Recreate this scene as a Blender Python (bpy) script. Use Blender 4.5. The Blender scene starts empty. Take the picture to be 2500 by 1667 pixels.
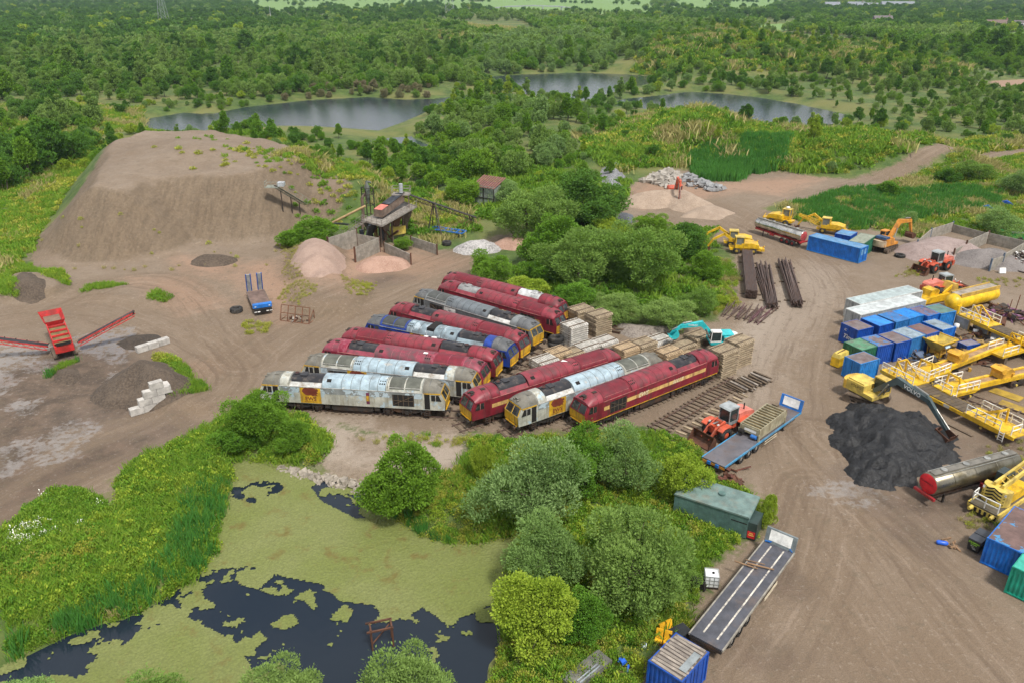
import bpy, math, random
import numpy as np
from mathutils import Matrix, Vector
PI = math.pi
R = math.radians
rnd = random.Random(7)
sc = bpy.context.scene
COL = sc.collection
# ------------------------------------------------------------------ camera, world, sun, exposure
CAM_H, PITCH, FPX = 42.45, R(24.7277), 1902.0          # drone height, downward pitch, focal length in pixels of a 2500 px wide frame
cam_d = bpy.data.cameras.new('camera')
cam_d.sensor_width = 36.0
cam_d.lens = FPX / 2500.0 * 36.0
cam_d.clip_start = 0.5
cam_d.clip_end = 20000.0
cam = bpy.data.objects.new('camera', cam_d)
COL.objects.link(cam)
cam.location = (0, 0, CAM_H)
cam.rotation_euler = (PI / 2 - PITCH, 0, 0)
sc.camera = cam
SUN_EL, SUN_AZ = R(58), R(150)                          # azimuth clockwise from +Y: behind the camera, a little to the right
wd = bpy.data.worlds.new('World')
sc.world = wd
wd.use_nodes = True
nt = wd.node_tree
nt.nodes.clear()
def wn(t, **k):
    n = nt.nodes.new(t)
    for a, b in k.items(): setattr(n, a, b)
    return n
sky = wn('ShaderNodeTexSky', sky_type='NISHITA', sun_disc=False, sun_elevation=SUN_EL, sun_rotation=SUN_AZ, air_density=1.0, dust_density=1.5)
bg1 = wn('ShaderNodeBackground'); bg1.inputs[1].default_value = 0.11
bg2 = wn('ShaderNodeBackground'); bg2.inputs[1].default_value = 0.72
tc = wn('ShaderNodeTexCoord')
sep = wn('ShaderNodeSeparateXYZ')
mx = wn('ShaderNodeMath', operation='ADD'); mx.inputs[1].default_value = 0.22
dv = wn('ShaderNodeVectorMath', operation='DIVIDE')
cb = wn('ShaderNodeCombineXYZ')
nz = wn('ShaderNodeTexNoise'); nz.inputs['Scale'].default_value = 2.3; nz.inputs['Detail'].default_value = 3; nz.inputs['Roughness'].default_value = 0.55
rp = wn('ShaderNodeValToRGB'); rp.color_ramp.elements[0].position = 0.30; rp.color_ramp.elements[1].position = 0.50
rc = wn('ShaderNodeValToRGB'); rc.color_ramp.elements[0].position = 0.42; rc.color_ramp.elements[1].position = 0.78
rc.color_ramp.elements[0].color = (1.04, 1.03, 1.02, 1); rc.color_ramp.elements[1].color = (0.70, 0.73, 0.78, 1)
ms = wn('ShaderNodeMixShader'); wo = wn('ShaderNodeOutputWorld')
L = nt.links.new
L(tc.outputs['Generated'], sep.inputs[0]); L(sep.outputs[2], mx.inputs[0])
for i in range(3): L(mx.outputs[0], cb.inputs[i])
L(tc.outputs['Generated'], dv.inputs[0]); L(cb.outputs[0], dv.inputs[1]); L(dv.outputs[0], nz.inputs['Vector'])
L(nz.outputs[0], rp.inputs[0]); L(nz.outputs[0], rc.inputs[0])
L(sky.outputs[0], bg1.inputs[0]); L(rc.outputs[0], bg2.inputs[0])
L(rp.outputs[0], ms.inputs[0]); L(bg1.outputs[0], ms.inputs[1]); L(bg2.outputs[0], ms.inputs[2]); L(ms.outputs[0], wo.inputs[0])
sun_d = bpy.data.lights.new('sun', 'SUN')
sun_d.energy = 3.1
sun_d.angle = R(9)
sun_d.color = (1.0, 0.95, 0.88)
sun = bpy.data.objects.new('sun', sun_d)
COL.objects.link(sun)
sun.rotation_euler = (PI / 2 - SUN_EL, 0, PI - SUN_AZ)
sun.location = (0, 0, 200)
vs = sc.view_settings
vs.view_transform = 'Standard'
vs.look = 'None'
vs.exposure = 0.35
vs.gamma = 1.0
vs.use_curve_mapping = False
sc.cycles.max_bounces = 6
sc.cycles.diffuse_bounces = 3
sc.cycles.glossy_bounces = 3
sc.cycles.transmission_bounces = 3
sc.cycles.transparent_max_bounces = 6
sc.cycles.volume_bounces = 0
sc.cycles.use_adaptive_sampling = True
sc.cycles.adaptive_threshold = 0.02
sc.cycles.use_denoising = True
sc.cycles.caustics_reflective = False
sc.cycles.caustics_refractive = False
# ------------------------------------------------------------------ survey: a point of the photograph -> a point of the place at height z
CP, SP = math.cos(PITCH), math.sin(PITCH)
def G(u, v, z=0.0):
    a = (u - 1250) / FPX; b = (833.5 - v) / FPX
    t = (z - CAM_H) / (-SP + b * CP)
    return (a * t, (CP + b * SP) * t)
def crop(ox, oy, s): return lambda u, v, z=0.0: G(ox + u * s, oy + v * s, z)
D = crop(0, 0, 1.06293)
def polyD(pts, z=0.0): return [D(u, v, z) for u, v in pts]
def ang(a, b): return math.atan2(b[1] - a[1], b[0] - a[0])
def dist(a, b): return math.hypot(b[0] - a[0], b[1] - a[1])
def mid(a, b): return ((a[0] + b[0]) / 2, (a[1] + b[1]) / 2)
# ------------------------------------------------------------------ materials
def new_mat(name):
    m = bpy.data.materials.new(name); m.use_nodes = True
    n = m.node_tree; n.nodes.clear()
    o = n.nodes.new('ShaderNodeOutputMaterial'); b = n.nodes.new('ShaderNodeBsdfPrincipled')
    n.links.new(b.outputs[0], o.inputs[0])
    return m, n, b
class NT:
    """small node helper"""
    def __init__(s, n): s.n = n
    def N(s, t, **k):
        x = s.n.nodes.new(t)
        for a, b in k.items():
            if a.startswith('i_'):
                x.inputs[a[2:]].default_value = b
            else: setattr(x, a, b)
        return x
    def L(s, a, b): s.n.links.new(a, b)
    def noise(s, vec, scale, detail=4, rough=.55):
        x = s.N('ShaderNodeTexNoise'); x.inputs['Scale'].default_value = scale; x.inputs['Detail'].default_value = detail; x.inputs['Roughness'].default_value = rough
        if vec is not None: s.L(vec, x.inputs['Vector'])
        return x.outputs[0]
    def ramp(s, fac, lo, hi):
        x = s.N('ShaderNodeMapRange', interpolation_type='SMOOTHSTEP', clamp=True)
        x.inputs[1].default_value = lo; x.inputs[2].default_value = hi
        s.L(fac, x.inputs[0]); return x.outputs[0]
    def mix(s, fac, a, b, bt='MIX'):
        x = s.N('ShaderNodeMix', data_type='RGBA', blend_type=bt)
        for sock, val in ((x.inputs[0], fac), (x.inputs[6], a), (x.inputs[7], b)):
            if hasattr(val, 'is_linked'): s.L(val, sock)
            elif isinstance(val, (int, float)): sock.default_value = val
            else: sock.default_value = (*val[:3], 1)
        return x.outputs[2]
    def math(s, op, a, b=None, c=None):
        x = s.N('ShaderNodeMath', operation=op)
        for i, v in enumerate((a, b, c)):
            if v is None: continue
            if hasattr(v, 'is_linked'): s.L(v, x.inputs[i])
            else: x.inputs[i].default_value = v
        return x.outputs[0]
    def attr(s, name):
        x = s.N('ShaderNodeAttribute', attribute_name=name); return x.outputs['Fac']
    def coords(s, rand=True, scale=(1, 1, 1)):
        t = s.N('ShaderNodeTexCoord'); v = t.outputs['Object']
        if rand:
            o = s.N('ShaderNodeObjectInfo'); m = s.N('ShaderNodeVectorMath', operation='SCALE')
            c = s.N('ShaderNodeCombineXYZ', i_X=31.0, i_Y=17.0, i_Z=23.0)
            s.L(c.outputs[0], m.inputs[0]); s.L(o.outputs['Random'], m.inputs['Scale'])
            a = s.N('ShaderNodeVectorMath', operation='ADD'); s.L(v, a.inputs[0]); s.L(m.outputs[0], a.inputs[1]); v = a.outputs[0]
        if scale != (1, 1, 1):
            p = s.N('ShaderNodeMapping'); p.inputs['Scale'].default_value = scale; s.L(v, p.inputs[0]); v = p.outputs[0]
        return v
    def bump(s, h, strength, dist_):
        x = s.N('ShaderNodeBump'); x.inputs['Strength'].default_value = strength; x.inputs['Distance'].default_value = dist_
        s.L(h, x.inputs['Height']); return x.outputs[0]
MATS = {}
def M(name, col, rough=.6, metal=0., var=.25, vs=1.2, dirt=None, damt=.5, ds=.7, streak=0., peel=None, pamt=.5, ps=.9, bump=0., bs=8.):
    """weathered procedural paint / metal / concrete"""
    if name in MATS: return MATS[name]
    m, n, b = new_mat(name); t = NT(n)
    v = t.coords()
    f = t.noise(v, vs, 5, .6)
    dk = tuple(c * (1 - var) for c in col); lt = tuple(min(1, c * (1 + var)) for c in col)
    c = t.mix(t.ramp(f, .3, .7), dk, lt)
    if peel:
        pv = t.noise(t.coords(), ps, 6, .65)
        c = t.mix(t.ramp(pv, .5 + (.5 - pamt) * .4, .5 + (.5 - pamt) * .4 + .025), c, peel)
    if dirt:
        dv_ = t.coords(scale=(1.6, 1.6, .25)) if streak else v
        dn = t.noise(dv_, ds * (2.2 if streak else 1), 6, .65)
        k = t.math('MULTIPLY', t.ramp(dn, .62 - damt * .35, .8 - damt * .2), min(1., damt + .3))
        c = t.mix(k, c, dirt)
    fine = t.noise(v, 14, 3, .6)
    c = t.mix(.22, c, t.mix(fine, (0, 0, 0), (1, 1, 1)), 'OVERLAY')
    t.L(c, b.inputs['Base Color'])
    b.inputs['Metallic'].default_value = metal
    rr = t.N('ShaderNodeMapRange', i_From_Min=.2) if False else None
    rgh = t.math('MULTIPLY_ADD', f, .25, max(0.02, rough - .12))
    t.L(rgh, b.inputs['Roughness'])
    if bump: t.L(t.bump(t.noise(v, bs, 5, .6), bump, .05), b.inputs['Normal'])
    MATS[name] = m
    return m
# ------------------------------------------------------------------ mesh builder
class MB:
    def __init__(s): s.v = []; s.f = []; s.sm = []; s.X = Matrix.Identity(4); s.marks = []
    def cut(s):
        """what follows is a piece of its own"""
        s.marks.append((len(s.v), len(s.f))); return s
    def at(s, loc=(0, 0, 0), rz=0, rx=0, ry=0):
        s.X = Matrix.Translation(loc) @ Matrix.Rotation(rz, 4, 'Z') @ Matrix.Rotation(ry, 4, 'Y') @ Matrix.Rotation(rx, 4, 'X'); return s
    def add(s, vs_, fs, smooth=False):
        o = len(s.v)
        for p in vs_:
            q = s.X @ Vector(p); s.v.append((q.x, q.y, q.z))
        for f in fs: s.f.append(tuple(i + o for i in f)); s.sm.append(smooth)
        return s
    def box(s, c, d, taper=1.0):
        x, y, z = c; a, b, h = d[0] / 2, d[1] / 2, d[2] / 2; k = taper
        return s.add([(x - a, y - b, z - h), (x + a, y - b, z - h), (x + a, y + b, z - h), (x - a, y + b, z - h),
                      (x - a * k, y - b * k, z + h), (x + a * k, y - b * k, z + h), (x + a * k, y + b * k, z + h), (x - a * k, y + b * k, z + h)],
                     [(3, 2, 1, 0), (4, 5, 6, 7), (0, 1, 5, 4), (1, 2, 6, 5), (2, 3, 7, 6), (3, 0, 4, 7)])
    def bb(s, x0, x1, y0, y1, z0, z1): return s.box(((x0 + x1) / 2, (y0 + y1) / 2, (z0 + z1) / 2), (x1 - x0, y1 - y0, z1 - z0))
    def beam(s, p, q, w=.08, h=None):
        h = h or w; p = Vector(p); q = Vector(q); d = q - p; l = d.length
        if l < 1e-6: return s
        d.normalize(); u = Vector((0, 0, 1)) if abs(d.z) < .95 else Vector((1, 0, 0))
        a = d.cross(u).normalized() * (w / 2); b = a.normalized().cross(d) * (h / 2)
        vs_ = [p - a - b, p + a - b, p + a + b, p - a + b, q - a - b, q + a - b, q + a + b, q - a + b]
        return s.add(vs_, [(3, 2, 1, 0), (4, 5, 6, 7), (0, 1, 5, 4), (1, 2, 6, 5), (2, 3, 7, 6), (3, 0, 4, 7)])
    def cyl(s, p, q, r, r2=None, n=12, cap=True):
        r2 = r if r2 is None else r2; p = Vector(p); q = Vector(q); d = (q - p).normalized()
        u = Vector((0, 0, 1)) if abs(d.z) < .95 else Vector((1, 0, 0))
        a = d.cross(u).normalized(); b = a.cross(d)
        ring = lambda c, rr: [c + (a * math.cos(2 * PI * i / n) + b * math.sin(2 * PI * i / n)) * rr for i in range(n)]
        A, B = ring(p, r), ring(q, r2)
        s.add(A + B, [(i, i + n, (i + 1) % n + n, (i + 1) % n) for i in range(n)], True)
        if cap: s.add(A, [tuple(range(n))]); s.add(B, [tuple(reversed(range(n)))])
        return s
    def tube(s, pts, r, n=6):
        for a, b in zip(pts, pts[1:]): s.cyl(a, b, r, n=n)
        return s
    def lathe(s, prof, axis='X', n=16, c=(0, 0, 0)):
        """profile of (along, radius)"""
        rings = []
        for h, r in prof:
            for i in range(n):
                a = 2 * PI * i / n; y, z = r * math.cos(a), r * math.sin(a)
                p = {'X': (h, y, z), 'Y': (y, h, z), 'Z': (y, z, h)}[axis]
                rings.append((p[0] + c[0], p[1] + c[1], p[2] + c[2]))
        f = []
        for k in range(len(prof) - 1):
            for i in range(n):
                j = (i + 1) % n; f.append((k * n + i, k * n + j, (k + 1) * n + j, (k + 1) * n + i))
        s.add(rings, f, True)
        return s
    def prism(s, pts, y0, y1):
        """polygon in x,z pushed along y"""
        n = len(pts)
        vs_ = [(x, y0, z) for x, z in pts] + [(x, y1, z) for x, z in pts]
        return s.add(vs_, [tuple(range(n)), tuple(reversed(range(n, 2 * n)))] + [(i, i + n, (i + 1) % n + n, (i + 1) % n) for i in range(n)])
    def plate(s, pts, z0, z1):
        """polygon in x,y pushed along z"""
        n = len(pts)
        vs_ = [(x, y, z0) for x, y in pts] + [(x, y, z1) for x, y in pts]
        return s.add(vs_, [tuple(reversed(range(n))), tuple(range(n, 2 * n))] + [(i, (i + 1) % n, (i + 1) % n + n, i + n) for i in range(n)])
    def loft(s, rings, smooth=True, close=True, cap=True):
        n = len(rings[0]); vs_ = [p for r in rings for p in r]; f = []
        m = n if close else n - 1
        for k in range(len(rings) - 1):
            for i in range(m): j = (i + 1) % n; f.append((k * n + i, k * n + j, (k + 1) * n + j, (k + 1) * n + i))
        s.add(vs_, f, smooth)
        if cap: s.add(rings[0], [tuple(reversed(range(n)))]); s.add(rings[-1], [tuple(range(n))])
        return s
    def quad(s, a, b, c, d, smooth=False): return s.add([a, b, c, d], [(0, 1, 2, 3)], smooth)
    def mesh(s, name):
        """one mesh, or a list of meshes when the builder was cut into pieces"""
        if not s.marks: return s._mesh(name, 0, len(s.v), 0, len(s.f))
        k = [m for m in s.marks if m != (0, 0)] + [(len(s.v), len(s.f))]; out = []; a = (0, 0)
        for m in k:
            if m[1] > a[1]: out.append(s._mesh(name, a[0], m[0], a[1], m[1]))
            a = m
        return out
    def _mesh(s, name, v0, v1, f0, f1):
        me = bpy.data.meshes.new(name); me.from_pydata(s.v[v0:v1], [], [tuple(i - v0 for i in f) for f in s.f[f0:f1]]); me.validate()
        if len(me.polygons) == f1 - f0: me.polygons.foreach_set('use_smooth', s.sm[f0:f1])
        return me
def ob(name, mb, mat, parent=None, loc=None, rz=None):
    me = mb.mesh(name) if isinstance(mb, MB) else mb
    if isinstance(me, list): return [ob(name, q, mat, parent, loc, rz) for q in me][0]
    if mat is not None and not me.materials: me.materials.append(mat)
    o = bpy.data.objects.new(name, me); COL.objects.link(o)
    if mat is not None and me.materials[0] is not mat:
        o.material_slots[0].link = 'OBJECT'; o.material_slots[0].material = mat
    if parent is not None: o.parent = parent
    if loc is not None: o.location = loc
    if rz is not None: o.rotation_euler[2] = rz
    return o
def tag(o, label, cat, group=None, kind=None):
    if label: o['label'] = label
    if cat: o['category'] = cat
    if group: o['group'] = group
    if kind: o['kind'] = kind
    return o
def thing(name, label, cat, loc=(0, 0, 0), rz=0, group=None):
    o = bpy.data.objects.new(name, None); COL.objects.link(o)
    o.empty_display_size = .5
    o.location = (loc[0], loc[1], loc[2] if len(loc) > 2 else 0.0); o.rotation_euler = (0, 0, rz)
    return tag(o, label, cat, group)
def text_mesh(body, size, extrude=.004, bold=False, shear=0.):
    c = bpy.data.curves.new('lettering', 'FONT'); c.body = body; c.size = size; c.extrude = extrude; c.align_x = 'CENTER'; c.align_y = 'CENTER'; c.shear = shear
    c.offset = .02 * size if bold else 0.
    c.resolution_u = 2
    o = bpy.data.objects.new('lettering', c)
    me = bpy.data.meshes.new_from_object(o)
    bpy.data.objects.remove(o); bpy.data.curves.remove(c)
    return me
def lettering(body, size, mat, parent, loc, rz=0., rx=PI / 2, ry=0., bold=True, shear=0., name='lettering'):
    me = text_mesh(body, size, bold=bold, shear=shear); me.materials.clear(); me.materials.append(mat)
    o = bpy.data.objects.new(name, me); COL.objects.link(o); o.parent = parent
    o.location = loc; o.rotation_euler = (rx, ry, rz)
    return o
# ------------------------------------------------------------------ terrain: masks and heights from surveyed outlines
def sdist(px, py, poly):
    """signed distance to a polygon, positive inside"""
    px = np.asarray(px, float); py = np.asarray(py, float)
    d = np.full(px.shape, 1e9); inside = np.zeros(px.shape, bool)
    n = len(poly)
    for i in range(n):
        x0, y0 = poly[i]; x1, y1 = poly[(i + 1) % n]
        ex, ey = x1 - x0, y1 - y0
        wx, wy = px - x0, py - y0
        t = np.clip((wx * ex + wy * ey) / (ex * ex + ey * ey + 1e-12), 0, 1)
        d = np.minimum(d, (wx - t * ex) ** 2 + (wy - t * ey) ** 2)
        c = (y0 > py) != (y1 > py)
        if ey != 0: inside ^= c & (px < ex * (py - y0) / ey + x0)
    d = np.sqrt(d)
    return np.where(inside, d, -d)
def union_sd(px, py, polys, reach=25.):
    out = np.full(np.shape(px), -reach)
    for p in polys:
        a = np.array(p); x0, y0 = a.min(0) - reach; x1, y1 = a.max(0) + reach
        k = (px > x0) & (px < x1) & (py > y0) & (py < y1)
        if k.any(): out[k] = np.maximum(out[k], sdist(px[k], py[k], p))
    return out
def hash2(ix, iy, seed):
    h = (ix.astype(np.int64) * 374761393 + iy.astype(np.int64) * 668265263 + seed * 144269) & 0xffffffff
    h = ((h ^ (h >> 13)) * 1274126177) & 0xffffffff
    return ((h ^ (h >> 16)) & 0xffff) / 65535.0
def vnoise(x, y, s, seed=0):
    x = np.asarray(x, float) / s; y = np.asarray(y, float) / s
    ix = np.floor(x); iy = np.floor(y); fx = x - ix; fy = y - iy
    fx = fx * fx * (3 - 2 * fx); fy = fy * fy * (3 - 2 * fy)
    a = hash2(ix, iy, seed); b = hash2(ix + 1, iy, seed); c = hash2(ix, iy + 1, seed); d = hash2(ix + 1, iy + 1, seed)
    return (a + (b - a) * fx) * (1 - fy) + (c + (d - c) * fx) * fy - .5
def fbm(x, y, s, seed=0, o=4): return sum(vnoise(x, y, s / 2 ** k, seed + k) / 2 ** k for k in range(o))
def sstep(a): a = np.clip(a, 0, 1); return a * a * (3 - 2 * a)
POND_Z, LAKE_Z = -1.0, -2.0
YARD = [
    # left yard and haul road
    polyD([(-60, 1270), (0, 1222), (60, 1175), (120, 1128), (200, 1128), (262, 1150), (258, 1100), (330, 1048), (420, 1008), (500, 958), (560, 918), (600, 895), (690, 950), (860, 990), (1000, 1000),
           (1080, 985), (1170, 1000), (1300, 990), (1420, 975), (1500, 975), (1560, 960), (1600, 900), (1560, 760), (1430, 748), (1310, 690), (1200, 660), (1090, 610), (1082, 585), (1150, 575),
           (1215, 560), (1205, 535), (1150, 540), (1050, 572), (1000, 578), (940, 560), (850, 560), (770, 545), (690, 545), (600, 525), (400, 560), (110, 560), (70, 600), (60, 625), (-100, 690)]),
    # right yard
    polyD([(1500, 985), (1600, 1015), (1620, 1075), (1640, 1085), (1725, 1110), (1765, 1170), (1735, 1235), (1690, 1262), (1640, 1300), (1600, 1390), (1575, 1450), (1500, 1500), (1470, 1570), (1440, 1700), (2700, 1700),
           (2700, 720), (2420, 640), (2352, 590), (2270, 545), (2180, 528), (2110, 548), (2040, 545), (1990, 520), (1900, 500), (1800, 498), (1750, 480), (1790, 464), (1900, 450), (2000, 430), (2150, 392),
           (2352, 350), (2600, 300), (2600, 288), (2352, 332), (2150, 374), (2050, 400), (1950, 412), (1870, 408), (1760, 396), (1680, 395), (1600, 390), (1500, 400), (1430, 440), (1425, 490), (1460, 520), (1560, 520), (1600, 530),
           (1655, 560), (1690, 590), (1680, 640), (1690, 700), (1650, 735), (1560, 745), (1500, 860)]),
    polyD([(700, 955), (850, 1000), (1080, 1000), (1060, 1085), (1000, 1085), (900, 1100), (850, 1100), (760, 1080), (720, 1030)]),
    polyD([(2268, 188), (2352, 182), (2400, 190), (2352, 202), (2290, 200)]),
    polyD([(-60, 500), (0, 492), (50, 505), (85, 520), (60, 545), (-60, 548)]),
]
MOUND = polyD([(262, 325), (330, 302), (460, 299), (600, 318), (690, 345), (640, 378), (560, 398), (450, 396), (340, 404), (265, 430), (225, 425)], 10.)
MOUND_SOIL = polyD([(268, 322), (330, 296), (460, 292), (600, 312), (740, 350), (800, 385), (760, 405), (680, 420), (650, 470)], 9.) + polyD([(660, 560), (600, 560), (400, 575), (150, 600), (60, 600), (95, 550)], 0.) + polyD([(180, 440)], 6.)
POND = polyD([(545, 1062), (640, 1065), (760, 1105), (845, 1128), (880, 1160), (900, 1190), (960, 1232), (1040, 1252), (1110, 1250), (1190, 1235), (1165, 1290), (1150, 1400), (1152, 1470), (1120, 1540), (1100, 1700),
              (-300, 1700), (-200, 1600), (0, 1545), (60, 1500), (200, 1448), (330, 1404), (440, 1340), (500, 1275), (512, 1190), (535, 1120)], POND_Z)
LAKES = [polyD([(330, 292), (352, 272), (430, 258), (490, 262), (560, 248), (700, 232), (840, 224), (930, 230), (1000, 228), (1060, 220), (1110, 222), (1080, 235), (1020, 240), (970, 262), (900, 290), (870, 300), (760, 292), (640, 290), (560, 300), (440, 310)], LAKE_Z),
         polyD([(1110, 178), (1200, 172), (1330, 168), (1440, 172), (1520, 178), (1490, 192), (1430, 205), (1390, 217), (1340, 232), (1290, 230), (1250, 224), (1180, 210), (1150, 200)], LAKE_Z),
         polyD([(1385, 240), (1440, 228), (1520, 220), (1580, 212), (1660, 216), (1740, 225), (1830, 240), (1900, 255), (1960, 268), (1930, 282), (1840, 295), (1740, 290), (1660, 275), (1560, 262), (1480, 250)], LAKE_Z),
         polyD([(885, 318), (940, 315), (985, 335), (960, 345), (900, 330)], LAKE_Z)]
HILLS = [  # outline of the top, height, width of the flank
    (MOUND, 10.0, 13.5), (polyD([(690, 350), (800, 385), (850, 412), (800, 420), (700, 405)], 6.), 6.0, 10.),
    (polyD([(1560, 262), (1620, 258), (1650, 275), (1600, 290), (1555, 285)], 7.), 8.0, 17.),
    (polyD([(1690, 300), (1850, 312), (2000, 312), (2120, 330), (2170, 345), (2000, 345), (1820, 340), (1700, 325)], 4.), 5.0, 16.),
    (polyD([(1400, 320), (1500, 290), (1540, 320), (1480, 350), (1400, 350)], 3.), 3.2, 14.),
    (polyD([(1590, 80), (1640, 62), (1750, 78), (1720, 88), (1640, 90)], 14.), 14.0, 70.),
    (polyD([(1850, 108), (1960, 95), (2080, 118), (2000, 122), (1880, 118)], 10.), 9.0, 50.),
    (polyD([(960, 72), (1060, 66), (1150, 74), (1060, 92)], 3.), 4.0, 70.),
    (polyD([(400, 233), (440, 228), (450, 238), (420, 242)], 3.), 4.5, 14.),
    (polyD([(1250, 270), (1400, 290), (1300, 330), (1150, 310)], 1.5), 1.5, 25.),
    (polyD([(700, 560), (745, 560), (735, 600), (690, 610)], 2.2), 2.3, 5.0),
    (polyD([(690, 645), (760, 625), (830, 655), (780, 690), (700, 690)], 1.6), 1.5, 4.0),
    (polyD([(30, 628), (110, 630), (120, 655), (20, 660)], 1.4), 1.5, 3.5),
    (polyD([(210, 660), (280, 658), (370, 672), (360, 690), (240, 675)], .5), .7, 2.5),
    (polyD([(360, 870), (420, 900), (440, 915), (400, 920)], .8), .8, 3.0),
]
def hgt(x, y):
    x = np.atleast_1d(np.asarray(x, float)); y = np.atleast_1d(np.asarray(y, float))
    wx = x + 1.3 * fbm(x, y, 9, 3); wy = y + 1.3 * fbm(x, y, 9, 9)
    ysd = union_sd(x, y, YARD)
    veg = sstep(-ysd / 8.)
    h = veg * (.25 + .8 * fbm(x, y, 22, 21, 3)) + sstep((np.abs(y) - 700) / 1500) * 0
    h = h + .05 * fbm(x, y, 5, 40, 3)
    for poly, ht, w in HILLS:
        a = np.array(poly); r = w + 6
        k = (x > a[:, 0].min() - r) & (x < a[:, 0].max() + r) & (y > a[:, 1].min() - r) & (y < a[:, 1].max() + r)
        if not k.any(): continue
        d = -sdist(wx[k], wy[k], poly)
        f = np.clip(1 - d / w, 0, 1)
        e = f * f * (3 - 2 * f) * .6 + f ** 1.4 * .4
        gul = 1 + .06 * fbm(x[k], y[k], 6, 60, 3)
        if poly is MOUND: gul = 1 + .17 * fbm(x[k], y[k] * .3, 5, 61, 4) * (1 - f * .6) + .20 * sstep((-d - 2) / 24) + .03 * fbm(x[k], y[k], 4, 66, 3)
        h[k] = np.maximum(h[k], ht * e * gul + h[k] * (1 - f))
    for poly, z in [(POND, POND_Z)] + [(p, LAKE_Z) for p in LAKES]:
        sh = 3.0 if z == POND_Z else 14.0
        a = np.array(poly); r = sh + 4
        k = (x > a[:, 0].min() - r) & (x < a[:, 0].max() + r) & (y > a[:, 1].min() - r) & (y < a[:, 1].max() + r)
        if not k.any(): continue
        d = sdist(x[k] + .8 * fbm(x[k], y[k], 4, 77, 3), y[k] + .8 * fbm(x[k], y[k], 4, 78, 3), poly)
        f = sstep((d + sh) / sh) * (d < 0) + (d >= 0)
        tgt = np.where(d >= 0, z - .05 - np.minimum(d, 3) * .4, z)
        h[k] = h[k] * (1 - f) + tgt * f
    return h
def hz(x, y): return float(hgt([x], [y])[0])
def grow(a, b, step, k):
    out = [a]
    while out[-1] < b: out.append(out[-1] + step); step *= k
    return out
xs = np.arange(-112, 134, .6); xs = np.concatenate([-np.array(grow(112.6, 7000, 1.0, 1.09))[::-1], xs, np.array(grow(134.6, 7000, 1.0, 1.09))])
ys = np.concatenate([-np.array(grow(-27, 400, 1.2, 1.25))[::-1], np.arange(28.2, 290, .6), np.array(grow(290.6, 9000, .8, 1.022))])
GX, GY = np.meshgrid(xs, ys)
gx, gy = GX.ravel(), GY.ravel()
gz = hgt(gx, gy)
nx, ny = len(xs), len(ys)
idx = np.arange(nx * ny).reshape(ny, nx)
quads = np.stack([idx[:-1, :-1], idx[:-1, 1:], idx[1:, 1:], idx[1:, :-1]], -1).reshape(-1, 4)
def np_mesh(name, co, faces, smooth=True):
    me = bpy.data.meshes.new(name)
    n, k = faces.shape
    me.vertices.add(len(co)); me.vertices.foreach_set('co', np.ascontiguousarray(co, np.float32).ravel())
    me.loops.add(n * k); me.loops.foreach_set('vertex_index', np.ascontiguousarray(faces, np.int32).ravel())
    me.polygons.add(n); me.polygons.foreach_set('loop_start', np.arange(0, n * k, k, dtype=np.int32))
    me.polygons.foreach_set('use_smooth', np.full(n, smooth))
    me.update(calc_edges=True)
    return me
def fattr(me, name, val):
    a = me.attributes.new(name, 'FLOAT', 'POINT'); a.data.foreach_set('value', np.ascontiguousarray(val, np.float32))
gme = np_mesh('ground', np.stack([gx, gy, gz], -1), quads)
fattr(gme, 'soil', union_sd(gx, gy, YARD + [MOUND_SOIL]))
DARK = [polyD([(-40, 860), (60, 830), (130, 800), (300, 790), (360, 830), (390, 900), (310, 960), (230, 980), (150, 1000), (60, 1110), (-40, 1150)]),
        polyD([(-40, 1180), (60, 1100), (200, 1020), (330, 985), (400, 960), (440, 985), (300, 1050), (150, 1110), (0, 1200)]),
        polyD([(1930, 1080), (2050, 1130), (2200, 1100), (2330, 1130), (2230, 1190), (2130, 1200), (2010, 1170), (1960, 1130)]),
        polyD([(2060, 1222), (2110, 1215), (2150, 1240), (2120, 1255)]), polyD([(1790, 1340), (1820, 1325), (1850, 1345), (1820, 1362)]),
        polyD([(830, 640), (900, 625), (940, 640), (870, 660)]), polyD([(2130, 1030), (2352, 1000), (2352, 1060), (2250, 1050)]),
        polyD([(1760, 1490), (1800, 1500), (1770, 1520), (1740, 1510)])]
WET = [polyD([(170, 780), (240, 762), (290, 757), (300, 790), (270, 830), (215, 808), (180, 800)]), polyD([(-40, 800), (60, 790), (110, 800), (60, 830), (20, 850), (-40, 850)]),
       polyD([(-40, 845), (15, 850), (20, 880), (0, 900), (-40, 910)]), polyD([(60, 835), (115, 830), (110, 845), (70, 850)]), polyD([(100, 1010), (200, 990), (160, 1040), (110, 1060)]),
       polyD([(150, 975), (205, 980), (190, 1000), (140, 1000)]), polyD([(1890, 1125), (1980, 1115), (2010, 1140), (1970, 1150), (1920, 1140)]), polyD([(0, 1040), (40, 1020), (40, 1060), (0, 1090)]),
       polyD([(40, 930), (75, 925), (60, 945)]), polyD([(255, 870), (275, 858), (268, 885)])]
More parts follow.
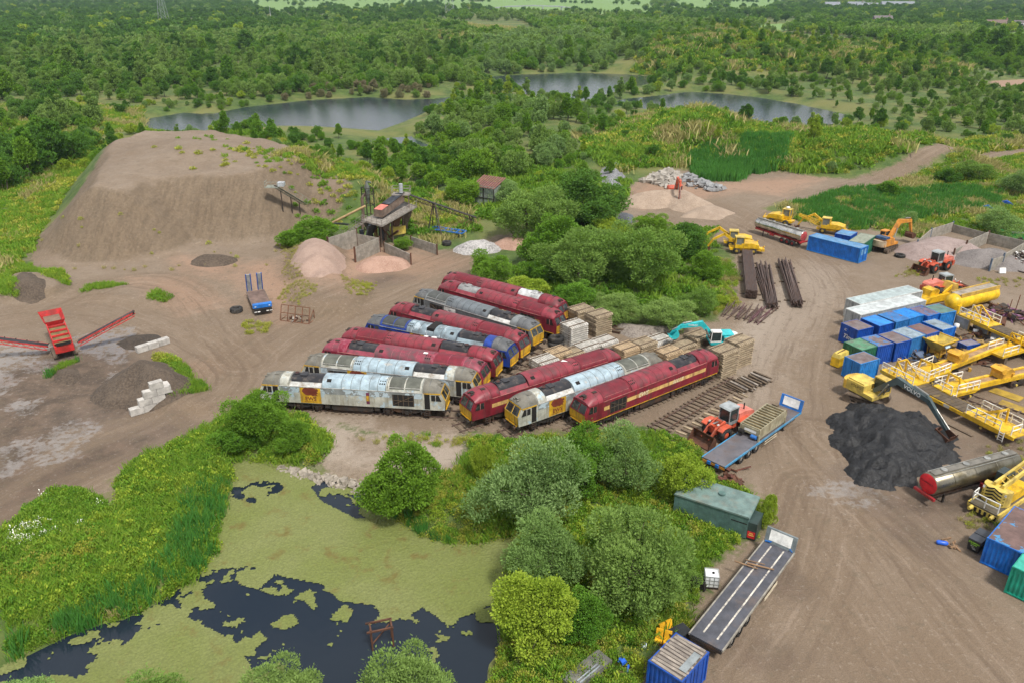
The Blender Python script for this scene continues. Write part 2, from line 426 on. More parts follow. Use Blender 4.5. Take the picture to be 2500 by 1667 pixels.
PINK = [polyD([(560, 610), (620, 600), (690, 660), (650, 740), (590, 690), (540, 640)]), polyD([(400, 590), (540, 600), (520, 640), (420, 620)]), polyD([(690, 555), (760, 545), (960, 580), (1080, 600), (960, 640), (850, 640), (800, 690), (700, 660), (660, 610)]),
        polyD([(300, 640), (420, 640), (520, 700), (420, 720)]), polyD([(-60, 480), (60, 500), (90, 520), (60, 545), (-60, 550)]), polyD([(1500, 400), (1640, 420), (1900, 405), (1800, 450), (1700, 440), (1480, 480), (1430, 460)]),
        polyD([(430, 840), (480, 830), (490, 850), (440, 860)]), polyD([(2260, 180), (2400, 180), (2400, 205), (2290, 202)]), polyD([(340, 258), (500, 250), (500, 268), (380, 272)], LAKE_Z)]
PALE = [polyD([(1700, 770), (1790, 640), (1860, 600), (1930, 620), (1940, 680), (1870, 760), (1800, 830), (1790, 960), (1720, 1000)]), polyD([(700, 970), (840, 960), (830, 1060), (640, 1075), (560, 1060), (700, 1040)]),
        polyD([(880, 1000), (1090, 1010), (1070, 1090), (880, 1080)]), polyD([(1900, 1060), (2000, 1090), (2010, 1150), (1920, 1160), (1890, 1110)])]
DGRAVEL = [polyD([(1480, 400), (1350, 390), (1400, 430), (1440, 450)])]
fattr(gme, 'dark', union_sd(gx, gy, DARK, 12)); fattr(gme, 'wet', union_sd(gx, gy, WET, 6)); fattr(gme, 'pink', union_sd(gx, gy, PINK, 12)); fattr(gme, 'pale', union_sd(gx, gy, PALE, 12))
FIELDS = [polyD(p) for p in ([(560, 0), (770, 0), (740, 26), (600, 30)], [(790, -2), (1080, -2), (1060, 22), (800, 28)], [(1110, 0), (1500, 0), (1480, 34), (1130, 30)], [(1540, -2), (1800, 2), (1760, 26), (1560, 24)], [(585, 8), (690, 6), (700, 20), (600, 24)], [(690, 2), (1000, 6), (1400, 4), (1400, 12), (800, 20)], [(1740, 58), (1830, 54), (1850, 68), (1760, 74)], [(2270, 84), (2400, 70), (2420, 120), (2320, 118)],
                             [(1650, 98), (1760, 100), (1860, 112), (1850, 122), (1760, 118), (1660, 108)], [(1100, 14), (1700, 16), (1720, 28), (1500, 24), (1120, 22)], [(900, -10), (2000, -10), (2000, 0), (900, 2)], [(2040, 120), (1960, 140), (2080, 150), (2120, 130)])]
fattr(gme, 'field', union_sd(gx, gy, FIELDS, 40))
# roads: distance along and across the worn tracks, for the tyre ruts
ROADS = [polyD([(2400, 1800), (2160, 1560), (1980, 1300), (1880, 1130), (1840, 960), (1850, 820), (1900, 720), (1900, 650), (1830, 580), (1740, 530), (1640, 480)]),
         polyD([(1740, 530), (1800, 470), (2000, 420), (2200, 370), (2600, 290)]),
         polyD([(-150, 1290), (60, 1120), (300, 1010), (480, 920), (560, 830), (700, 740), (900, 660), (1080, 585), (1180, 560)]),
         polyD([(560, 830), (480, 740), (420, 660), (300, 640), (100, 720)]), polyD([(480, 920), (530, 860), (440, 790), (330, 740), (200, 700), (-60, 740)]), polyD([(1700, 1560), (1850, 1330), (1880, 1130)]), polyD([(2352, 1450), (2150, 1250), (2000, 1130), (1880, 1000)])]
near = (gy < 300) & (gy > 10) & (np.abs(gx) < 180)
X, Y = gx[near], gy[near]
for layer, members in enumerate(((0, 2), (1, 3, 5), (4, 6))):
    bu = np.zeros(len(X)); bv = np.full(len(X), 30.); k = 0
    for k in members:
        path = ROADS[k]; p = np.array(path)
        for _ in range(3):
            q = np.empty((len(p) * 2, 2)); q[0::2] = p * .75 + np.roll(p, -1, 0) * .25; q[1::2] = p * .25 + np.roll(p, -1, 0) * .75; p = np.vstack([path[0], q[:-2], path[-1]])
        s0 = 0
        for a, b in zip(p[:-1], p[1:]):
            e = b - a; l = np.hypot(*e)
            if l < 1e-6: continue
            t = ((X - a[0]) * e[0] + (Y - a[1]) * e[1]) / l; cr = ((X - a[0]) * -e[1] + (Y - a[1]) * e[0]) / l
            tt = np.clip(t, 0, l); dd = np.hypot(t - tt, cr)
            m = dd < np.abs(bv)
            bv = np.where(m, dd * np.sign(cr + 1e-9), bv); bu = np.where(m, s0 + tt + k * 97, bu); s0 += l
    ru = np.zeros(len(gx)); rv = np.full(len(gx), 30.); ru[near] = bu; rv[near] = bv
    fattr(gme, 'road_u%d' % layer, ru); fattr(gme, 'road_v%d' % layer, rv); fattr(gme, 'road_w%d' % layer, np.abs(rv))
def ground_mat():
    m, n, b = new_mat('ground_soil_and_grass'); t = NT(n)
    v = t.coords(False)
    big = t.noise(v, .045, 3, .6); medn = t.noise(v, .35, 4, .65); fine = t.noise(v, 2.2, 3, .7); grit = t.noise(v, 11, 2, .75)
    wob = t.math('MULTIPLY_ADD', t.math('SUBTRACT', medn, .5), 5.0, t.math('MULTIPLY', t.math('SUBTRACT', fine, .5), 3.0))
    def mask(name, lo, hi, k=1.0): return t.ramp(t.math('MULTIPLY_ADD', wob, k, t.attr(name)), lo, hi)
    soil = t.mix(t.ramp(big, .3, .7), (.215, .172, .132), (.285, .24, .195))
    soil = t.mix(t.ramp(medn, .25, .75), t.mix(.5, soil, (.18, .135, .092)), soil)
    soil = t.mix(mask('pale', -2, 2), soil, (.36, .32, .28))
    soil = t.mix(t.math('MULTIPLY', mask('pink', -2.5, 2.5), .55), soil, (.42, .27, .195))
    # ruts: streaks drawn along the worn tracks
    rsum = None
    for k in range(3):
        cmb = t.N('ShaderNodeCombineXYZ'); t.L(t.math('MULTIPLY', t.attr('road_u%d' % k), .05), cmb.inputs[0]); t.L(t.math('MULTIPLY_ADD', medn, .9, t.attr('road_v%d' % k)), cmb.inputs[1])
        rn = t.noise(cmb.outputs[0], 1.2, 3, .65)
        wide = t.ramp(t.attr('road_w%d' % k), 9. if k == 0 else 6., 3.0)
        if k == 0: rk = wide
        amp = t.math('MULTIPLY', wide, t.ramp(big if k else medn, .25, .6))
        soil = t.mix(t.math('MULTIPLY', wide, .4 if k == 0 else .25), soil, (.185, .136, .092))
        soil = t.mix(t.math('MULTIPLY', t.math('MULTIPLY', t.ramp(rn, .5, .66), amp), .55), soil, (.13, .095, .068))
        soil = t.mix(t.math('MULTIPLY', t.math('MULTIPLY', t.ramp(rn, .46, .3), amp), .4), soil, (.37, .31, .26))
        rr = t.math('MULTIPLY', rn, amp); rsum = rr if rsum is None else t.math('ADD', rsum, rr)
    dk = mask('dark', -2.0, 2.0)
    soil = t.mix(t.math('MULTIPLY', dk, .8), soil, t.mix(t.ramp(medn, .35, .65), (.055, .042, .034), (.15, .11, .085)))
    soil = t.mix(t.math('MULTIPLY', t.ramp(fine, .55, .72), .35), soil, (.42, .375, .325))
    geo = t.N('ShaderNodeNewGeometry'); sn = t.N('ShaderNodeSeparateXYZ'); t.L(geo.outputs['Normal'], sn.inputs[0])
    steep = t.ramp(sn.outputs[2], .96, .84)
    gl = t.math('MULTIPLY_ADD', t.noise(t.coords(False, (1.3, .22, .22)), 1.1, 4, .7), .55, t.math('MULTIPLY', fine, .45))
    soil = t.mix(t.math('MULTIPLY', steep, .75), soil, t.mix(t.ramp(gl, .35, .65), (.11, .085, .058), (.21, .165, .115)))
    soil = t.mix(t.math('MULTIPLY', t.ramp(t.noise(v, .9, 3, .7), .56, .66), .45), soil, (.15, .125, .09))
    soil = t.mix(.6, soil, t.mix(grit, (.08, .08, .08), (.92, .92, .92)), 'OVERLAY')
    grass = t.mix(t.ramp(medn, .3, .7), (.045, .085, .016), (.10, .15, .03))
    grass = t.mix(t.ramp(big, .42, .66), grass, (.16, .165, .05))
    grass = t.mix(t.ramp(fine, .6, .75), grass, (.16, .20, .045))
    grass = t.mix(t.ramp(t.attr('field'), -6, 0), grass, (.16, .27, .07))
    sm = mask('soil', -1.2, .6)
    soil = t.mix(1.0, soil, (.90, .84, .77), 'MULTIPLY')
    # weeds creeping over bare ground
    c = t.mix(sm, grass, soil)
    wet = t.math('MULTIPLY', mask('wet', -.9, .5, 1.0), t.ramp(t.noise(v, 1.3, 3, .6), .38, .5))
    c = t.mix(t.math('MULTIPLY', wet, .45), c, (.28, .27, .26))  # pale tint painted into the puddles in place of bright sky reflection
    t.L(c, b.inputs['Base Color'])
    rgh = t.math('MULTIPLY_ADD', wet, -.84, .92)
    rgh = t.math('SUBTRACT', rgh, t.math('MULTIPLY', t.math('MULTIPLY', dk, t.ramp(big, .45, .6)), .25))
    t.L(rgh, b.inputs['Roughness'])
    hh = t.math('ADD', t.math('MULTIPLY', fine, .7), t.math('MULTIPLY', grit, .35))
    bm = t.N('ShaderNodeBump'); bm.inputs['Distance'].default_value = .16
    t.L(hh, bm.inputs['Height']); t.L(t.math('MULTIPLY_ADD', wet, -.97, 1.), bm.inputs['Strength'])
    t.L(bm.outputs[0], b.inputs['Normal'])
    return m
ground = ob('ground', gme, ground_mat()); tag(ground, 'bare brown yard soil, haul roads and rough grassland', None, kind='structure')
# ------------------------------------------------------------------ water
def water_mat(name, col, wave, ws, stretch=(1, 1, 1)):
    m, n, b = new_mat(name); t = NT(n)
    v = t.coords(False, stretch)
    b.inputs['Base Color'].default_value = (*col, 1); b.inputs['Roughness'].default_value = .03 if wave < .5 else .1; b.inputs['IOR'].default_value = 1.33
    t.L(t.bump(t.noise(v, ws, 4, .55), wave, .1), b.inputs['Normal'])
    return m
def sheet(name, poly, z, mat, label, pad=3.):
    c = np.mean(poly, 0); q = []
    for p in poly:
        d = np.array(p) - c; q.append(tuple(c + d * (1 + pad / max(np.hypot(*d), 1))))
    mb = MB(); mb.add([(x, y, z) for x, y in q], [tuple(range(len(q)))])
    o = ob(name, mb, mat); tag(o, label, None, kind='structure'); return o
LW = water_mat('lake_water', (.03, .045, .055), 1.0, 1.6, (1, .4, 1))
for p, lb in zip(LAKES, ['long silvery lake behind the big earth mound', 'dark lake under the grey willows', 'dark lake behind the grassy ridge on the right', 'small pool among the bushes below the long lake']):
    sheet('lake_water', p, LAKE_Z, LW, lb, 4.)
sheet('pond_water', POND, POND_Z, water_mat('pond_water', (.014, .022, .034), .08, 1.5), 'dark pond in the foreground half covered with duckweed', 2.)
# duckweed mats on the pond
OPEN = [polyD(p, POND_Z) for p in ([(470, 1330), (560, 1320), (640, 1345), (720, 1360), (760, 1400), (850, 1412), (940, 1408), (1010, 1450), (1100, 1430), (1170, 1390), (1200, 1700), (800, 1700), (640, 1560), (600, 1500), (540, 1440), (490, 1415), (440, 1390), (430, 1350)],
                                  [(740, 1115), (860, 1125), (880, 1165), (830, 1175), (760, 1140)], [(550, 1128), (600, 1118), (625, 1122), (590, 1140)], [(-50, 1545), (100, 1495), (260, 1430), (400, 1370), (445, 1350), (440, 1380), (300, 1440), (240, 1490), (190, 1568), (-60, 1600)])]
RAFT = [polyD(p, POND_Z) for p in ([(575, 1440), (640, 1395), (690, 1385), (715, 1410), (720, 1440), (660, 1470), (610, 1465)], [(530, 1388), (555, 1382), (560, 1395), (540, 1400)], [(810, 1420), (900, 1425), (880, 1450), (840, 1445)], [(770, 1430), (820, 1440), (800, 1470), (760, 1460)],
                                  [(930, 1455), (975, 1440), (985, 1460), (950, 1475)], [(925, 1495), (970, 1500), (980, 1520), (945, 1515)], [(600, 1480), (700, 1470), (720, 1500), (640, 1510), (590, 1500)])]
cs = .14
wx_, wy_ = np.meshgrid(np.arange(-36, 4, cs), np.arange(34, 66, cs))
fx, fy = wx_.ravel(), wy_.ravel()
n1 = fbm(fx, fy, 1.6, 5, 4); n2 = fbm(fx, fy, .5, 15, 2)
cover = np.minimum(sdist(fx, fy, POND) + 1.2, -union_sd(fx, fy, OPEN, 20))
raft = union_sd(fx, fy, RAFT, 20)
keep = (np.maximum(cover + .7 * n1 + .15 * n2, raft - .3 + .5 * n1 + .5 * n2) > 0) & (sdist(fx, fy, POND) > -1.5)
K = keep.reshape(wx_.shape)
r_, c_ = np.nonzero(K)
W = wx_.shape[1] + 1
vid = lambda r, c: r * W + c
fq = np.stack([vid(r_, c_), vid(r_, c_ + 1), vid(r_ + 1, c_ + 1), vid(r_ + 1, c_)], -1)
used, inv = np.unique(fq, return_inverse=True)
ux = -36 + (used % W) * cs - cs / 2; uy = 34 + (used // W) * cs - cs / 2
jx = (hash2(used % W, used // W, 4) - .5) * cs * .7; jy = (hash2(used % W, used // W, 8) - .5) * cs * .7
uz = POND_Z + .035 + .06 * hash2(used % W, used // W, 2) * (hash2(used % W, used // W, 12) > .45)
dme = np_mesh('duckweed', np.stack([ux + jx, uy + jy, uz], -1), inv.reshape(-1, 4), False)
m, n, b = new_mat('duckweed_green'); t = NT(n)
v = t.coords(False)
c = t.mix(t.ramp(t.noise(v, .12, 4), .35, .65), (.165, .195, .045), (.195, .215, .07))
c = t.mix(t.ramp(t.noise(v, 7, 4, .7), .35, .65), t.mix(.4, c, (.06, .07, .02)), c)
c = t.mix(t.ramp(t.noise(v, .5, 5, .6), .55, .72), c, (.14, .12, .03))
t.L(c, b.inputs['Base Color']); b.inputs['Roughness'].default_value = .8
tag(ob('duckweed', dme, m), 'yellow green duckweed floating on the pond', 'duckweed', kind='stuff')
# ------------------------------------------------------------------ diesel locomotives
RUST = (.11, .055, .03)
GRIME = (.05, .042, .035)
steel_dark = M('grimy_underframe', (.035, .03, .027), .7, .2, dirt=RUST, damt=.5)
black_roof = M('sooty_black_roof', (.02, .02, .024), .38, 0., dirt=(.16, .13, .11), damt=.35, ds=1.4)
glass_dark = M('grimy_cab_glass', (.018, .022, .022), .12, 0., dirt=(.10, .11, .10), damt=.45, ds=2.)
hole_dark = M('dark_opening', (.012, .010, .009), .9)
rail_rust = M('rusty_rail_steel', (.15, .105, .09), .5, .3, dirt=(.15, .075, .04), damt=.5)
yellow_end = M('warning_yellow', (.62, .36, .02), .5, dirt=(.16, .10, .05), damt=.5, streak=1)
gold = M('gold_stripe', (.60, .40, .14), .5, dirt=(.22, .08, .05), damt=.45, streak=1)
maroon_letter = M('maroon_print', (.17, .035, .02), .6)
white_paint = M('white_paint', (.78, .78, .76), .5, dirt=(.3, .27, .22), damt=.3)
ivory = M('ivory_print', (.72, .62, .42), .55, dirt=(.25, .06, .06), damt=.35, ds=3.)
LIV = {
    'maroon': dict(body=M('faded_maroon_paint', (.205, .016, .030), .42, dirt=(.07, .03, .03), damt=.5, streak=1, var=.2), roof=M('faded_maroon_roof', (.24, .03, .045), .45, dirt=(.10, .045, .045), damt=.55, ds=1.1), cab=None, grille=M('maroon_grille', (.15, .01, .02), .55, dirt=(.07, .03, .03), damt=.3), edge=M('chalky_maroon_edge', (.40, .14, .13), .6, dirt=(.12, .03, .03), damt=.5, ds=2.)),
    'rose': dict(body=M('bleached_maroon_paint', (.24, .018, .045), .42, dirt=(.42, .16, .20), damt=.45, streak=1, var=.2), roof=M('bleached_maroon_roof', (.25, .04, .065), .5, dirt=(.11, .06, .065), damt=.6, ds=1.1), cab=None, grille=M('rose_grille', (.17, .012, .025), .55), edge=M('chalky_maroon_edge', (.40, .14, .13))),
    'grey': dict(body=M('peeling_grey_paint', (.42, .42, .37), .5, peel=(.40, .50, .56), pamt=.35, dirt=(.20, .17, .10), damt=.45, streak=1), roof=M('pale_blue_grey_roof', (.34, .44, .50), .42, peel=(.62, .64, .62), pamt=.22, ps=1.4, dirt=(.18, .18, .17), damt=.4), cab=M('dusty_grey_cab_roof', (.15, .14, .115), .7, dirt=(.26, .25, .22), damt=.35), grille=M('olive_grey_grille', (.105, .11, .09), .6, dirt=(.05, .05, .04), damt=.4), edge=M('white_grey_edge', (.52, .52, .50), .5, dirt=(.2, .15, .1), damt=.5, ds=2.)),
    'slate': dict(body=M('two_tone_slate_paint', (.19, .205, .21), .5, dirt=(.09, .09, .085), damt=.4, streak=1), roof=M('slate_roof', (.13, .15, .165), .5, dirt=(.20, .21, .22), damt=.4), cab=M('slate_cab_roof', (.10, .105, .11), .6, dirt=(.2, .2, .19), damt=.4), grille=M('slate_grille', (.075, .08, .075), .6), edge=M('white_grey_edge', (.52, .52, .50))),
    'blue': dict(body=M('deep_blue_paint', (.012, .05, .30), .42, dirt=(.02, .03, .10), damt=.4, streak=1), roof=M('blue_grey_roof', (.22, .29, .33), .5, peel=(.42, .50, .55), pamt=.35, dirt=(.09, .09, .09), damt=.5), cab=M('slate_cab_roof', (.10, .105, .11)), grille=M('dark_roof_grille', (.05, .055, .055), .6), edge=M('grey_edge', (.3, .32, .33), .5)),
}
HB, HW = 9.9, 1.32            # half length to the brow, half width
PROF = [(1.32, 1.05), (1.32, 2.1), (1.31, 3.0), (1.24, 3.28), (1.05, 3.56), (.75, 3.76), (.38, 3.87), (0, 3.9)]
PROFULL = PROF + [(-y, z) for y, z in reversed(PROF[:-1])]
def ring(x, k=1., zs=1., wid=1., xf=None):
    r = []
    for y, z in PROFULL:
        zz = 3.0 + (z - 3.0) * zs if z > 3.0 else z
        r.append(((xf(zz) if xf else x), y * wid, zz))
    return r
def loco_meshes():
    C = {}
    b = MB(); b.loft([ring(-7.85), ring(-6.7)], True, False, False); b.loft([ring(-3.1), ring(7.85)], True, False, False)
    for s in (-1, 1): b.loft([[(x, s * y, z) for y, z in PROF[:3]] + [(x, s * 1.3, 3.07)] for x in (-6.7, -3.1)], True, False, False)
    for x in (-6.7, -3.1): b.add([p for p in ring(x) if p[2] > 2.9], [tuple(range(len([p for p in ring(x) if p[2] > 2.9])))])
    b.bb(-7.85, 7.85, -1.25, 1.25, 1.02, 1.3); C['body'] = b.mesh('body')
    # cab (built at +x), nose bends back above the waist
    fx_ = lambda z: (10.15 if z < 1.3 else 10.25) if z < 2.12 else 10.25 - (z - 2.12) / 1.15 * .62
    b = MB(); front = ring(0, zs=.34, wid=.93, xf=fx_)
    b.loft([ring(7.85), ring(8.6, zs=.97), ring(9.2, zs=.80, wid=.985), ring(9.55, zs=.58, wid=.965), front], True, False, False)
    n = len(front)
    for i in range(len(PROF) - 1):
        a, c = front[i], front[i + 1]; a2, c2 = front[n - 1 - i], front[n - 2 - i]
        b.quad(a, c, c2, a2)
    b.bb(7.8, 10.1, -1.2, 1.2, 1.0, 1.1)
    C['cab'] = b.mesh('cab')
    # cab roof skin and brow
    b = MB()
    up = lambda r: [(x, y * 1.006, z + .012) for x, y, z in r if z > 2.99]
    b.loft([up(ring(7.86)), up(ring(8.6, zs=.97)), up(ring(9.2, zs=.80, wid=.985)), up(ring(9.55, zs=.58, wid=.965)), up(ring(0, zs=.36, wid=.95, xf=lambda z: 9.80))], True, False, False)
    C['cab_roof'] = b.mesh('cab_roof')
    b = MB()
    for s in (-1, 1): b.cut().bb(7.95, 9.75, s * 1.30 - .02, s * 1.30 + .02, 2.93, 3.06)
    b.cut()
    b.beam((9.79, -1.2, 3.04), (9.79, 1.2, 3.04), .05, .14); C['cab_band'] = b.mesh('cab_band')
    # nose: warning panel up to the windscreen
    b = MB(); b.add([(10.165, -1.21, 1.08), (10.165, 1.21, 1.08), (10.265, 1.21, 1.3), (10.265, -1.21, 1.3), (10.265, 1.21, 2.1), (10.265, -1.21, 2.1)], [(0, 1, 2, 3), (3, 2, 4, 5)])
    b.bb(10.10, 10.32, -1.0, 1.0, 1.02, 1.12); C['warning_panel'] = b.mesh('warning_panel')
    b = MB()
    for s in (-1, 1):
        sy = lambda y, z: (fx_(z) + .015, y, z)
        b.cut().quad(sy(s * .06, 2.2), sy(s * 1.1, 2.2), sy(s * 1.02, 3.0), sy(s * .06, 3.0))
    C['windscreen'] = b.mesh('windscreen')
    b = MB(); b.beam((10.24, 0, 2.18), (9.83, 0, 3.02), .05); b.beam((10.27, -1.15, 2.17), (10.27, 1.15, 2.17), .04, .05)
    for s in (-1, 1): b.beam((10.26, s * 1.17, 2.2), (9.84, s * 1.08, 3.02), .06)
    C['screen_frame'] = b.mesh('screen_frame')
    b = MB()
    for s in (-1, 1):
        b.cut().add([(8.75, s * 1.325, 2.15), (9.85, s * 1.30, 2.15), (9.55, s * 1.295, 2.86), (8.75, s * 1.325, 2.86)], [(0, 1, 2, 3)])
    C['side_window'] = b.mesh('side_window')
    b = MB()
    for s in (-1, 1):
        b.cut().bb(9.2, 9.26, s * 1.325 - .02, s * 1.325 + .02, 2.12, 2.88)
    C['window_bar'] = b.mesh('window_bar')
    for sgn, nm in ((1, 'p'), (-1, 'n')):
        b = MB(); b.bb(8.02, 8.60, sgn * 1.326 - .01, sgn * 1.326 + .01, 1.15, 2.92); C['door_' + nm] = b.mesh('door')
        b = MB(); b.bb(4.55, 6.9, sgn * 1.326 - .01, sgn * 1.326 + .01, 1.35, 2.72); C['bay_' + nm] = b.mesh('side_opening')
        b = MB()
        for k in range(5): b.bb(4.6 + k * .55, 4.66 + k * .55, sgn * 1.33 - .015, sgn * 1.33 + .015, 1.38, 2.70)
        b.beam((4.6, sgn * 1.34, 1.5), (6.8, sgn * 1.34, 2.6), .05); b.beam((4.6, sgn * 1.34, 2.0), (6.8, sgn * 1.34, 2.0), .05); C['bars_' + nm] = b.mesh('opening_bars')
    # raised middle hood with its seams, roof grilles, vents, silencer
    hood = lambda x, k=1.: [(x, y * 1.03 * k, z + (.05 if z > 3.0 else 0)) for y, z in PROFULL if z > 2.9]
    b = MB(); b.loft([hood(-3.1), hood(3.9)], True, False, False); b.add(hood(-3.1), [tuple(range(len(hood(0))))]); b.add(hood(3.9), [tuple(reversed(range(len(hood(0)))))]); C['engine_hood'] = b.mesh('engine_hood')
    b = MB()
    seam = lambda x: [(x, y * 1.04, z + .065) for y, z in PROFULL if z > 2.95]
    for x in (-3.08, -.95, .1, 1.1, 2.1, 3.0, 3.88): b.cut().loft([seam(x - .025), seam(x + .025)], True, False, False)
    for x in (-7.8, 7.8, 4.05, -6.75, -8.55, 8.55):
        k = 1.
        rr = lambda q: [(q, y * 1.012, z + .02 - (.03 if abs(x) > 8 else 0)) for y, z in PROFULL if z > (2.95 if abs(x) > 7 else 3.0)]
        b.cut().loft([rr(x - .03), rr(x + .03)], True, False, False)
    C['roof_seam'] = b.mesh('roof_seam')
    b = MB()
    for s in (-1, 1): b.cut().bb(-7.85, 7.85, s * 1.335 - .03, s * 1.335 + .03, 3.0, 3.07)
    for s in (-1, 1): b.cut().bb(4.2, 7.6, s * 1.15 - .02, s * 1.15 + .02, 3.42, 3.46)
    C['gutter'] = b.mesh('gutter')
    b = MB()
    lid = lambda x, dz: [(x, y * 1.01, z + dz) for y, z in PROFULL if z > 3.25]
    for x0, x1 in ((4.25, 5.85), (5.98, 7.55)): b.cut().loft([lid(x0, .02), lid(x1, .02)], True, False, False)
    C['roof_grille'] = b.mesh('roof_grille')
    b = MB()
    arc = lambda x, r: [(x, r * math.cos(a), 3.22 + .72 * math.sin(a)) for a in np.linspace(.15, PI - .15, 9)]
    b.loft([arc(-6.6, .92), arc(-3.15, .92)], True, False, False); b.add(arc(-6.6, .92), [tuple(range(9))]); C['silencer'] = b.mesh('silencer')
    b = MB()
    for s in (-1, 1): b.cut().add([(-6.7, s * 1.31, 3.06), (-3.1, s * 1.31, 3.06), (-3.1, s * .8, 3.45), (-6.7, s * .8, 3.45)], [(0, 1, 2, 3)])
    C['silencer_ledge'] = b.mesh('silencer_ledge')
    b = MB(); b.cyl((-6.2, 0, 3.9), (-6.2, 0, 4.02), .3, n=14); b.bb(-5.7, -5.0, -.45, .45, 3.9, 3.97); C['exhaust'] = b.mesh('exhaust')
    b = MB(); b.cyl((-6.2, 0, 4.01), (-6.2, 0, 4.03), .22, n=14); C['exhaust_mouth'] = b.mesh('exhaust_mouth')
    b = MB()
    for s in (-1, 1):
        for k in range(3): b.cut().add([(3.15 + k * .24, s * .55, 3.90), (3.3 + k * .24, s * .55, 3.90), (3.3 + k * .24, s * 1.05, 3.66), (3.15 + k * .24, s * 1.05, 3.66)], [(0, 1, 2, 3)])
    b.cut(); b.add([(-2.6, -.75, 3.86), (-2.1, -.75, 3.86), (-2.1, -1.08, 3.64), (-2.6, -1.08, 3.64)], [(0, 1, 2, 3)]); b.cut().add([(-2.6, .75, 3.86), (-2.1, .75, 3.86), (-2.1, 1.08, 3.64), (-2.6, 1.08, 3.64)], [(0, 1, 2, 3)])
    C['roof_vent'] = b.mesh('roof_vent')
    b = MB(); b.box((9.35, 0, 3.66), (.5, .45, .14)); b.cut().cyl((9.3, -.35, 3.62), (9.75, -.3, 3.56), .06, .09, 8); b.cut().cyl((9.3, .35, 3.62), (9.75, .3, 3.56), .06, .09, 8); b.cut().box((8.3, .3, 3.9), (.5, .35, .06)); C['horn'] = b.mesh('horn')
    # running gear
    b = MB()
    for s in (-1, 1):
        b.prism([(-2.3, .95), (2.3, .95), (2.5, .75), (2.3, .55), (1.4, .62), (.9, .45), (-.9, .45), (-1.4, .62), (-2.3, .55), (-2.5, .75)], s * 1.08 - .06, s * 1.08 + .06)
        for k in (-2.05, 0, 2.05):
            b.box((k, s * 1.14, .5), (.35, .2, .4)); b.cyl((k + .45, s * 1.16, .35), (k + .45, s * 1.16, .95), .09, n=8); b.cyl((k - .45, s * 1.16, .35), (k - .45, s * 1.16, .95), .09, n=8)
    b.bb(-2.2, 2.2, -.5, .5, .5, .9); C['bogie'] = b.mesh('bogie')
    b = MB()
    for s in (-1, 1): b.cyl((0, s * .68, .5), (0, s * .82, .5), .5, n=18); b.cyl((0, s * .64, .5), (0, s * .69, .5), .54, n=18)
    b.cyl((0, -.7, .5), (0, .7, .5), .1, n=8); C['wheelset'] = b.mesh('wheelset')
    b = MB(); b.prism([(-2.3, 1.05), (2.3, 1.05), (2.3, .45), (2.1, .3), (-2.1, .3), (-2.3, .45)], -1.15, 1.15); b.box((2.75, -1.0, .75), (.55, .4, .5)); b.box((-2.75, -1.0, .75), (.55, .4, .5)); b.box((2.75, 1.0, .75), (.55, .4, .5)); b.box((-2.8, 1.0, .7), (.5, .4, .6)); C['fuel_tank'] = b.mesh('fuel_tank')
    b = MB(); b.bb(9.9, 10.25, -1.15, 1.15, .72, 1.05)
    C['buffer_beam'] = b.mesh('buffer_beam')
    b = MB(); b.cyl((10.2, 0, .92), (10.55, 0, .92), .12, n=10); b.cyl((10.55, 0, .92), (10.67, 0, .92), .26, n=14); C['buffer'] = b.mesh('buffer')
    b = MB()
    for s in (-1, 1):
        b.cut()
        for z in (.3, .55, .8): b.bb(8.05, 8.55, s * 1.22 - .08, s * 1.22 + .08, z, z + .05)
        for x in (8.07, 8.53): b.bb(x - .03, x + .03, s * 1.22 - .05, s * 1.22 + .05, .28, 1.05)
    C['cab_step'] = b.mesh('cab_step')
    return C
LM = loco_meshes()
BEAST = [(-.95, .1), (-.8, .42), (-.5, .6), (-.2, .52), (.05, .66), (.4, .58), (.62, .42), (.86, .44), (.95, .2), (.74, .1), (.9, -.06), (.7, -.2), (.84, -.42), (.5, -.36), (.3, -.5), (.05, -.34), (-.3, -.42), (-.62, -.3), (-.78, -.12)]
def side_panel(root, name, x0, x1, z0, z1, s, mat, d=.012, parent=None):
    b = MB(); b.bb(x0, x1, s * (1.326 + d) - .004, s * (1.326 + d) + .004, z0, z1); return ob(name, b, mat, parent or root)
def ews_panel(root, s, x0, x1):
    p = side_panel(root, 'yellow_panel', x0, x1, 1.12, 2.95, s, yellow_end)
    b = MB(); cx = (x0 + x1) / 2; k = (x1 - x0) * .42
    b.prism([(cx + x * k * s * -1, 2.42 + z * k) for x, z in BEAST], s * 1.345 - .002, s * 1.345 + .004)
    ob('emblem', b, maroon_letter, p)
    lettering('EWS', .62, maroon_letter, p, (cx, s * 1.352, 1.62), rz=0 if s < 0 else PI)
    b = MB(); b.bb(cx - .75, cx + .75, s * 1.35 - .004, s * 1.35 + .004, 1.27, 1.31); ob('underline', b, maroon_letter, p)
TRACKS = []
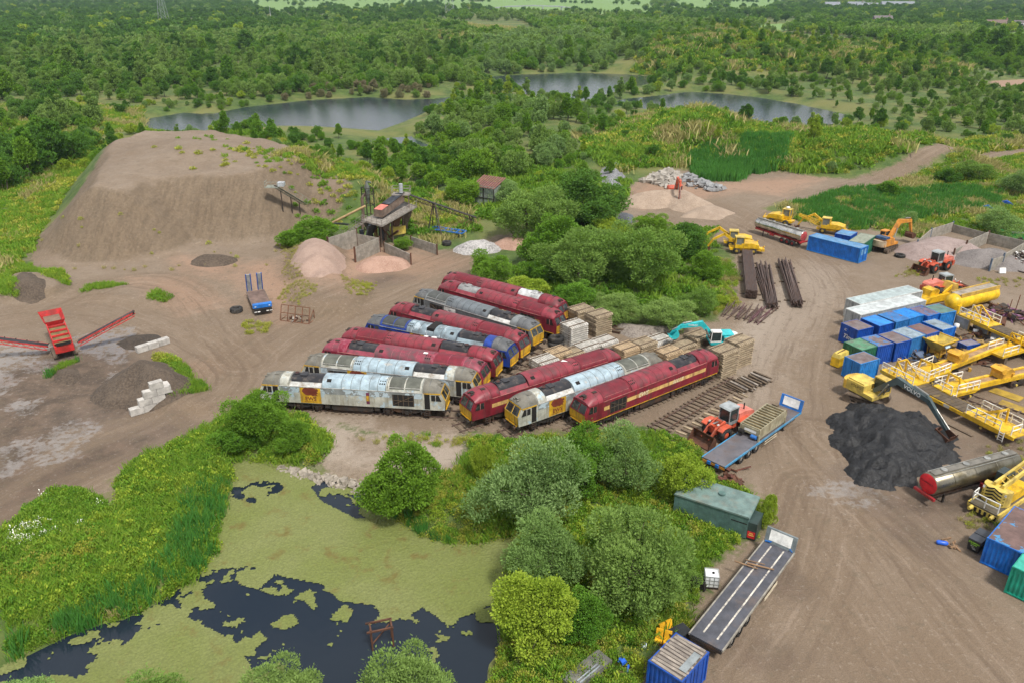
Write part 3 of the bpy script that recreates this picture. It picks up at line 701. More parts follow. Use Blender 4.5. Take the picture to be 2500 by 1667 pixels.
def loco(A, B, liv, label, opt):
    """A: brow of the silencer end, B: brow of the radiator end"""
    c = mid(A, B); h = ang(A, B); Lv = LIV[liv]
    TRACKS.append((c, h))
    root = thing('diesel_locomotive', label, 'locomotive', (c[0], c[1], .16), h, 'scrapped diesel locomotives standing in rows')
    P = lambda nm, me, mat, **k: ob(nm, LM[me], mat, root, **k)
    body = P('body', 'body', Lv['body'])
    ob('gutter', LM['gutter'], Lv['edge'], body)
    for e in (0, 1):
        cab = P('cab', 'cab', Lv['body'], rz=e * PI)
        for nm, mt in (('cab_roof', Lv['cab'] or Lv['roof']), ('cab_band', opt.get('band', Lv['body'])), ('warning_panel', yellow_end), ('windscreen', glass_dark), ('screen_frame', opt.get('frame', Lv['body'])), ('side_window', glass_dark if opt.get('glazed') else hole_dark), ('window_bar', Lv['edge']), ('horn', Lv['cab'] or steel_dark)):
            ob(nm, LM[nm], mt, cab)
        for s in 'pn': ob('door', LM['door_' + s], hole_dark if (liv in ('grey', 'slate') or opt.get('open_doors')) else opt.get('door', Lv['grille']), cab)
        P('buffer_beam', 'buffer_beam', steel_dark, rz=e * PI); P('cab_step', 'cab_step', steel_dark, rz=e * PI)
        for y in (-.88, .88): o = P('buffer', 'buffer', steel_dark, rz=e * PI); o.location = (0, y, 0)
        bg = P('bogie', 'bogie', steel_dark); bg.location = (6.0 * (1 - 2 * e), 0, 0)
        for k in (-2.05, 0, 2.05):
            w = ob('wheelset', LM['wheelset'], rail_rust, bg); w.location = (k, 0, 0)
    hood_ = P('engine_hood', 'engine_hood', Lv['roof'])
    ob('roof_seam', LM['roof_seam'], opt.get('seam', M('seam_' + liv, {'maroon': (.10, .01, .015), 'rose': (.33, .1, .12), 'grey': (.12, .13, .13), 'slate': (.06, .07, .07), 'blue': (.06, .065, .07)}[liv], .7)), hood_)
    ob('roof_vent', LM['roof_vent'], hole_dark, hood_)
    P('roof_grille', 'roof_grille', Lv['grille'])
    sl = P('silencer', 'silencer', opt.get('sil', black_roof)); ob('exhaust', LM['exhaust'], opt.get('sil', black_roof), sl); ob('exhaust_mouth', LM['exhaust_mouth'], M('rusty_exhaust', (.06, .02, .015), .8), sl)
    P('silencer_ledge', 'silencer_ledge', opt.get('ledge', Lv['edge'] if liv in ('grey', 'slate') else Lv['roof']))
    P('fuel_tank', 'fuel_tank', steel_dark)
    for s in (-1, 1):
        q = 'p' if s > 0 else 'n'
        bay = P('side_opening', 'bay_' + q, hole_dark); ob('opening_bars', LM['bars_' + q], opt.get('bars', RB), bay)
        if liv in ('grey', 'slate'):
            side_panel(root, 'upper_band', -7.8, 7.8, 2.32, 2.96, s, opt.get('upper', M('mid_grey_band', (.22, .235, .235), .5, peel=(.45, .55, .62), pamt=.52, ps=.7, dirt=(.12, .12, .11), damt=.3)), .002)
        if opt.get('stripe'):
            side_panel(root, 'gold_stripe', -7.8, 4.5, 1.95, 2.38, s, gold, .003); side_panel(root, 'gold_stripe', 7.0, 7.75, 1.95, 2.38, s, gold, .003)
            if opt['stripe'] == 2:
                side_panel(root, 'orange_line', -9.9, 9.9, 1.06, 1.15, s, yellow_end, .003)
                lettering('EWS', .72, ivory, root, (2.1, s * 1.345, 2.16), rz=0 if s < 0 else PI, shear=.25)
                lettering(opt.get('num', '60017'), .66, ivory, root, (-3.2, s * 1.345, 2.16), rz=0 if s < 0 else PI, shear=.25)
        if opt.get('ews'):
            x0, x1 = opt['ews']; ews_panel(root, s, x0, x1)
    if opt.get('plate'): lettering(opt['plate'], .2, M('black_print', (.03, .03, .03)), root, (-9.0, -1.335, 1.85))
    return root
RB = M('rusty_engine_bars', (.10, .07, .045), .8)
def LE(a, b): return G(*a, 3.3), G(*b, 3.3)
FB = yellow_end
def lo(a, b, flip, liv, label, **opt):
    A, B = LE(a, b)
    return loco(B, A, liv, label, opt) if flip else loco(A, B, liv, label, opt)
# left row, nearest first; flip = radiators at the left end
l_I = lo((646, 921.6), (1086, 945.5), False, 'grey', 'peeling pale grey locomotive nearest the pond, yellow EWS panel near its left end', ews=(-5.6, -3.3), band=FB, frame=FB, plate='60086')
l_H = lo((749.7, 876), (1164.3, 917.4), True, 'grey', 'pale grey locomotive second from the pond with yellow panel behind its left cab', ews=(2.3, 4.6), band=FB, frame=FB)
l_G = lo((796.6, 839.2), (1185.2, 895.3), False, 'rose', 'bleached rose maroon locomotive next behind the two pale grey ones')
l_F = lo((845, 811), (1212.6, 868.5), True, 'maroon', 'plain maroon locomotive beside the blue one, white daubs on its roof')
l_E = lo((908.5, 778.6), (1248.8, 845.9), True, 'blue', 'blue locomotive with grey roof and a yellow side panel', ews=(1.2, 3.4), frame=M('deep_blue_paint', (.012, .05, .30)))
l_D = lo((965.8, 747.3), (1277.5, 825.8), False, 'maroon', 'maroon locomotive between the blue one and the dark grey one')
l_C = lo((1026.4, 714.6), (1307.8, 798.1), True, 'slate', 'dark grey locomotive lettered Transrail with yellow cab ends', band=FB, frame=FB, upper=M('slate_upper_band', (.12, .135, .14), .5, dirt=(.2, .2, .2), damt=.3))
l_B = lo((1083.8, 693.1), (1366.4, 771.6), False, 'maroon', 'maroon locomotive with gold stripe lettered EWS, second from the back of the left row', stripe=2, num='60001', sil=M('whitened_silencer', (.30, .30, .30), .5, dirt=(.04, .04, .045), damt=.55))
l_A = lo((1094.9, 672.6), (1373, 743.3), True, 'maroon', 'rearmost maroon locomotive beside the green thicket, silver patch on its roof', sil=M('silver_silencer', (.55, .56, .56), .4, dirt=(.08, .08, .085), damt=.45))
# right row
l_J = lo((1143.4, 970.5), (1499, 860), False, 'maroon', 'maroon locomotive with short gold stripe, left of the three angled ones', stripe=1, glazed=1)
l_K = lo((1254.8, 985), (1602.8, 870.2), False, 'grey', 'pale grey locomotive between two maroon ones, yellow EWS panel behind its cab', ews=(-6.4, -4.2), band=FB, frame=FB)
l_L = lo((1415.7, 980.2), (1734.6, 860.8), True, 'maroon', 'maroon locomotive lettered EWS and 60017, rightmost of the three angled ones', stripe=2, num='60017', glazed=1)
# extras seen on single locomotives
p = side_panel(l_C, 'logo_panel', 2.3, 4.3, 1.5, 2.85, -1, white_paint); p2 = side_panel(l_C, 'logo_panel', 2.3, 4.3, 1.5, 2.85, 1, white_paint)
for q, s in ((p, -1), (p2, 1)):
    lettering('T', .8, M('slate_print', (.12, .13, .14)), q, (3.3, s * 1.352, 2.2), rz=0 if s < 0 else PI)
    lettering('Transrail', .7, white_paint, l_C, (0.2, s * 1.352, 2.1), rz=0 if s < 0 else PI)
b = MB(); b.at((-1.6, -.9, 3.75)); b.plate([(.35 * math.cos(a) * (1 + .25 * math.sin(5 * a)), .28 * math.sin(a)) for a in np.linspace(0, 2 * PI, 12)[:-1]], 0, .06); b.at((-.6, -.8, 3.82)); b.box((0, 0, 0), (.5, .35, .06)); ob('paint_daub', b, white_paint, l_F)
b = MB(); b.bb(.1, 1.05, -1.1, 1.1, 3.55, 3.99); ob('missing_roof_panel', b, hole_dark, l_E)
b = MB(); b.bb(1.7, 2.05, -1.352, -1.345, 1.4, 2.75); ob('side_patch', b, M('purple_patch', (.12, .02, .06), .6), l_I)
b = MB(); b.bb(1.72, 2.03, -1.362, -1.354, 1.75, 2.4); ob('side_patch', b, yellow_end, l_I)
b = MB(); b.at((3.0, -.35, 4.0)).box((0, 0, 0), (.5, .35, .06)); ob('roof_plate', b, white_paint, l_G)
b = MB(); b.add([(2.2, .2, 3.985), (2.9, -.25, 3.975), (2.75, .5, 3.94)], [(0, 1, 2)]); ob('paint_daub', b, white_paint, l_J)
# ------------------------------------------------------------------ tracks under the locomotives: each sleeper a piece
conc = M('weathered_concrete', (.36, .33, .28), .85, dirt=(.17, .13, .085), damt=.5, bump=.3)
wood = M('old_sleeper_timber', (.13, .095, .065), .9, dirt=(.22, .18, .13), damt=.4, bump=.4)
b = MB(); b.box((0, 0, .02), (.26, 2.5, .12)); SLEEPER = b.mesh('sleeper')
def track(c, h, length, label, mat=wood, z=0.0, group='short sidings under the locomotives'):
    root = thing('railway_track', label, 'track', (c[0], c[1], z), h, group)
    for s in (-1, 1):
        b = MB(); y = s * .7525; b.prism([(0, 0), (length, 0)][:0] or [(-length / 2, .06), (length / 2, .06), (length / 2, .16), (-length / 2, .16)], y - .035, y + .035); b.prism([(-length / 2, .055), (length / 2, .055), (length / 2, .075), (-length / 2, .075)], y - .07, y + .07)
        ob('rail', b, rail_rust, root)
    k = int(length / .72)
    for i in range(k):
        o = ob('sleeper', SLEEPER, mat, root); o.location = (-length / 2 + (i + .5) * length / k, rnd.uniform(-.06, .06), 0); o.rotation_euler[2] = rnd.uniform(-.03, .03)
    return root
names = ['the pale grey locomotive nearest the pond', 'the second pale grey locomotive', 'the bleached rose locomotive', 'the locomotive with white roof daubs', 'the blue locomotive', 'the maroon locomotive beside the blue one', 'the dark grey locomotive', 'the striped maroon locomotive of the left row', 'the rearmost maroon locomotive', 'the left angled locomotive', 'the middle angled locomotive', 'the locomotive numbered 60017']
for (c, h), nm in zip(TRACKS, names): track(c, h, 23.0, 'rusty track on old sleepers under ' + nm)
CT = crop(1600, 920, .2976)
a, b_ = CT(30, 425), CT(655, 45)
track(mid(a, b_), ang(a, b_), dist(a, b_) + 1.5, 'empty rusty track panel beside the locomotive numbered 60017', group=None, z=.1)
# ------------------------------------------------------------------ vegetation
def leaf_mat(name, a, b_, c_=None, trans=.3):
    m = bpy.data.materials.new(name); m.use_nodes = True; n = m.node_tree; n.nodes.clear(); t = NT(n)
    o = t.N('ShaderNodeOutputMaterial'); d = t.N('ShaderNodeBsdfDiffuse'); tr = t.N('ShaderNodeBsdfTranslucent'); mx_ = t.N('ShaderNodeMixShader'); mx_.inputs[0].default_value = trans
    oi = t.N('ShaderNodeObjectInfo')
    K_ = 1.8; a = tuple(x * K_ for x in a); b_ = tuple(x * K_ for x in b_); c_ = tuple(x * K_ for x in c_) if c_ else None
    col = t.mix(t.attr('tint'), a, b_)
    col = t.mix(t.math('MULTIPLY', oi.outputs['Random'], .6), col, c_ or tuple(x * 1.3 for x in b_))
    t.L(col, d.inputs[0]); t.L(t.mix(.5, col, (.22, .30, .03)), tr.inputs[0])
    t.L(d.outputs[0], mx_.inputs[1]); t.L(tr.outputs[0], mx_.inputs[2]); t.L(mx_.outputs[0], o.inputs[0])
    return m
bark = M('grey_brown_bark', (.10, .08, .06), .9)
LEAF = {
    'green': leaf_mat('leaf_mid_green', (.032, .095, .010), (.100, .200, .028), (.13, .21, .022)),
    'dark': leaf_mat('leaf_dark_green', (.022, .065, .010), (.064, .140, .024), (.075, .15, .03)),
    'willow': leaf_mat('leaf_grey_willow', (.070, .130, .036), (.185, .265, .105), (.13, .21, .055)),
    'sallow': leaf_mat('leaf_sallow_green', (.048, .108, .016), (.145, .225, .050), (.17, .235, .075)),
    'lime': leaf_mat('leaf_yellow_green', (.10, .175, .014), (.24, .30, .04), (.20, .26, .03)),
    'brown': leaf_mat('leaf_brown_scrub', (.10, .085, .05), (.22, .18, .125), (.14, .15, .07)),
    'grass': leaf_mat('grass_green', (.050, .140, .012), (.150, .250, .028), (.18, .24, .04)),
    'reed': leaf_mat('reed_green', (.022, .095, .018), (.06, .18, .035), (.06, .16, .03)),
    'yellow': leaf_mat('weed_yellow_green', (.13, .165, .016), (.28, .29, .04), (.26, .25, .07)),
    'straw': leaf_mat('dry_grass_straw', (.20, .17, .075), (.36, .31, .15), (.22, .22, .07)),
    'flower': leaf_mat('white_flower', (.5, .5, .42), (.75, .75, .68)),
}
def unit(r, n):
    v = r.normal(size=(n, 3)); return v / np.linalg.norm(v, axis=1, keepdims=True)
def leaf_quads(r, pos, long, ls, asp):
    n = len(pos)
    nrm = unit(r, n); wid = np.cross(long, nrm); wid /= np.linalg.norm(wid, axis=1, keepdims=True) + 1e-9
    l = ls * r.uniform(.6, 1.35, (n, 1))
    a = pos - long * l * .5; c = pos + long * l * .5; b = pos + wid * l * asp * .5; d = pos - wid * l * asp * .5
    return np.stack([a, b, c, d], 1).reshape(-1, 3)
def tint_mesh(name, co, tint, mat, k=4):
    me = np_mesh(name, co, np.arange(len(co)).reshape(-1, k), False)
    fattr(me, 'tint', np.repeat(np.clip(tint, 0, 1), k)); me.materials.append(mat); return me
def crown_mesh(name, seed, w, h, lobes, nleaf, ls, up, asp, base, mat, shape='round'):
    r = np.random.default_rng(seed)
    # several leaders of unequal height, each carrying foliage clumps
    ns = 4; sa = r.uniform(0, 2 * PI, ns); sr = r.uniform(.08, .30, ns) * w; sz = r.uniform(.5, .8, ns); sh_ = r.uniform(.62, 1.0, ns); sh_[0] = 1.; sr[0] *= .4
    j = r.integers(0, ns, lobes); dirs = unit(r, lobes); dirs[:, 2] = np.where(dirs[:, 2] < -.2, -dirs[:, 2] * r.choice((-1, 1), lobes), dirs[:, 2])
    rad = r.uniform(.45, 1.0, lobes)[:, None]; cz = base + (h - base) * .45
    hj = base + (h * sh_[j] - base); cj = np.stack([np.cos(sa[j]) * sr[j], np.sin(sa[j]) * sr[j], base + (hj - base) * .46], 1)
    cen = cj + dirs * rad * np.stack([w * sz[j] / 2, w * sz[j] / 2, (hj - base) * .46], 1)
    lr = r.uniform(.07, .19, lobes) * w
    if shape == 'tall': cen[:, :2] *= (1.1 - .7 * np.clip((cen[:, 2] - base) / (h - base), 0, 1))[:, None]; lr *= .85
    lr[1:3] = w * .24; cen[1] = cj[1]; cen[2] = cj[2]
    cen[0] = (0, 0, cz); lr[0] = w * .29
    p = lr ** 2; k = r.choice(lobes, nleaf, p=p / p.sum())
    dd = unit(r, nleaf); dd[:, 2] += .25; dd /= np.linalg.norm(dd, axis=1, keepdims=True)
    pos = cen[k] + dd * (lr[k] * (1 - .42 * r.random(nleaf) ** 2))[:, None] * np.array([1, 1, .92])
    # some stray shoots break the outline
    stray = r.random(nleaf) < .10; pos[stray] += dd[stray] * (lr[k][stray] * r.uniform(.05, .35, stray.sum()))[:, None] + np.array([0, 0, .25 * ls])
    deep = np.zeros(nleaf, bool)
    for j in range(lobes): deep |= (np.linalg.norm((pos - cen[j]) / np.array([1, 1, .92]), axis=1) < lr[j] * .55) & (k != j)
    ok = ~deep & (pos[:, 2] > .05)
    pos, k, dd = pos[ok], k[ok], dd[ok]
    long = dd * (1 - up) + np.array([0, 0, 1.]) * up + unit(r, len(pos)) * .55; long /= np.linalg.norm(long, axis=1, keepdims=True)
    lt = r.random(lobes)
    return tint_mesh(name, leaf_quads(r, pos, long, ls, asp), lt[k] * .55 + r.random(len(pos)) * .45, mat), cen
def trunk_mesh(name, cen, h, r0, seed):
    r = random.Random(seed); b = MB()
    top = (r.uniform(-.1, .1) * h, r.uniform(-.1, .1) * h, h * .55)
    b.cyl((0, 0, -.3), (top[0] * .5, top[1] * .5, h * .28), r0, r0 * .75, 7, False); b.cyl((top[0] * .5, top[1] * .5, h * .28), top, r0 * .75, r0 * .4, 7, False)
    for c in cen[1:8]:
        s = r.uniform(.2, .8); b.cyl((top[0] * s, top[1] * s, h * (.2 + .35 * s)), tuple(c), r0 * .38, r0 * .1, 5, False)
    me = b.mesh(name); me.materials.append(bark); return me
PROTO = {}
def proto(key, seed, w, h, lobes, nleaf, ls, up, asp, base, leaf, shape='round', r0=.14):
    cm, cen = crown_mesh('crown', seed, w, h, lobes, nleaf, ls, up, asp, base, LEAF[leaf], shape)
    PROTO[key] = (cm, trunk_mesh('trunk', cen, h, r0, seed), w, h)
i = 0
for leaf in ('green', 'dark', 'willow', 'sallow', 'lime'):
    for k in range(2):
        i += 1; proto(('near', leaf, k), 100 + i, 6., 5.4, 46, 32000, .18, .35 if leaf in ('willow', 'sallow') else .12, .42 if leaf in ('willow', 'sallow') else .6, .15, leaf)
for leaf in ('green', 'dark', 'willow', 'sallow', 'lime', 'brown'):
    for k in range(2):
        i += 1; proto(('mid', leaf, k), 200 + i, 7., 6.6, 30, 5600, .42, .3, .5, .1, leaf, 'round')
    i += 1; proto(('mid', leaf, 2), 300 + i, 5., 8.5, 28, 4800, .42, .35, .5, .2, leaf, 'tall')
for leaf in ('green', 'dark', 'sallow', 'lime', 'willow'):
    for k in range(2):
        i += 1; proto(('far', leaf, k), 400 + i, 12., 11., 26, 1300, 1.25, .1, .75, 1.0, leaf, r0=.3)
def tuft_mesh(seed, n, h, spread, w, mat, lean=.35, heads=0):
    r = np.random.default_rng(seed)
    p = r.normal(size=(n, 2)) * spread * .5
    hh = h * r.uniform(.5, 1.1, n); ln = r.normal(size=(n, 2)) * lean * hh[:, None]
    ax = r.uniform(0, PI, n); wx = np.stack([np.cos(ax), np.sin(ax)], 1) * w
    z = np.zeros(n)
    a = np.column_stack([p - wx * .6, z - .1]); b = np.column_stack([p + wx * .6, z - .1])
    m1 = np.column_stack([p + wx + ln * .45, hh * .6]); tip = np.column_stack([p + ln, hh])
    me = tint_mesh('tuft', np.stack([a, b, m1, tip], 1).reshape(-1, 3), r.random(n), mat)
    return me
def weed_mesh(seed, n, h, spread, ls, mat):
    r = np.random.default_rng(seed)
    d = unit(r, n); d[:, 2] = np.abs(d[:, 2]); rad = r.random(n) ** .4
    pos = d * rad[:, None] * np.array([spread, spread, h]); pos[:, 2] *= .95
    long = d * .6 + np.array([0, 0, .5]) + unit(r, n) * .6; long /= np.linalg.norm(long, axis=1, keepdims=True)
    return tint_mesh('tuft', leaf_quads(r, pos, long, ls, .55), r.random(n), mat)
TUFT = {
    'grass': [tuft_mesh(1, 46, .75, .5, .035, LEAF['grass']), tuft_mesh(2, 46, .95, .55, .035, LEAF['grass'])],
    'reed': [tuft_mesh(3, 44, 1.7, .55, .045, LEAF['reed'], .14), tuft_mesh(4, 44, 2.0, .6, .045, LEAF['reed'], .16)],
    'straw': [tuft_mesh(5, 40, .8, .5, .03, LEAF['straw'], .4)],
    'weed': [weed_mesh(6, 130, .8, .55, .20, LEAF['green']), weed_mesh(7, 130, .9, .6, .18, LEAF['grass'])],
    'yellow': [weed_mesh(8, 120, .8, .6, .17, LEAF['yellow'])],
    'lime': [weed_mesh(18, 120, .8, .6, .2, LEAF['lime'])],
    'flower': [weed_mesh(9, 26, 1.15, .5, .12, LEAF['flower'])],
    'cgrass': [tuft_mesh(10, 60, 1.3, 1.5, .11, LEAF['grass']), weed_mesh(11, 110, 1.0, 1.2, .45, LEAF['grass'])],
    'cyellow': [weed_mesh(12, 110, 1.1, 1.3, .42, LEAF['yellow'])],
    'cstraw': [tuft_mesh(13, 60, 1.3, 1.5, .10, LEAF['straw'])],
    'creed': [tuft_mesh(14, 70, 2.0, 1.1, .10, LEAF['reed'], .12)],
    'cweed': [weed_mesh(15, 110, 1.3, 1.3, .5, LEAF['green'])],
}
PCOL = {}
def proto_collection(key, meshes):
    if key in PCOL: return PCOL[key]
    c = bpy.data.collections.new('stock_' + key)
    for j, ms_ in enumerate(meshes):
        o = bpy.data.objects.new('stock_%s_%02d' % (key, j), ms_); c.objects.link(o)
    PCOL[key] = c; return c
def join_np(me_a, me_b):
    b = bpy.data.meshes.new('tree_stock')
    import bmesh
    bm = bmesh.new(); bm.from_mesh(me_a); k = len(bm.faces); bm.from_mesh(me_b); bm.faces.ensure_lookup_table()
    for f in bm.faces[k:]: f.material_index = 1
    bm.to_mesh(b); bm.free(); b.materials.append(me_a.materials[0]); b.materials.append(me_b.materials[0]); return b
def scatter(name, label, cat, co, scl, idx_, coll, group=None):
    me = bpy.data.meshes.new(name); me.vertices.add(len(co)); me.vertices.foreach_set('co', np.ascontiguousarray(co, np.float32).ravel())
    r = np.random.default_rng(len(co)); fattr(me, 'scl', scl); fattr(me, 'rot', r.uniform(0, 2 * PI, len(co)))
    a = me.attributes.new('pick', 'INT', 'POINT'); a.data.foreach_set('value', np.ascontiguousarray(idx_, np.int32))
    o = bpy.data.objects.new(name, me); COL.objects.link(o); tag(o, label, cat, group, 'stuff')
    ng = bpy.data.node_groups.new(name + '_scatter', 'GeometryNodeTree')
    ng.interface.new_socket('Geometry', in_out='INPUT', socket_type='NodeSocketGeometry'); ng.interface.new_socket('Geometry', in_out='OUTPUT', socket_type='NodeSocketGeometry')
    N = ng.nodes.new; gi, go = N('NodeGroupInput'), N('NodeGroupOutput'); ip = N('GeometryNodeInstanceOnPoints'); ci = N('GeometryNodeCollectionInfo')
    ci.inputs['Collection'].default_value = coll; ci.inputs['Separate Children'].default_value = True; ci.inputs['Reset Children'].default_value = True
    def na(nm, ty): x = N('GeometryNodeInputNamedAttribute'); x.data_type = ty; x.inputs['Name'].default_value = nm; return x.outputs[0]
    cx = N('ShaderNodeCombineXYZ'); er = N('FunctionNodeEulerToRotation'); l = ng.links.new
    l(gi.outputs[0], ip.inputs['Points']); l(ci.outputs[0], ip.inputs['Instance']); ip.inputs['Pick Instance'].default_value = True
    l(na('pick', 'INT'), ip.inputs['Instance Index']); l(na('rot', 'FLOAT'), cx.inputs[2]); l(cx.outputs[0], er.inputs[0]); l(er.outputs[0], ip.inputs['Rotation']); l(na('scl', 'FLOAT'), ip.inputs['Scale'])
    l(ip.outputs[0], go.inputs[0])
    md = o.modifiers.new('scatter', 'NODES'); md.node_group = ng
    return o
TGROUPS = {}
def tree(x, y, w, key, label, name='tree', cat='tree', group=None, hk=1.0, z=None, rz=None):
    cm, tm, w0, h0 = PROTO[key]
    root = thing(name, label, cat, (x, y, (hz(x, y) if z is None else z) - .05), rnd.uniform(0, 2 * PI) if rz is None else rz, group)
    s = w / w0; root.scale = (s, s, s * hk)
    ob('trunk', tm, None, root); ob('crown', cm, None, root)
    return root
def px_scale(x, y): return FPX * .94079 / (y * CP + CAM_H * SP)      # px per metre in the 2352 px wide view
def nt_(u, v, wpx, leaf, label, hk=1.0, k=0, name='bush', cat='bush', cls='near'):
    x, y = D(u, v, 0); s = px_scale(x, y)
    return tree(x, y, wpx / s, (cls, leaf, k), label, name, cat, None, hk)
# --- bushes and trees that can be told apart, nearest first
NEAR = [
    (925, 1152, 178, 'green', 'round green bush on the gravelly north bank of the pond', 1.25, 0),
    (1228, 1200, 235, 'willow', 'broad pale willow in front of the three angled locomotives', 1.15, 0),
    (1118, 1110, 62, 'lime', 'tall yellow green bush beside the front of the left angled locomotive', 2.2, 1),
    (1345, 1128, 150, 'green', 'dark green bush between the broad pale willow and the flatbed with the screen box', 1.15, 1),
    (1440, 1130, 165, 'willow', 'silvery willow below the loading shovel with the rusty bucket', 1.2, 1),
    (1562, 1150, 135, 'lime', 'bright green bush at the rear of the flatbed with the screen box', 1.15, 0),
    (1268, 1335, 190, 'willow', 'pale bush at the pond edge left of the biggest foreground bush', 1.1, 1),
    (1432, 1400, 275, 'sallow', 'biggest foreground bush left of the white liquid container', 1.1, 0),
    (1250, 1478, 215, 'lime', 'yellow green bush overhanging the east shore of the pond', 1.0, 1),
    (1330, 1452, 150, 'green', 'dark bush tucked below the biggest foreground bush', .9, 0),
    (1535, 1330, 130, 'sallow', 'low bush in front of the green steel tank', .8, 1),
    (1760, 1205, 52, 'lime', 'small yellow green bush at the end of the green steel tank', 2.2, 0),
    (920, 1640, 250, 'sallow', 'pale bush at the bottom edge behind the rusty frame in the pond', 1.1, 1),
    (668, 1650, 215, 'sallow', 'rounded bush at the bottom edge over the duckweed', 1.15, 0),
    (330, 1655, 260, 'sallow', 'spreading bush at the bottom edge near the left reeds', .7, 1),
    (80, 1660, 220, 'willow', 'pale bush in the bottom left corner', .8, 0),
    (598, 1010, 130, 'green', 'leafy bush at the left end of the nearest grey locomotive', 1.25, 1),
    (668, 1020, 90, 'green', 'smaller leafy bush under the nearest grey locomotive', .95, 0),
    (545, 1030, 105, 'green', 'leafy bush on the bank left of the nearest grey locomotive', .9, 1),
    (1132, 648, 108, 'green', 'round bush at the back end of the rearmost locomotive', 1.1, 1),
    (1212, 545, 190, 'sallow', 'large bush beside the shed with the red roof', 1.15, 0),
    (1335, 515, 190, 'dark', 'large dark bush between the shed and the sandy clearing', 1.1, 1),
    (1265, 600, 150, 'green', 'bush at the left side of the central thicket', 1.2, 0),
    (1335, 662, 200, 'sallow', 'broad grey green bush in the middle of the central thicket', 1.15, 1),
    (1480, 650, 210, 'sallow', 'broad bush on the right side of the central thicket', 1.2, 0),
    (1570, 590, 130, 'dark', 'dark bush at the top right corner of the central thicket', 1.0, 0),
    (1490, 545, 90, 'green', 'small bush in front of the sandy clearing', 1.0, 1),
    (1400, 545, 90, 'lime', 'yellow green bush behind the central thicket', .9, 0),
    (1225, 690, 115, 'lime', 'low bush beside the two rearmost locomotives', .8, 1),
    (1330, 712, 130, 'green', 'low bush behind the tall stack of brown track panels', .9, 0),
    (1425, 740, 130, 'sallow', 'low bush at the front of the central thicket', .9, 1),
    (1530, 745, 140, 'sallow', 'low bush behind the turquoise excavator', .85, 0),
    (1612, 720, 100, 'sallow', 'low bush beside the loose rails', 1.0, 1),
    (1612, 640, 90, 'green', 'bush at the right edge of the central thicket beside the rail stacks', 1.1, 0),
    (1245, 655, 95, 'green', 'bush in the left front of the central thicket', 1.1, 1),
    (1410, 610, 150, 'sallow', 'grey green bush at the back of the central thicket', 1.1, 1),
    (715, 560, 132, 'green', 'green bush at the left foot of the washing plant', .8, 0),
    (922, 575, 45, 'green', 'small bush at the right foot of the washing plant', 1.2, 1),
    (2042, 455, 62, 'green', 'round bush beside the road to the right', 1.0, 0),
    (2174, 422, 55, 'dark', 'round dark bush further along the road to the right', 1.0, 1),
    (2245, 420, 90, 'sallow', 'bush at the right of the round dark bush by the road', .9, 0),
    (2330, 450, 90, 'willow', 'pale bush at the right edge by the reeds', 1.1, 1),
    (2290, 540, 120, 'willow', 'pale bush behind the concrete bays', .9, 0),
    (2085, 520, 55, 'willow', 'small pale bush among the reeds', 1.0, 1),
    (1660, 700, 45, 'lime', 'tiny yellow green bush in front of the loose rails', .8, 1),
    (1160, 470, 90, 'willow', 'pale bush behind the shed with the red roof', 1.1, 0),
    (1060, 470, 100, 'green', 'bush at the end of the right conveyor', 1.0, 1),
]
for u, v, w, leaf, lb, hk, k in NEAR: nt_(u, v, w, leaf, lb, hk * (.66 if v < 760 else .82 if v < 1060 else .92), k)
# --- the scrub and woods: the largest as single trees, the rest as one wood
ZONES = [  # outline, spacing, size range, mix of leaf kinds, size class, phrase
    ([(-80, 236), (-80, 128), (330, 100), (700, 70), (1050, 58), (1110, 110), (1100, 168), (1060, 200), (1000, 205), (850, 205), (700, 216), (500, 228), (350, 238), (250, 236)], 6.2, (5, 9.5), ('sallow', 'green', 'sallow', 'dark'), 'scrub tree in the thicket beyond the long lake'),
    ([(640, 222), (720, 205), (860, 198), (1000, 200), (1010, 218), (880, 222), (740, 226)], 4.5, (3, 5), ('brown', 'brown', 'sallow'), 'brownish shrub on the far shore of the long lake'),
    ([(-80, 300), (60, 262), (140, 250), (230, 290), (240, 310), (150, 335), (-80, 360)], 6., (5, 8), ('green', 'sallow', 'dark'), 'bush in the scrub left of the big earth mound'),
    ([(-80, 350), (150, 325), (245, 335), (215, 375), (110, 410), (70, 440), (-80, 480)], 5.5, (6, 9), ('dark', 'green'), 'dark tree in the row left of the big earth mound'),
    ([(490, 306), (560, 302), (720, 312), (880, 338), (1000, 355), (1060, 385), (1050, 430), (990, 445), (900, 425), (840, 385), (720, 345), (600, 325)], 4.6, (3.2, 5.5), ('green', 'dark', 'green'), 'bush in the belt behind the big earth mound'),
    ([(1000, 285), (1060, 262), (1180, 260), (1300, 276), (1420, 292), (1440, 300), (1380, 335), (1290, 380), (1180, 420), (1060, 425), (1010, 345), (910, 310)], 5.8, (4.5, 8), ('green', 'sallow', 'willow', 'green'), 'bush in the thicket between the lakes and the yard'),
    ([(1470, 185), (1520, 180), (1700, 200), (1900, 245), (2000, 268), (2130, 300), (2352, 310), (2420, 250), (2420, 170), (2250, 170), (2100, 178), (1900, 175), (1700, 168), (1560, 165)], 6., (3, 6.5), ('sallow', 'green', 'sallow', 'dark'), 'bush in the scrub beyond the right hand lake'),
    ([(1050, 172), (1110, 100), (1300, 70), (1420, 78), (1470, 140), (1490, 168), (1300, 164)], 6.5, (6, 10), ('willow', 'sallow', 'willow', 'green'), 'grey willow behind the dark middle lake'),
]
WOODS = []   # x, y, width, leaf
SINGLE = []
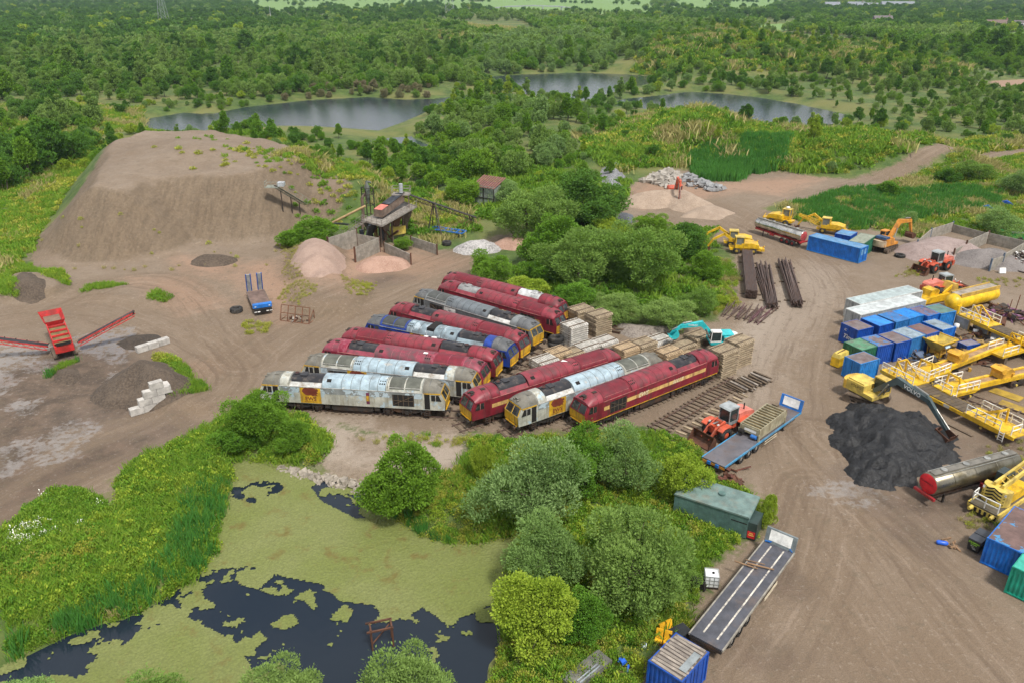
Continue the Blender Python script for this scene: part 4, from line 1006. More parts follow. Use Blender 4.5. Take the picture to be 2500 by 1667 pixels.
for poly, sp, (lo_, hi_), mix_, phrase in ZONES:
    P = polyD(poly); a = np.array(P); r = np.random.default_rng(int(sp * 100 + a[0, 0]))
    X, Y = np.meshgrid(np.arange(a[:, 0].min(), a[:, 0].max(), sp), np.arange(a[:, 1].min(), a[:, 1].max(), sp * 1.15))
    X = X.ravel() + r.uniform(-.5, .5, X.size) * sp; Y = Y.ravel() + r.uniform(-.5, .5, Y.size) * sp
    ok = (sdist(X, Y, P) > 0) & (union_sd(X, Y, LAKES, 10) < -1.0) & (union_sd(X, Y, YARD, 10) < -2)
    X, Y = X[ok], Y[ok]
    clump = fbm(X, Y, 26, 31, 2)
    for x, y, cl in zip(X, Y, clump):
        if r.random() > .88 + cl * .6: continue
        leaf = mix_[int((cl + .5) * 2.2 * len(mix_) + r.random() * 1.1) % len(mix_)]
        w = r.uniform(lo_, hi_) * (.85 + cl * .7)
        (SINGLE if y < 300 and abs(x) < y * .66 else WOODS).append((x, y, w, leaf, phrase))
SINGLE.sort(key=lambda s: -s[2] / s[1])
WOODS += SINGLE[245:]
for x, y, w, leaf, phrase in SINGLE[:245]:
    look = {'green': 'mid green', 'dark': 'dark green', 'willow': 'pale grey green', 'sallow': 'grey green', 'lime': 'yellow green', 'brown': 'brownish'}[leaf]
    ph = phrase if phrase.startswith(look.split()[0]) or phrase.startswith(('brownish', 'grey', 'dark')) else look + ' ' + phrase
    tree(x, y, w, ('mid', leaf, rnd.choice((0, 1, 0, 1, 2))), ph, 'bush', 'bush', ph.replace('bush', 'bushes').replace(' tree ', ' trees ').replace('shrub', 'shrubs').replace('willow', 'willows'))
# low scrub over the open ground between and around the lakes
r = np.random.default_rng(5); X, Y = np.meshgrid(np.arange(-330, 420, 5.), np.arange(180, 640, 5.)); X = X.ravel() + r.uniform(-2.5, 2.5, X.size); Y = Y.ravel() + r.uniform(-2.5, 2.5, Y.size)
ok = (np.abs(X) < Y * .70 + 8) & (union_sd(X, Y, YARD + [MOUND_SOIL], 10) < -2.5) & (union_sd(X, Y, LAKES, 10) < -1.5) & (union_sd(X, Y, FIELDS, 10) < 0)
for poly, *_ in ZONES: ok &= sdist(X, Y, polyD(poly)) < 0
ridge = sdist(X, Y, polyD([(1330, 330), (1440, 280), (1560, 240), (1660, 262), (1780, 300), (2000, 312), (2200, 330), (2420, 300), (2420, 560), (1760, 500), (1360, 400)])) > 0
lawn = sdist(X, Y, polyD([(130, 240), (330, 240), (330, 300), (240, 330), (120, 440), (40, 600), (-80, 600), (-80, 480), (60, 460), (200, 380), (230, 300)])) > 0
den = np.where(ridge | lawn, .10, .62) + .5 * fbm(X, Y, 30, 51, 2); ok &= r.random(len(X)) < den
shore = sdist(X, Y, polyD([(320, 285), (980, 258), (1040, 265), (1000, 305), (880, 330), (560, 318), (330, 315)])) > 0; ok &= ~shore
for x, y in zip(X[ok], Y[ok]): WOODS.append((x, y, r.uniform(1.8, 4.6) * (1.25 if y > 330 else 1.), ('sallow', 'green', 'lime', 'green', 'willow', 'dark')[int(r.integers(0, 6))], ''))
# far country: woods, hedgerows, open fields
r = np.random.default_rng(11)
FARPTS = []
OPENHILL = polyD([(1430, 175), (1540, 95), (1640, 58), (1800, 74), (2000, 92), (2150, 130), (2300, 165), (2352, 250), (2200, 290), (1980, 262), (1700, 205), (1500, 180)])
MEADOW = polyD([(840, 62), (1000, 50), (1200, 50), (1250, 85), (1000, 105), (830, 92)])
y = 430.
while y < 5200:
    sp = 6.0 + (y - 430) * .0085
    half = y * .70 + 30
    X = np.arange(-half, half, sp); X = X + r.uniform(-.5, .5, len(X)) * sp; Y = y + r.uniform(-.5, .5, len(X)) * sp
    u = 1250 + FPX * X / (Y * CP + CAM_H * SP)
    inzone = np.zeros(len(X), bool)
    for poly, *_ in ZONES: inzone |= sdist(X, Y, polyD(poly)) > 0
    fld = union_sd(X, Y, FIELDS, 60)
    hill = np.maximum(sdist(X, Y, HILLS[4][0]), sdist(X, Y, HILLS[5][0]))
    dens = np.where(Y < 750, .92, .78) - np.where(Y > 900, .35 * (vnoise(X, Y, 190, 3) > .08), 0)
    hedge = (np.abs(vnoise(X, Y, 170, 6)) < .035)
    keep = (r.random(len(X)) < dens) & (fld < 2)
    keep |= (r.random(len(X)) < .8) & hedge & (Y > 1300)
    keep &= ~((hill > -55) & (Y < 760) & (r.random(len(X)) < .75))
    keep &= (sdist(X, Y, OPENHILL) < 0) & (sdist(X, Y, MEADOW) < 0)
    keep &= ~inzone & (union_sd(X, Y, LAKES, 20) < -4)
    dk = vnoise(X, Y, 120, 9)
    for x, yy, d_ in zip(X[keep], Y[keep], dk[keep]):
        lf = 'dark' if d_ > -.05 or x < -100 else ('green' if d_ > -.25 else 'sallow')
        if r.random() < .12: lf = ('green', 'sallow', 'lime', 'willow')[int(r.integers(0, 4))]
        onhill = False
        FARPTS.append((x, yy, (5.5 + r.random() * 3.5) if (abs(x - 120) < 150 and yy < 640) else (7 + 5.5 * r.random() ** 1.5), lf, ''))
    y += sp * 1.1
W_ = WOODS + FARPTS
keys = [k for k in PROTO if k[0] in ('mid', 'far')]
stock = {}
meshes = []
for k in keys: stock[k] = len(meshes); meshes.append(join_np(PROTO[k][0], PROTO[k][1]))
wc = proto_collection('trees', meshes)
co = np.array([(w[0], w[1]) for w in W_]); zz = hgt(co[:, 0], co[:, 1]) - .1
ii = []; ss = []
for w in W_:
    if w[1] < 560: k = ('mid', w[3], rnd.choice((0, 1, 0, 1, 2)))
    else: k = ('far', w[3] if w[3] != 'brown' else 'sallow', rnd.choice((0, 1)))
    ii.append(stock[k]); ss.append(w[2] / PROTO[k][2])
scatter('woodland', 'green scrub and woods spreading to the horizon', 'woodland', np.column_stack([co, zz]), np.array(ss), np.array(ii), wc)
print('woods', len(W_), 'singles', len(SINGLE))
# --- ground cover
def cover(name, label, cat, specs, seed):
    """specs: outline, per square metre, [tuft kinds], size range"""
    r = np.random.default_rng(seed); ms_ = []; off = {}
    for *_, kinds, sr in specs:
        for k in kinds:
            if k not in off: off[k] = (len(ms_), len(TUFT[k])); ms_ += TUFT[k]
    cl = proto_collection(name, ms_); C_ = []; S_ = []; I_ = []
    for P, den, kinds, (s0, s1) in specs:
        a = np.array(P); n = int(np.prod(a.max(0) - a.min(0)) * den)
        X = r.uniform(a[:, 0].min(), a[:, 0].max(), n); Y = r.uniform(a[:, 1].min(), a[:, 1].max(), n)
        ok = (sdist(X, Y, P) + fbm(X, Y, 5, 13, 2) * 1.6 > 0) & (np.abs(X) < Y * .72 + 6) & (sdist(X, Y, POND) < -.15) & (union_sd(X, Y, LAKES, 6) < -1)
        X, Y = X[ok], Y[ok]; f = fbm(X, Y, 7, 17 + seed, 3) + .5 + r.normal(size=len(X)) * .12
        kk = np.clip((f * len(kinds)).astype(int), 0, len(kinds) - 1)
        for x, y, q in zip(X, Y, kk):
            o, c = off[kinds[q]]; I_.append(o + int(r.integers(0, c)))
        C_.append(np.column_stack([X, Y, hgt(X, Y)])); S_.append(r.uniform(s0, s1, len(X)) * (.8 + .4 * f))
    return scatter(name, label, cat, np.vstack(C_), np.concatenate(S_), np.array(I_), cl)
BANK_L = polyD([(-80, 1275), (0, 1228), (60, 1180), (120, 1135), (200, 1140), (262, 1160), (262, 1105), (330, 1055), (420, 1015), (500, 965), (560, 922), (600, 900), (660, 945), (760, 985), (790, 1010), (740, 1060), (640, 1055), (545, 1050), (530, 1115), (505, 1190), (495, 1270), (440, 1335), (330, 1395), (200, 1440), (60, 1490), (-100, 1560)])
BANK_R = polyD([(880, 1165), (900, 1190), (960, 1225), (1040, 1245), (1110, 1240), (1190, 1235), (1165, 1290), (1150, 1400), (1150, 1470), (1120, 1540), (1100, 1700), (1440, 1700), (1470, 1570), (1500, 1500), (1575, 1440), (1600, 1380), (1640, 1300), (1690, 1255), (1735, 1230), (1760, 1180), (1725, 1120), (1640, 1090), (1610, 1070), (1590, 1020), (1490, 990), (1300, 1000), (1170, 1010), (1090, 1010), (1060, 1060), (1000, 1100), (900, 1120)])
REED_SH = polyD([(545, 1100), (520, 1190), (510, 1270), (455, 1340), (340, 1400), (200, 1450), (60, 1505), (-100, 1570), (-100, 1500), (60, 1440), (200, 1390), (320, 1330), (400, 1230), (430, 1150), (500, 1100)])
REED_N = polyD([(880, 1160), (905, 1192), (960, 1235), (1040, 1256), (1120, 1252), (1110, 1225), (1040, 1215), (970, 1190), (920, 1150)])
cover('grass', 'long green grass and weeds on the banks of the pond', 'grass', [
    (BANK_L, 7., ['weed', 'grass', 'weed', 'lime', 'grass', 'weed', 'yellow'], (.65, 1.25)),
    (BANK_R, 6., ['grass', 'weed', 'lime', 'weed', 'yellow', 'grass'], (.55, 1.1)),
    (polyD([(60, 1170), (140, 1128), (230, 1150), (240, 1200), (120, 1240), (20, 1260)]), 6., ['weed', 'weed', 'flower', 'lime'], (.8, 1.3)),
    (polyD([(355, 815), (400, 830), (470, 905), (400, 925), (385, 880)]), 9., ['grass', 'weed', 'lime', 'yellow'], (.7, 1.2)),
    (polyD([(-60, 615), (60, 612), (150, 650), (160, 670), (80, 640), (20, 650), (40, 690), (-60, 690)]), 7., ['grass', 'lime'], (.8, 1.2)),
    (polyD([(190, 678), (250, 652), (300, 655), (260, 668)]), 6., ['grass'], (.6, .9)), (polyD([(345, 700), (360, 672), (400, 685), (380, 700)]), 5., ['grass', 'weed'], (.6, .9)),
    (polyD([(108, 868), (130, 835), (185, 822), (190, 832), (140, 850)]), 9., ['grass', 'reed'], (.4, .7)),
    (polyD([(1640, 590), (1690, 600), (1685, 650), (1690, 700), (1640, 730), (1620, 690)]), 4., ['yellow', 'lime', 'straw', 'grass'], (.5, .9)),
    (polyD([(560, 740), (620, 745), (615, 765), (575, 770)]), 3., ['straw', 'yellow'], (.4, .7)),
    (polyD([(760, 990), (850, 1000), (1030, 1005), (1080, 1000), (1060, 1030), (880, 1030), (760, 1010)]), 2., ['grass', 'yellow', 'straw'], (.4, .8)),
    (polyD([(640, 560), (700, 540), (720, 600), (700, 660), (740, 690), (690, 720), (640, 690), (660, 620)]), 3.0, ['straw', 'straw', 'yellow', 'grass'], (.25, .55)),
    (polyD([(780, 645), (860, 650), (860, 690), (800, 700)]), 3., ['straw', 'straw', 'yellow'], (.25, .5)),
    (polyD([(2195, 1200), (2260, 1170), (2300, 1200), (2240, 1215)]), 2.5, ['straw', 'yellow', 'grass'], (.4, .7)), (polyD([(2250, 1030), (2352, 1010), (2352, 1060), (2280, 1060)]), 2., ['straw', 'yellow'], (.3, .6)),
    (polyD([(1575, 1440), (1620, 1400), (1650, 1440), (1600, 1470)]), 3., ['straw', 'yellow'], (.3, .6)),
    (polyD([(2060, 640), (2090, 600), (2130, 600), (2110, 640)]), 1., ['straw', 'yellow'], (.4, .7)), (polyD([(2230, 640), (2352, 640), (2352, 660), (2250, 660)]), 1.5, ['straw', 'yellow'], (.4, .6)),
], 3)
cover('reeds', 'tall dark green reeds along the pond shore and the wet hollow on the right', 'reeds', [
    (REED_SH, 4.6, ['grass', 'reed', 'weed', 'reed', 'straw'], (.6, 1.0)), (REED_N, 8., ['reed', 'grass', 'reed'], (.45, .75)),
    (polyD([(1580, 372), (1640, 362), (1810, 362), (1790, 395), (1720, 400), (1690, 418), (1600, 415)]), 2.2, ['creed'], (.8, 1.15)),
    (polyD([(1800, 500), (1830, 470), (1950, 440), (2080, 440), (2200, 430), (2300, 450), (2290, 480), (2180, 500), (2050, 520), (1960, 530)]), 1.5, ['cstraw', 'creed', 'creed', 'cgrass', 'cstraw'], (.6, 1.0)),
], 5)
cover('rough_grass', 'rough yellow green grass and weeds on the ridges around the lakes', 'grass', [
    (polyD([(1330, 330), (1440, 280), (1560, 240), (1660, 262), (1780, 300), (2000, 312), (2200, 330), (2420, 300), (2420, 330), (2150, 368), (2040, 395), (1900, 405), (1820, 400), (1640, 385), (1500, 395), (1420, 400), (1360, 390)]), .75, ['cgrass', 'cweed', 'cyellow', 'cgrass', 'cyellow', 'cweed', 'cgrass', 'cstraw'], (.7, 1.6)),
    (polyD([(1760, 480), (1900, 450), (2000, 432), (2150, 398), (2420, 340), (2420, 560), (2270, 545), (2180, 525), (2110, 545), (2000, 520), (1880, 500)]), .9, ['cgrass', 'cyellow', 'cgrass', 'cstraw'], (.5, 1.0)),
    (polyD([(1420, 180), (1560, 100), (1640, 60), (1800, 95), (2060, 110), (2250, 150), (2200, 190), (1900, 180), (1600, 172)]), .22, ['cgrass', 'cweed', 'cyellow', 'cgrass', 'cweed', 'cstraw'], (1.0, 2.4)),
    (polyD([(-80, 250), (150, 240), (330, 250), (330, 300), (240, 310), (130, 400), (60, 470), (90, 545), (30, 640), (-80, 640), (-80, 480), (0, 490), (-80, 400)]), .7, ['cgrass', 'cyellow', 'cgrass', 'cstraw'], (.6, 1.2)),
    (polyD([(270, 318), (230, 370), (150, 470), (90, 550), (40, 600), (0, 560), (60, 460), (140, 400), (220, 335)]), 1.0, ['cyellow', 'cgrass', 'cyellow'], (.5, 1.0)),
    (polyD([(640, 470), (720, 410), (820, 380), (900, 420), (1000, 440), (1080, 480), (1100, 530), (1000, 560), (940, 540), (880, 500), (780, 470), (700, 480)]), .8, ['cgrass', 'cyellow', 'cstraw', 'cweed'], (.5, 1.1)),
    (polyD([(270, 300), (460, 290), (640, 315), (800, 370), (880, 440), (840, 420), (740, 360), (600, 322), (460, 300), (300, 310)]), .9, ['cyellow', 'cgrass'], (.4, .9)),
    (polyD([(870, 305), (1000, 300), (1150, 330), (1250, 380), (1350, 360), (1440, 310), (1300, 420), (1450, 420), (1420, 500), (1250, 530), (1080, 500), (1080, 440), (960, 380)]), .35, ['cgrass', 'cweed', 'cgrass'], (.7, 1.4)),
    (polyD([(850, 60), (1050, 55), (1200, 80), (1150, 110), (1000, 100)]), .10, ['cstraw', 'cgrass', 'cstraw'], (1.5, 2.8)),
    (polyD([(1280, 540), (1640, 520), (1650, 720), (1300, 700), (1150, 640)]), .5, ['cweed', 'cgrass'], (.5, 1.0)),
], 7)
# a thin scatter of weeds on the bare mound
cover('mound_weeds', 'scattered weeds on the bare face of the earth mound', 'weeds', [(polyD([(300, 330), (500, 310), (760, 370), (700, 400), (450, 390)], 10.), .05, ['cgrass', 'cyellow'], (.3, .7)), (polyD([(500, 400), (700, 400), (800, 420), (850, 470), (700, 470), (640, 440)], 5.), .25, ['cgrass', 'cyellow', 'cweed'], (.3, .8)), (polyD([(100, 560), (640, 560), (640, 620), (100, 650)], 0.), .04, ['straw', 'yellow'], (.4, .9))], 9)
# ------------------------------------------------------------------ machines and stores of the yard: shared builders
C1 = crop(1650, 550, .3614); C2 = crop(1680, 500, .3125); C3 = crop(2080, 520, .3125); C4 = crop(2250, 660, .2232); C6 = crop(2000, 650, .1722); C7 = crop(2000, 840, .21259); C8 = crop(2150, 1060, .3125)
CE_ = crop(2300, 840, .2903); CX = crop(1480, 400, .2232); CBm = crop(1380, 1480, .2976); CPl = crop(620, 430, .4464); CS = crop(0, 720, .3794); CR = crop(560, 640, .17857); CK = crop(1360, 720, .372); CQ = crop(2250, 1180, .3347); C9 = crop(1650, 1100, .3615)
tyre_m = M('tyre_rubber', (.022, .022, .022), .8, dirt=(.14, .12, .10), damt=.45)
rust_m = M('rusty_steel', (.13, .058, .034), .75, .2, dirt=(.06, .032, .022), damt=.5)
rust_bright = M('bright_rust', (.20, .085, .045), .8, .1, dirt=(.08, .04, .025), damt=.5)
mud_steel = M('muddy_track_steel', (.10, .075, .055), .85, dirt=(.20, .15, .11), damt=.5)
yellow = M('plant_yellow', (.68, .42, .015), .42, dirt=(.24, .13, .03), damt=.42, ds=.9)
yellow_pale = M('faded_yellow', (.62, .47, .10), .55, dirt=(.25, .18, .07), damt=.45)
orange_red = M('faded_orange_red', (.55, .095, .045), .5, dirt=(.20, .07, .045), damt=.45)
pinkish = M('sun_bleached_red', (.66, .20, .15), .5, dirt=(.3, .12, .09), damt=.35)
orange = M('plant_orange', (.58, .24, .03), .5, dirt=(.25, .12, .04), damt=.45)
grey_cab = M('grey_cab_paint', (.30, .33, .34), .5, dirt=(.14, .13, .12), damt=.35)
green_grey = M('dark_green_grey_boom', (.065, .095, .10), .45, dirt=(.11, .11, .095), damt=.4)
glass_m = M('machine_glass', (.03, .045, .045), .08)
white_rail = M('white_handrail_paint', (.80, .79, .74), .5, dirt=(.45, .33, .14), damt=.3, ds=2.)
blue_p = M('bright_blue_paint', (.02, .16, .52), .45, dirt=(.06, .09, .16), damt=.35)
def wheel(root, x, y, r, w, rim, name='wheel', n=20, z=None):
    z = r if z is None else z
    b = MB(); b.lathe([(-w / 2, r * .55), (-w / 2, r * .9), (-w * .36, r), (w * .36, r), (w / 2, r * .9), (w / 2, r * .55)], 'Y', n, (0, 0, 0)); 
    for i in range(n): a = 2 * PI * i / n; b.at((0, 0, 0), ry=a); b.box((r * 1.0, w * (.18 if i % 2 else -.18), 0), (r * .06, w * .6, r * .12))
    b.at()
    t_ = ob('tyre', b, tyre_m, root); t_.location = (x, y, z)
    b = MB(); b.lathe([(-w * .42, .01), (-w * .40, r * .3), (-w * .3, r * .56), (w * .3, r * .56), (w * .40, r * .3), (w * .42, .01)], 'Y', 14); ob('rim', b, rim, t_)
    return t_
def corr(b, p, q, z0, z1, depth=.05, per=.3, out=1):
    """corrugated wall from p to q"""
    P_, Q_ = Vector((*p, 0)), Vector((*q, 0)); d = Q_ - P_; l = d.length; d.normalize(); nn = Vector((d.y, -d.x, 0)) * out
    n = max(2, int(l / per)); ps = []
    for i in range(n):
        for f, o_ in ((0, 0), (.3, 0), (.5, 1), (.8, 1)):
            ps.append(P_ + d * (l * (i + f) / n) + nn * (-depth * (1 - o_)))
    ps.append(Q_ - nn * depth)
    vs_ = [(v.x, v.y, z0) for v in ps] + [(v.x, v.y, z1) for v in ps]; m = len(ps)
    b.add(vs_, [(i, i + 1, i + 1 + m, i + m) for i in range(m - 1)])
def container(p1, h1, L_, W_, H_, col, roof, label, name='shipping_container', cat='container', group=None, doors='x0', ribroof=False, trim=None, flip=1):
    """p1: near corner on the ground, h1: heading of the long side, the width goes to its left"""
    root = thing(name, label, cat, (p1[0], p1[1], 0.04), h1, group)
    for nm, a, c in (('side_wall', (.05, 0), (L_ - .05, 0)), ('side_wall', (L_, .05), (L_, W_ - .05)), ('side_wall', (L_ - .05, W_), (.05, W_)), ('side_wall', (0, W_ - .05), (0, .05))):
        b = MB(); corr(b, a, c, .14, H_ - .1)
        side = {0: 'y0', 1: 'x1', 2: 'y1', 3: 'x0'}[[(.05, 0), (L_, .05), (L_ - .05, W_), (0, W_ - .05)].index(a)]
        if side == doors:
            b = MB(); b.add([(a[0], a[1], .14), (c[0], c[1], .14), (c[0], c[1], H_ - .1), (a[0], a[1], H_ - .1)], [(0, 1, 2, 3)])
            d = ob('door', b, col, root); A_, C_ = Vector((*a, 0)), Vector((*c, 0)); dv_ = C_ - A_; nn = Vector((dv_.y, -dv_.x, 0)).normalized()
            b = MB()
            for f in (.14, .36, .64, .86): q = A_ + dv_ * f + nn * .04; b.cut().cyl((q.x, q.y, .16), (q.x, q.y, H_ - .12), .022, n=6)
            ob('lock_bar', b, trim or col, d)
            b = MB(); q = A_ + dv_ * .5 + nn * .012; b.beam((q.x, q.y, .14), (q.x, q.y, H_ - .1), .03); ob('door_seam', b, hole_dark, d)
            continue
        ob(nm, b, col, root)
    b = MB()
    for x in (0, L_):
        for y in (0, W_): b.cut().box((x, y, H_ / 2), (.14, .14, H_))
    ob('corner_post', b, trim or col, root)
    b = MB()
    for y in (0, W_):
        for z in (.08, H_ - .06): b.cut().bb(.07, L_ - .07, y - .05, y + .05, z - .06, z + .06)
    for x in (0, L_):
        for z in (.08, H_ - .06): b.cut().bb(x - .05, x + .05, .07, W_ - .07, z - .06, z + .06)
    ob('rail', b, trim or col, root)
    b = MB()
    if ribroof:
        n = int(L_ / .34)
        for i in range(n): x0 = .05 + (L_ - .1) * i / n; dx = (L_ - .1) / n; b.add([(x0, .03, H_ - .04), (x0 + dx * .5, .03, H_ + .03), (x0 + dx * .5, W_ - .03, H_ + .03), (x0, W_ - .03, H_ - .04)], [(0, 1, 2, 3)]); b.add([(x0 + dx * .5, .03, H_ + .03), (x0 + dx, .03, H_ - .04), (x0 + dx, W_ - .03, H_ - .04), (x0 + dx * .5, W_ - .03, H_ + .03)], [(0, 1, 2, 3)])
    else: b.bb(.03, L_ - .03, .03, W_ - .03, H_ - .08, H_ + .005)
    ob('roof', b, roof, root)
    return root
def cbox(fn, P0, P1, P2, H_, *a, **k):
    """container from three roof corners seen in the photograph: far, near, right"""
    q0, q1, q2 = fn(*P0, H_), fn(*P1, H_), fn(*P2, H_)
    return container(q1, ang(q1, q2), k.pop('L_', dist(q1, q2)), k.pop('W_', dist(q0, q1)), H_, *a, **k)
def blue(n, c, **k): return M('blue_container_paint_' + n, c, .45, dirt=(.03, .06, .16), damt=.3, streak=1, **k)
b_a, b_b, b_c, b_d = blue('a', (.008, .07, .36)), blue('b', (.01, .14, .52)), blue('c', (.03, .17, .42)), blue('d', (.02, .20, .55))
rustroof = M('rusty_grey_roof', (.17, .14, .14), .75, dirt=(.12, .06, .045), damt=.45); rustblue = M('rust_patched_blue_roof', (.03, .16, .42), .6, peel=(.16, .085, .07), pamt=.42, ps=.6)
greenroof = M('faded_green_roof', (.10, .19, .16), .7, dirt=(.15, .14, .12), damt=.45); whiterib = M('chalky_blue_roof', (.26, .33, .38), .6, dirt=(.09, .1, .11), damt=.45)
grey_c = M('silver_grey_container', (.36, .38, .38), .5, dirt=(.17, .16, .15), damt=.35, streak=1); grey_roof = M('pale_grey_container_roof', (.50, .54, .54), .5, dirt=(.30, .31, .31), damt=.4, ds=.4); grey_roof2 = M('greenish_grey_roof', (.36, .43, .43), .5, dirt=(.26, .29, .30), damt=.45, ds=.4)
green_c = M('green_container_paint', (.018, .13, .07), .5, dirt=(.03, .06, .04), damt=.4, streak=1)
trim_w = M('pale_container_trim', (.55, .56, .54), .5)
GC = 'containers parked in the right hand yard'
cbox(C6, (375, 465), (585, 545), (1460, 355), 2.6, grey_c, grey_roof2, 'long grey container with greenish roof, rear one of the grey pair', group=GC, trim=trim_w)
cbox(C6, (370, 605), (590, 695), (1510, 490), 2.6, grey_c, grey_roof, 'long grey container with pale roof, front one of the grey pair', group=GC, trim=trim_w)
for P0, P1, P2, col, rf, lb, rib in [
    ((315, 810), (555, 915), (765, 865), b_a, rustroof, 'short blue container with white graffiti and grey rust roof', 0),
    ((590, 745), (860, 855), (1055, 805), b_a, M('bright_blue_roof', (.02, .22, .62), .5, dirt=(.03, .12, .35), damt=.4), 'short dark blue container with clean bright blue roof', 0),
    ((840, 690), (1095, 797), (1285, 747), b_c, rustblue, 'short blue container with a round rust patch on its roof', 0),
    ((1045, 640), (1292, 745), (1475, 695), b_d, M('bright_blue_roof', (.02, .22, .62)), 'short light blue container with finely ribbed bright blue roof', 1),
    ((1275, 605), (1545, 715), (1725, 668), b_b, M('purple_rust_roof', (.15, .12, .17), .7, peel=(.06, .16, .36), pamt=.4), 'short blue container with purple rusted ribbed roof', 1),
    ((1490, 580), (1732, 680), (1935, 640), b_d, greenroof, 'short blue container with faded green roof at the end of its row', 0),
    ((365, 1075), (610, 1195), (833, 1135), green_c, M('green_ribbed_roof', (.10, .26, .15), .6, dirt=(.16, .13, .12), damt=.45), 'short green container with ribbed green roof', 1),
    ((575, 1020), (838, 1140), (1052, 1095), b_a, M('rust_and_blue_roof', (.17, .13, .13), .7, peel=(.05, .18, .42), pamt=.42), 'short blue container joined to the right of the green one', 0),
    ((825, 975), (1100, 1095), (1305, 1045), b_a, rustroof, 'plain short blue container with flat grey roof in the front row', 0),
    ((1050, 910), (1315, 1035), (1515, 975), b_c, whiterib, 'short blue container with deep corrugated sides and chalky ribbed roof', 1),
    ((1262, 857), (1522, 975), (1700, 925), b_a, M('red_rust_roof', (.17, .09, .08), .75, dirt=(.14, .13, .14), damt=.45), 'short blue container with red rusted roof behind the yellow hopper', 0),
    ((1475, 790), (1757, 910), (1935, 865), b_b, whiterib, 'short blue container with white ribbed roof beside the yellow wagon', 1),
    ((365, 1280), (590, 1385), (855, 1310), b_d, rustroof, 'blue container with purple grey roof standing apart behind the excavator', 0)]:
    o = cbox(C6, P0, P1, P2, 2.5, col, rf, lb, group=GC, ribroof=bool(rib))
    if 'graffiti' in lb:
        for tx, sz, zz, yy in (('IC', .45, 1.85, 1.9), ('Timm', .8, 1.0, 1.2)): lettering(tx, sz, white_paint, o, (-.03, yy, zz), rz=-PI / 2, shear=.3, name='graffiti')
    if 'apart' in lb: lettering('B', .5, hole_dark, o, (-.03, .5, .9), rz=-PI / 2, name='graffiti')
q1, q0 = C1(1250, 160, 2.6), C1(905, 75, 2.6)
o = container(q1, ang(q1, q0), dist(q0, q1) + .1, 2.5, 2.6, b_b, M('dusty_blue_roof', (.10, .24, .42), .6, dirt=(.22, .26, .30), damt=.4), 'long bright blue container with white barred door, beside the chrome tanker', group=GC, ribroof=True, doors='x0', trim=b_d)
o.scale = (1, -1, 1)
b = MB(); b.cut().bb(-.03, -.015, .45, 1.05, 1.3, 2.2); b.cut().bb(-.03, -.015, 1.45, 2.0, 1.3, 2.2); ob('window_panel', b, M('pale_blue_panel', (.20, .42, .62), .4), o)
cbox(C1, (1150, 85), (1270, 128), (1362, 66), 2.6, green_c, M('dusty_green_roof', (.24, .27, .21), .7, dirt=(.2, .18, .16), damt=.4), 'green container with dusty roof between the blue containers and orange excavator', group=GC, L_=6.06, W_=2.5)
cbox(C1, (1095, 45), (1180, 77), (1240, 40), 2.4, b_a, M('dusty_blue_roof', (.10, .24, .42)), 'small blue container behind the long bright blue one', group=GC, L_=3.2, W_=2.6)
# bottom right corner
q = CQ(485, 395, 2.5); q2 = CQ(715, 497, 2.5); q3 = CQ(615, 280, 2.5)
container(q, ang(q, q2), 2.7, 6.06, 2.5, b_b, M('rust_and_blue_flaking_roof', (.15, .095, .085), .75, peel=(.06, .24, .46), pamt=.3, ps=.5), 'blue container with flaking rusty roof at the right edge', group=GC, doors='x0')
g = CQ(668, 605, 2.5); container(g, ang(q, q2), 2.6, 4.5, 2.5, M('sea_green_paint', (.01, .28, .19), .45, dirt=(.02, .16, .11), damt=.3), M('sea_green_roof', (.05, .42, .32), .45), 'sea green container cut by the right edge of the picture', group=GC, doors='y1')
# blue container with plank roof, bottom centre
q0, q1, q2 = CBm(920, 255, 2.5), CBm(690, 440, 2.5), CBm(940, 600, 2.5)
o = container(q1, ang(q1, q2), dist(q1, q2) + .15, dist(q0, q1) + .3, 2.45, b_a, M('timber_board_base', (.12, .10, .09), .9), 'dark blue container roofed with grey weathered planks in the foreground', group=GC, doors='x1')
plank_m = M('grey_weathered_plank', (.30, .26, .22), .9, dirt=(.14, .12, .11), damt=.5, bump=.3)
Lw, Ww = dist(q1, q2) + .15, dist(q0, q1) + .3
for i in range(11):
    b = MB(); b.box((0, 0, 0), (Lw * rnd.uniform(.85, 1.02), .2, .035)); k = ob('plank', b, plank_m, o); k.location = (Lw / 2 + rnd.uniform(-.1, .1), .16 + i * (Ww - .3) / 10, 2.48 + .02 * (i % 2)); k.rotation_euler[2] = rnd.uniform(-.05, .05)
b = MB(); b.box((0, 0, 0), (.5, 1.9, .03)); k = ob('plank', b, M('slate_grey_board', (.24, .27, .28), .7), o); k.location = (Lw - .4, Ww / 2, 2.53)
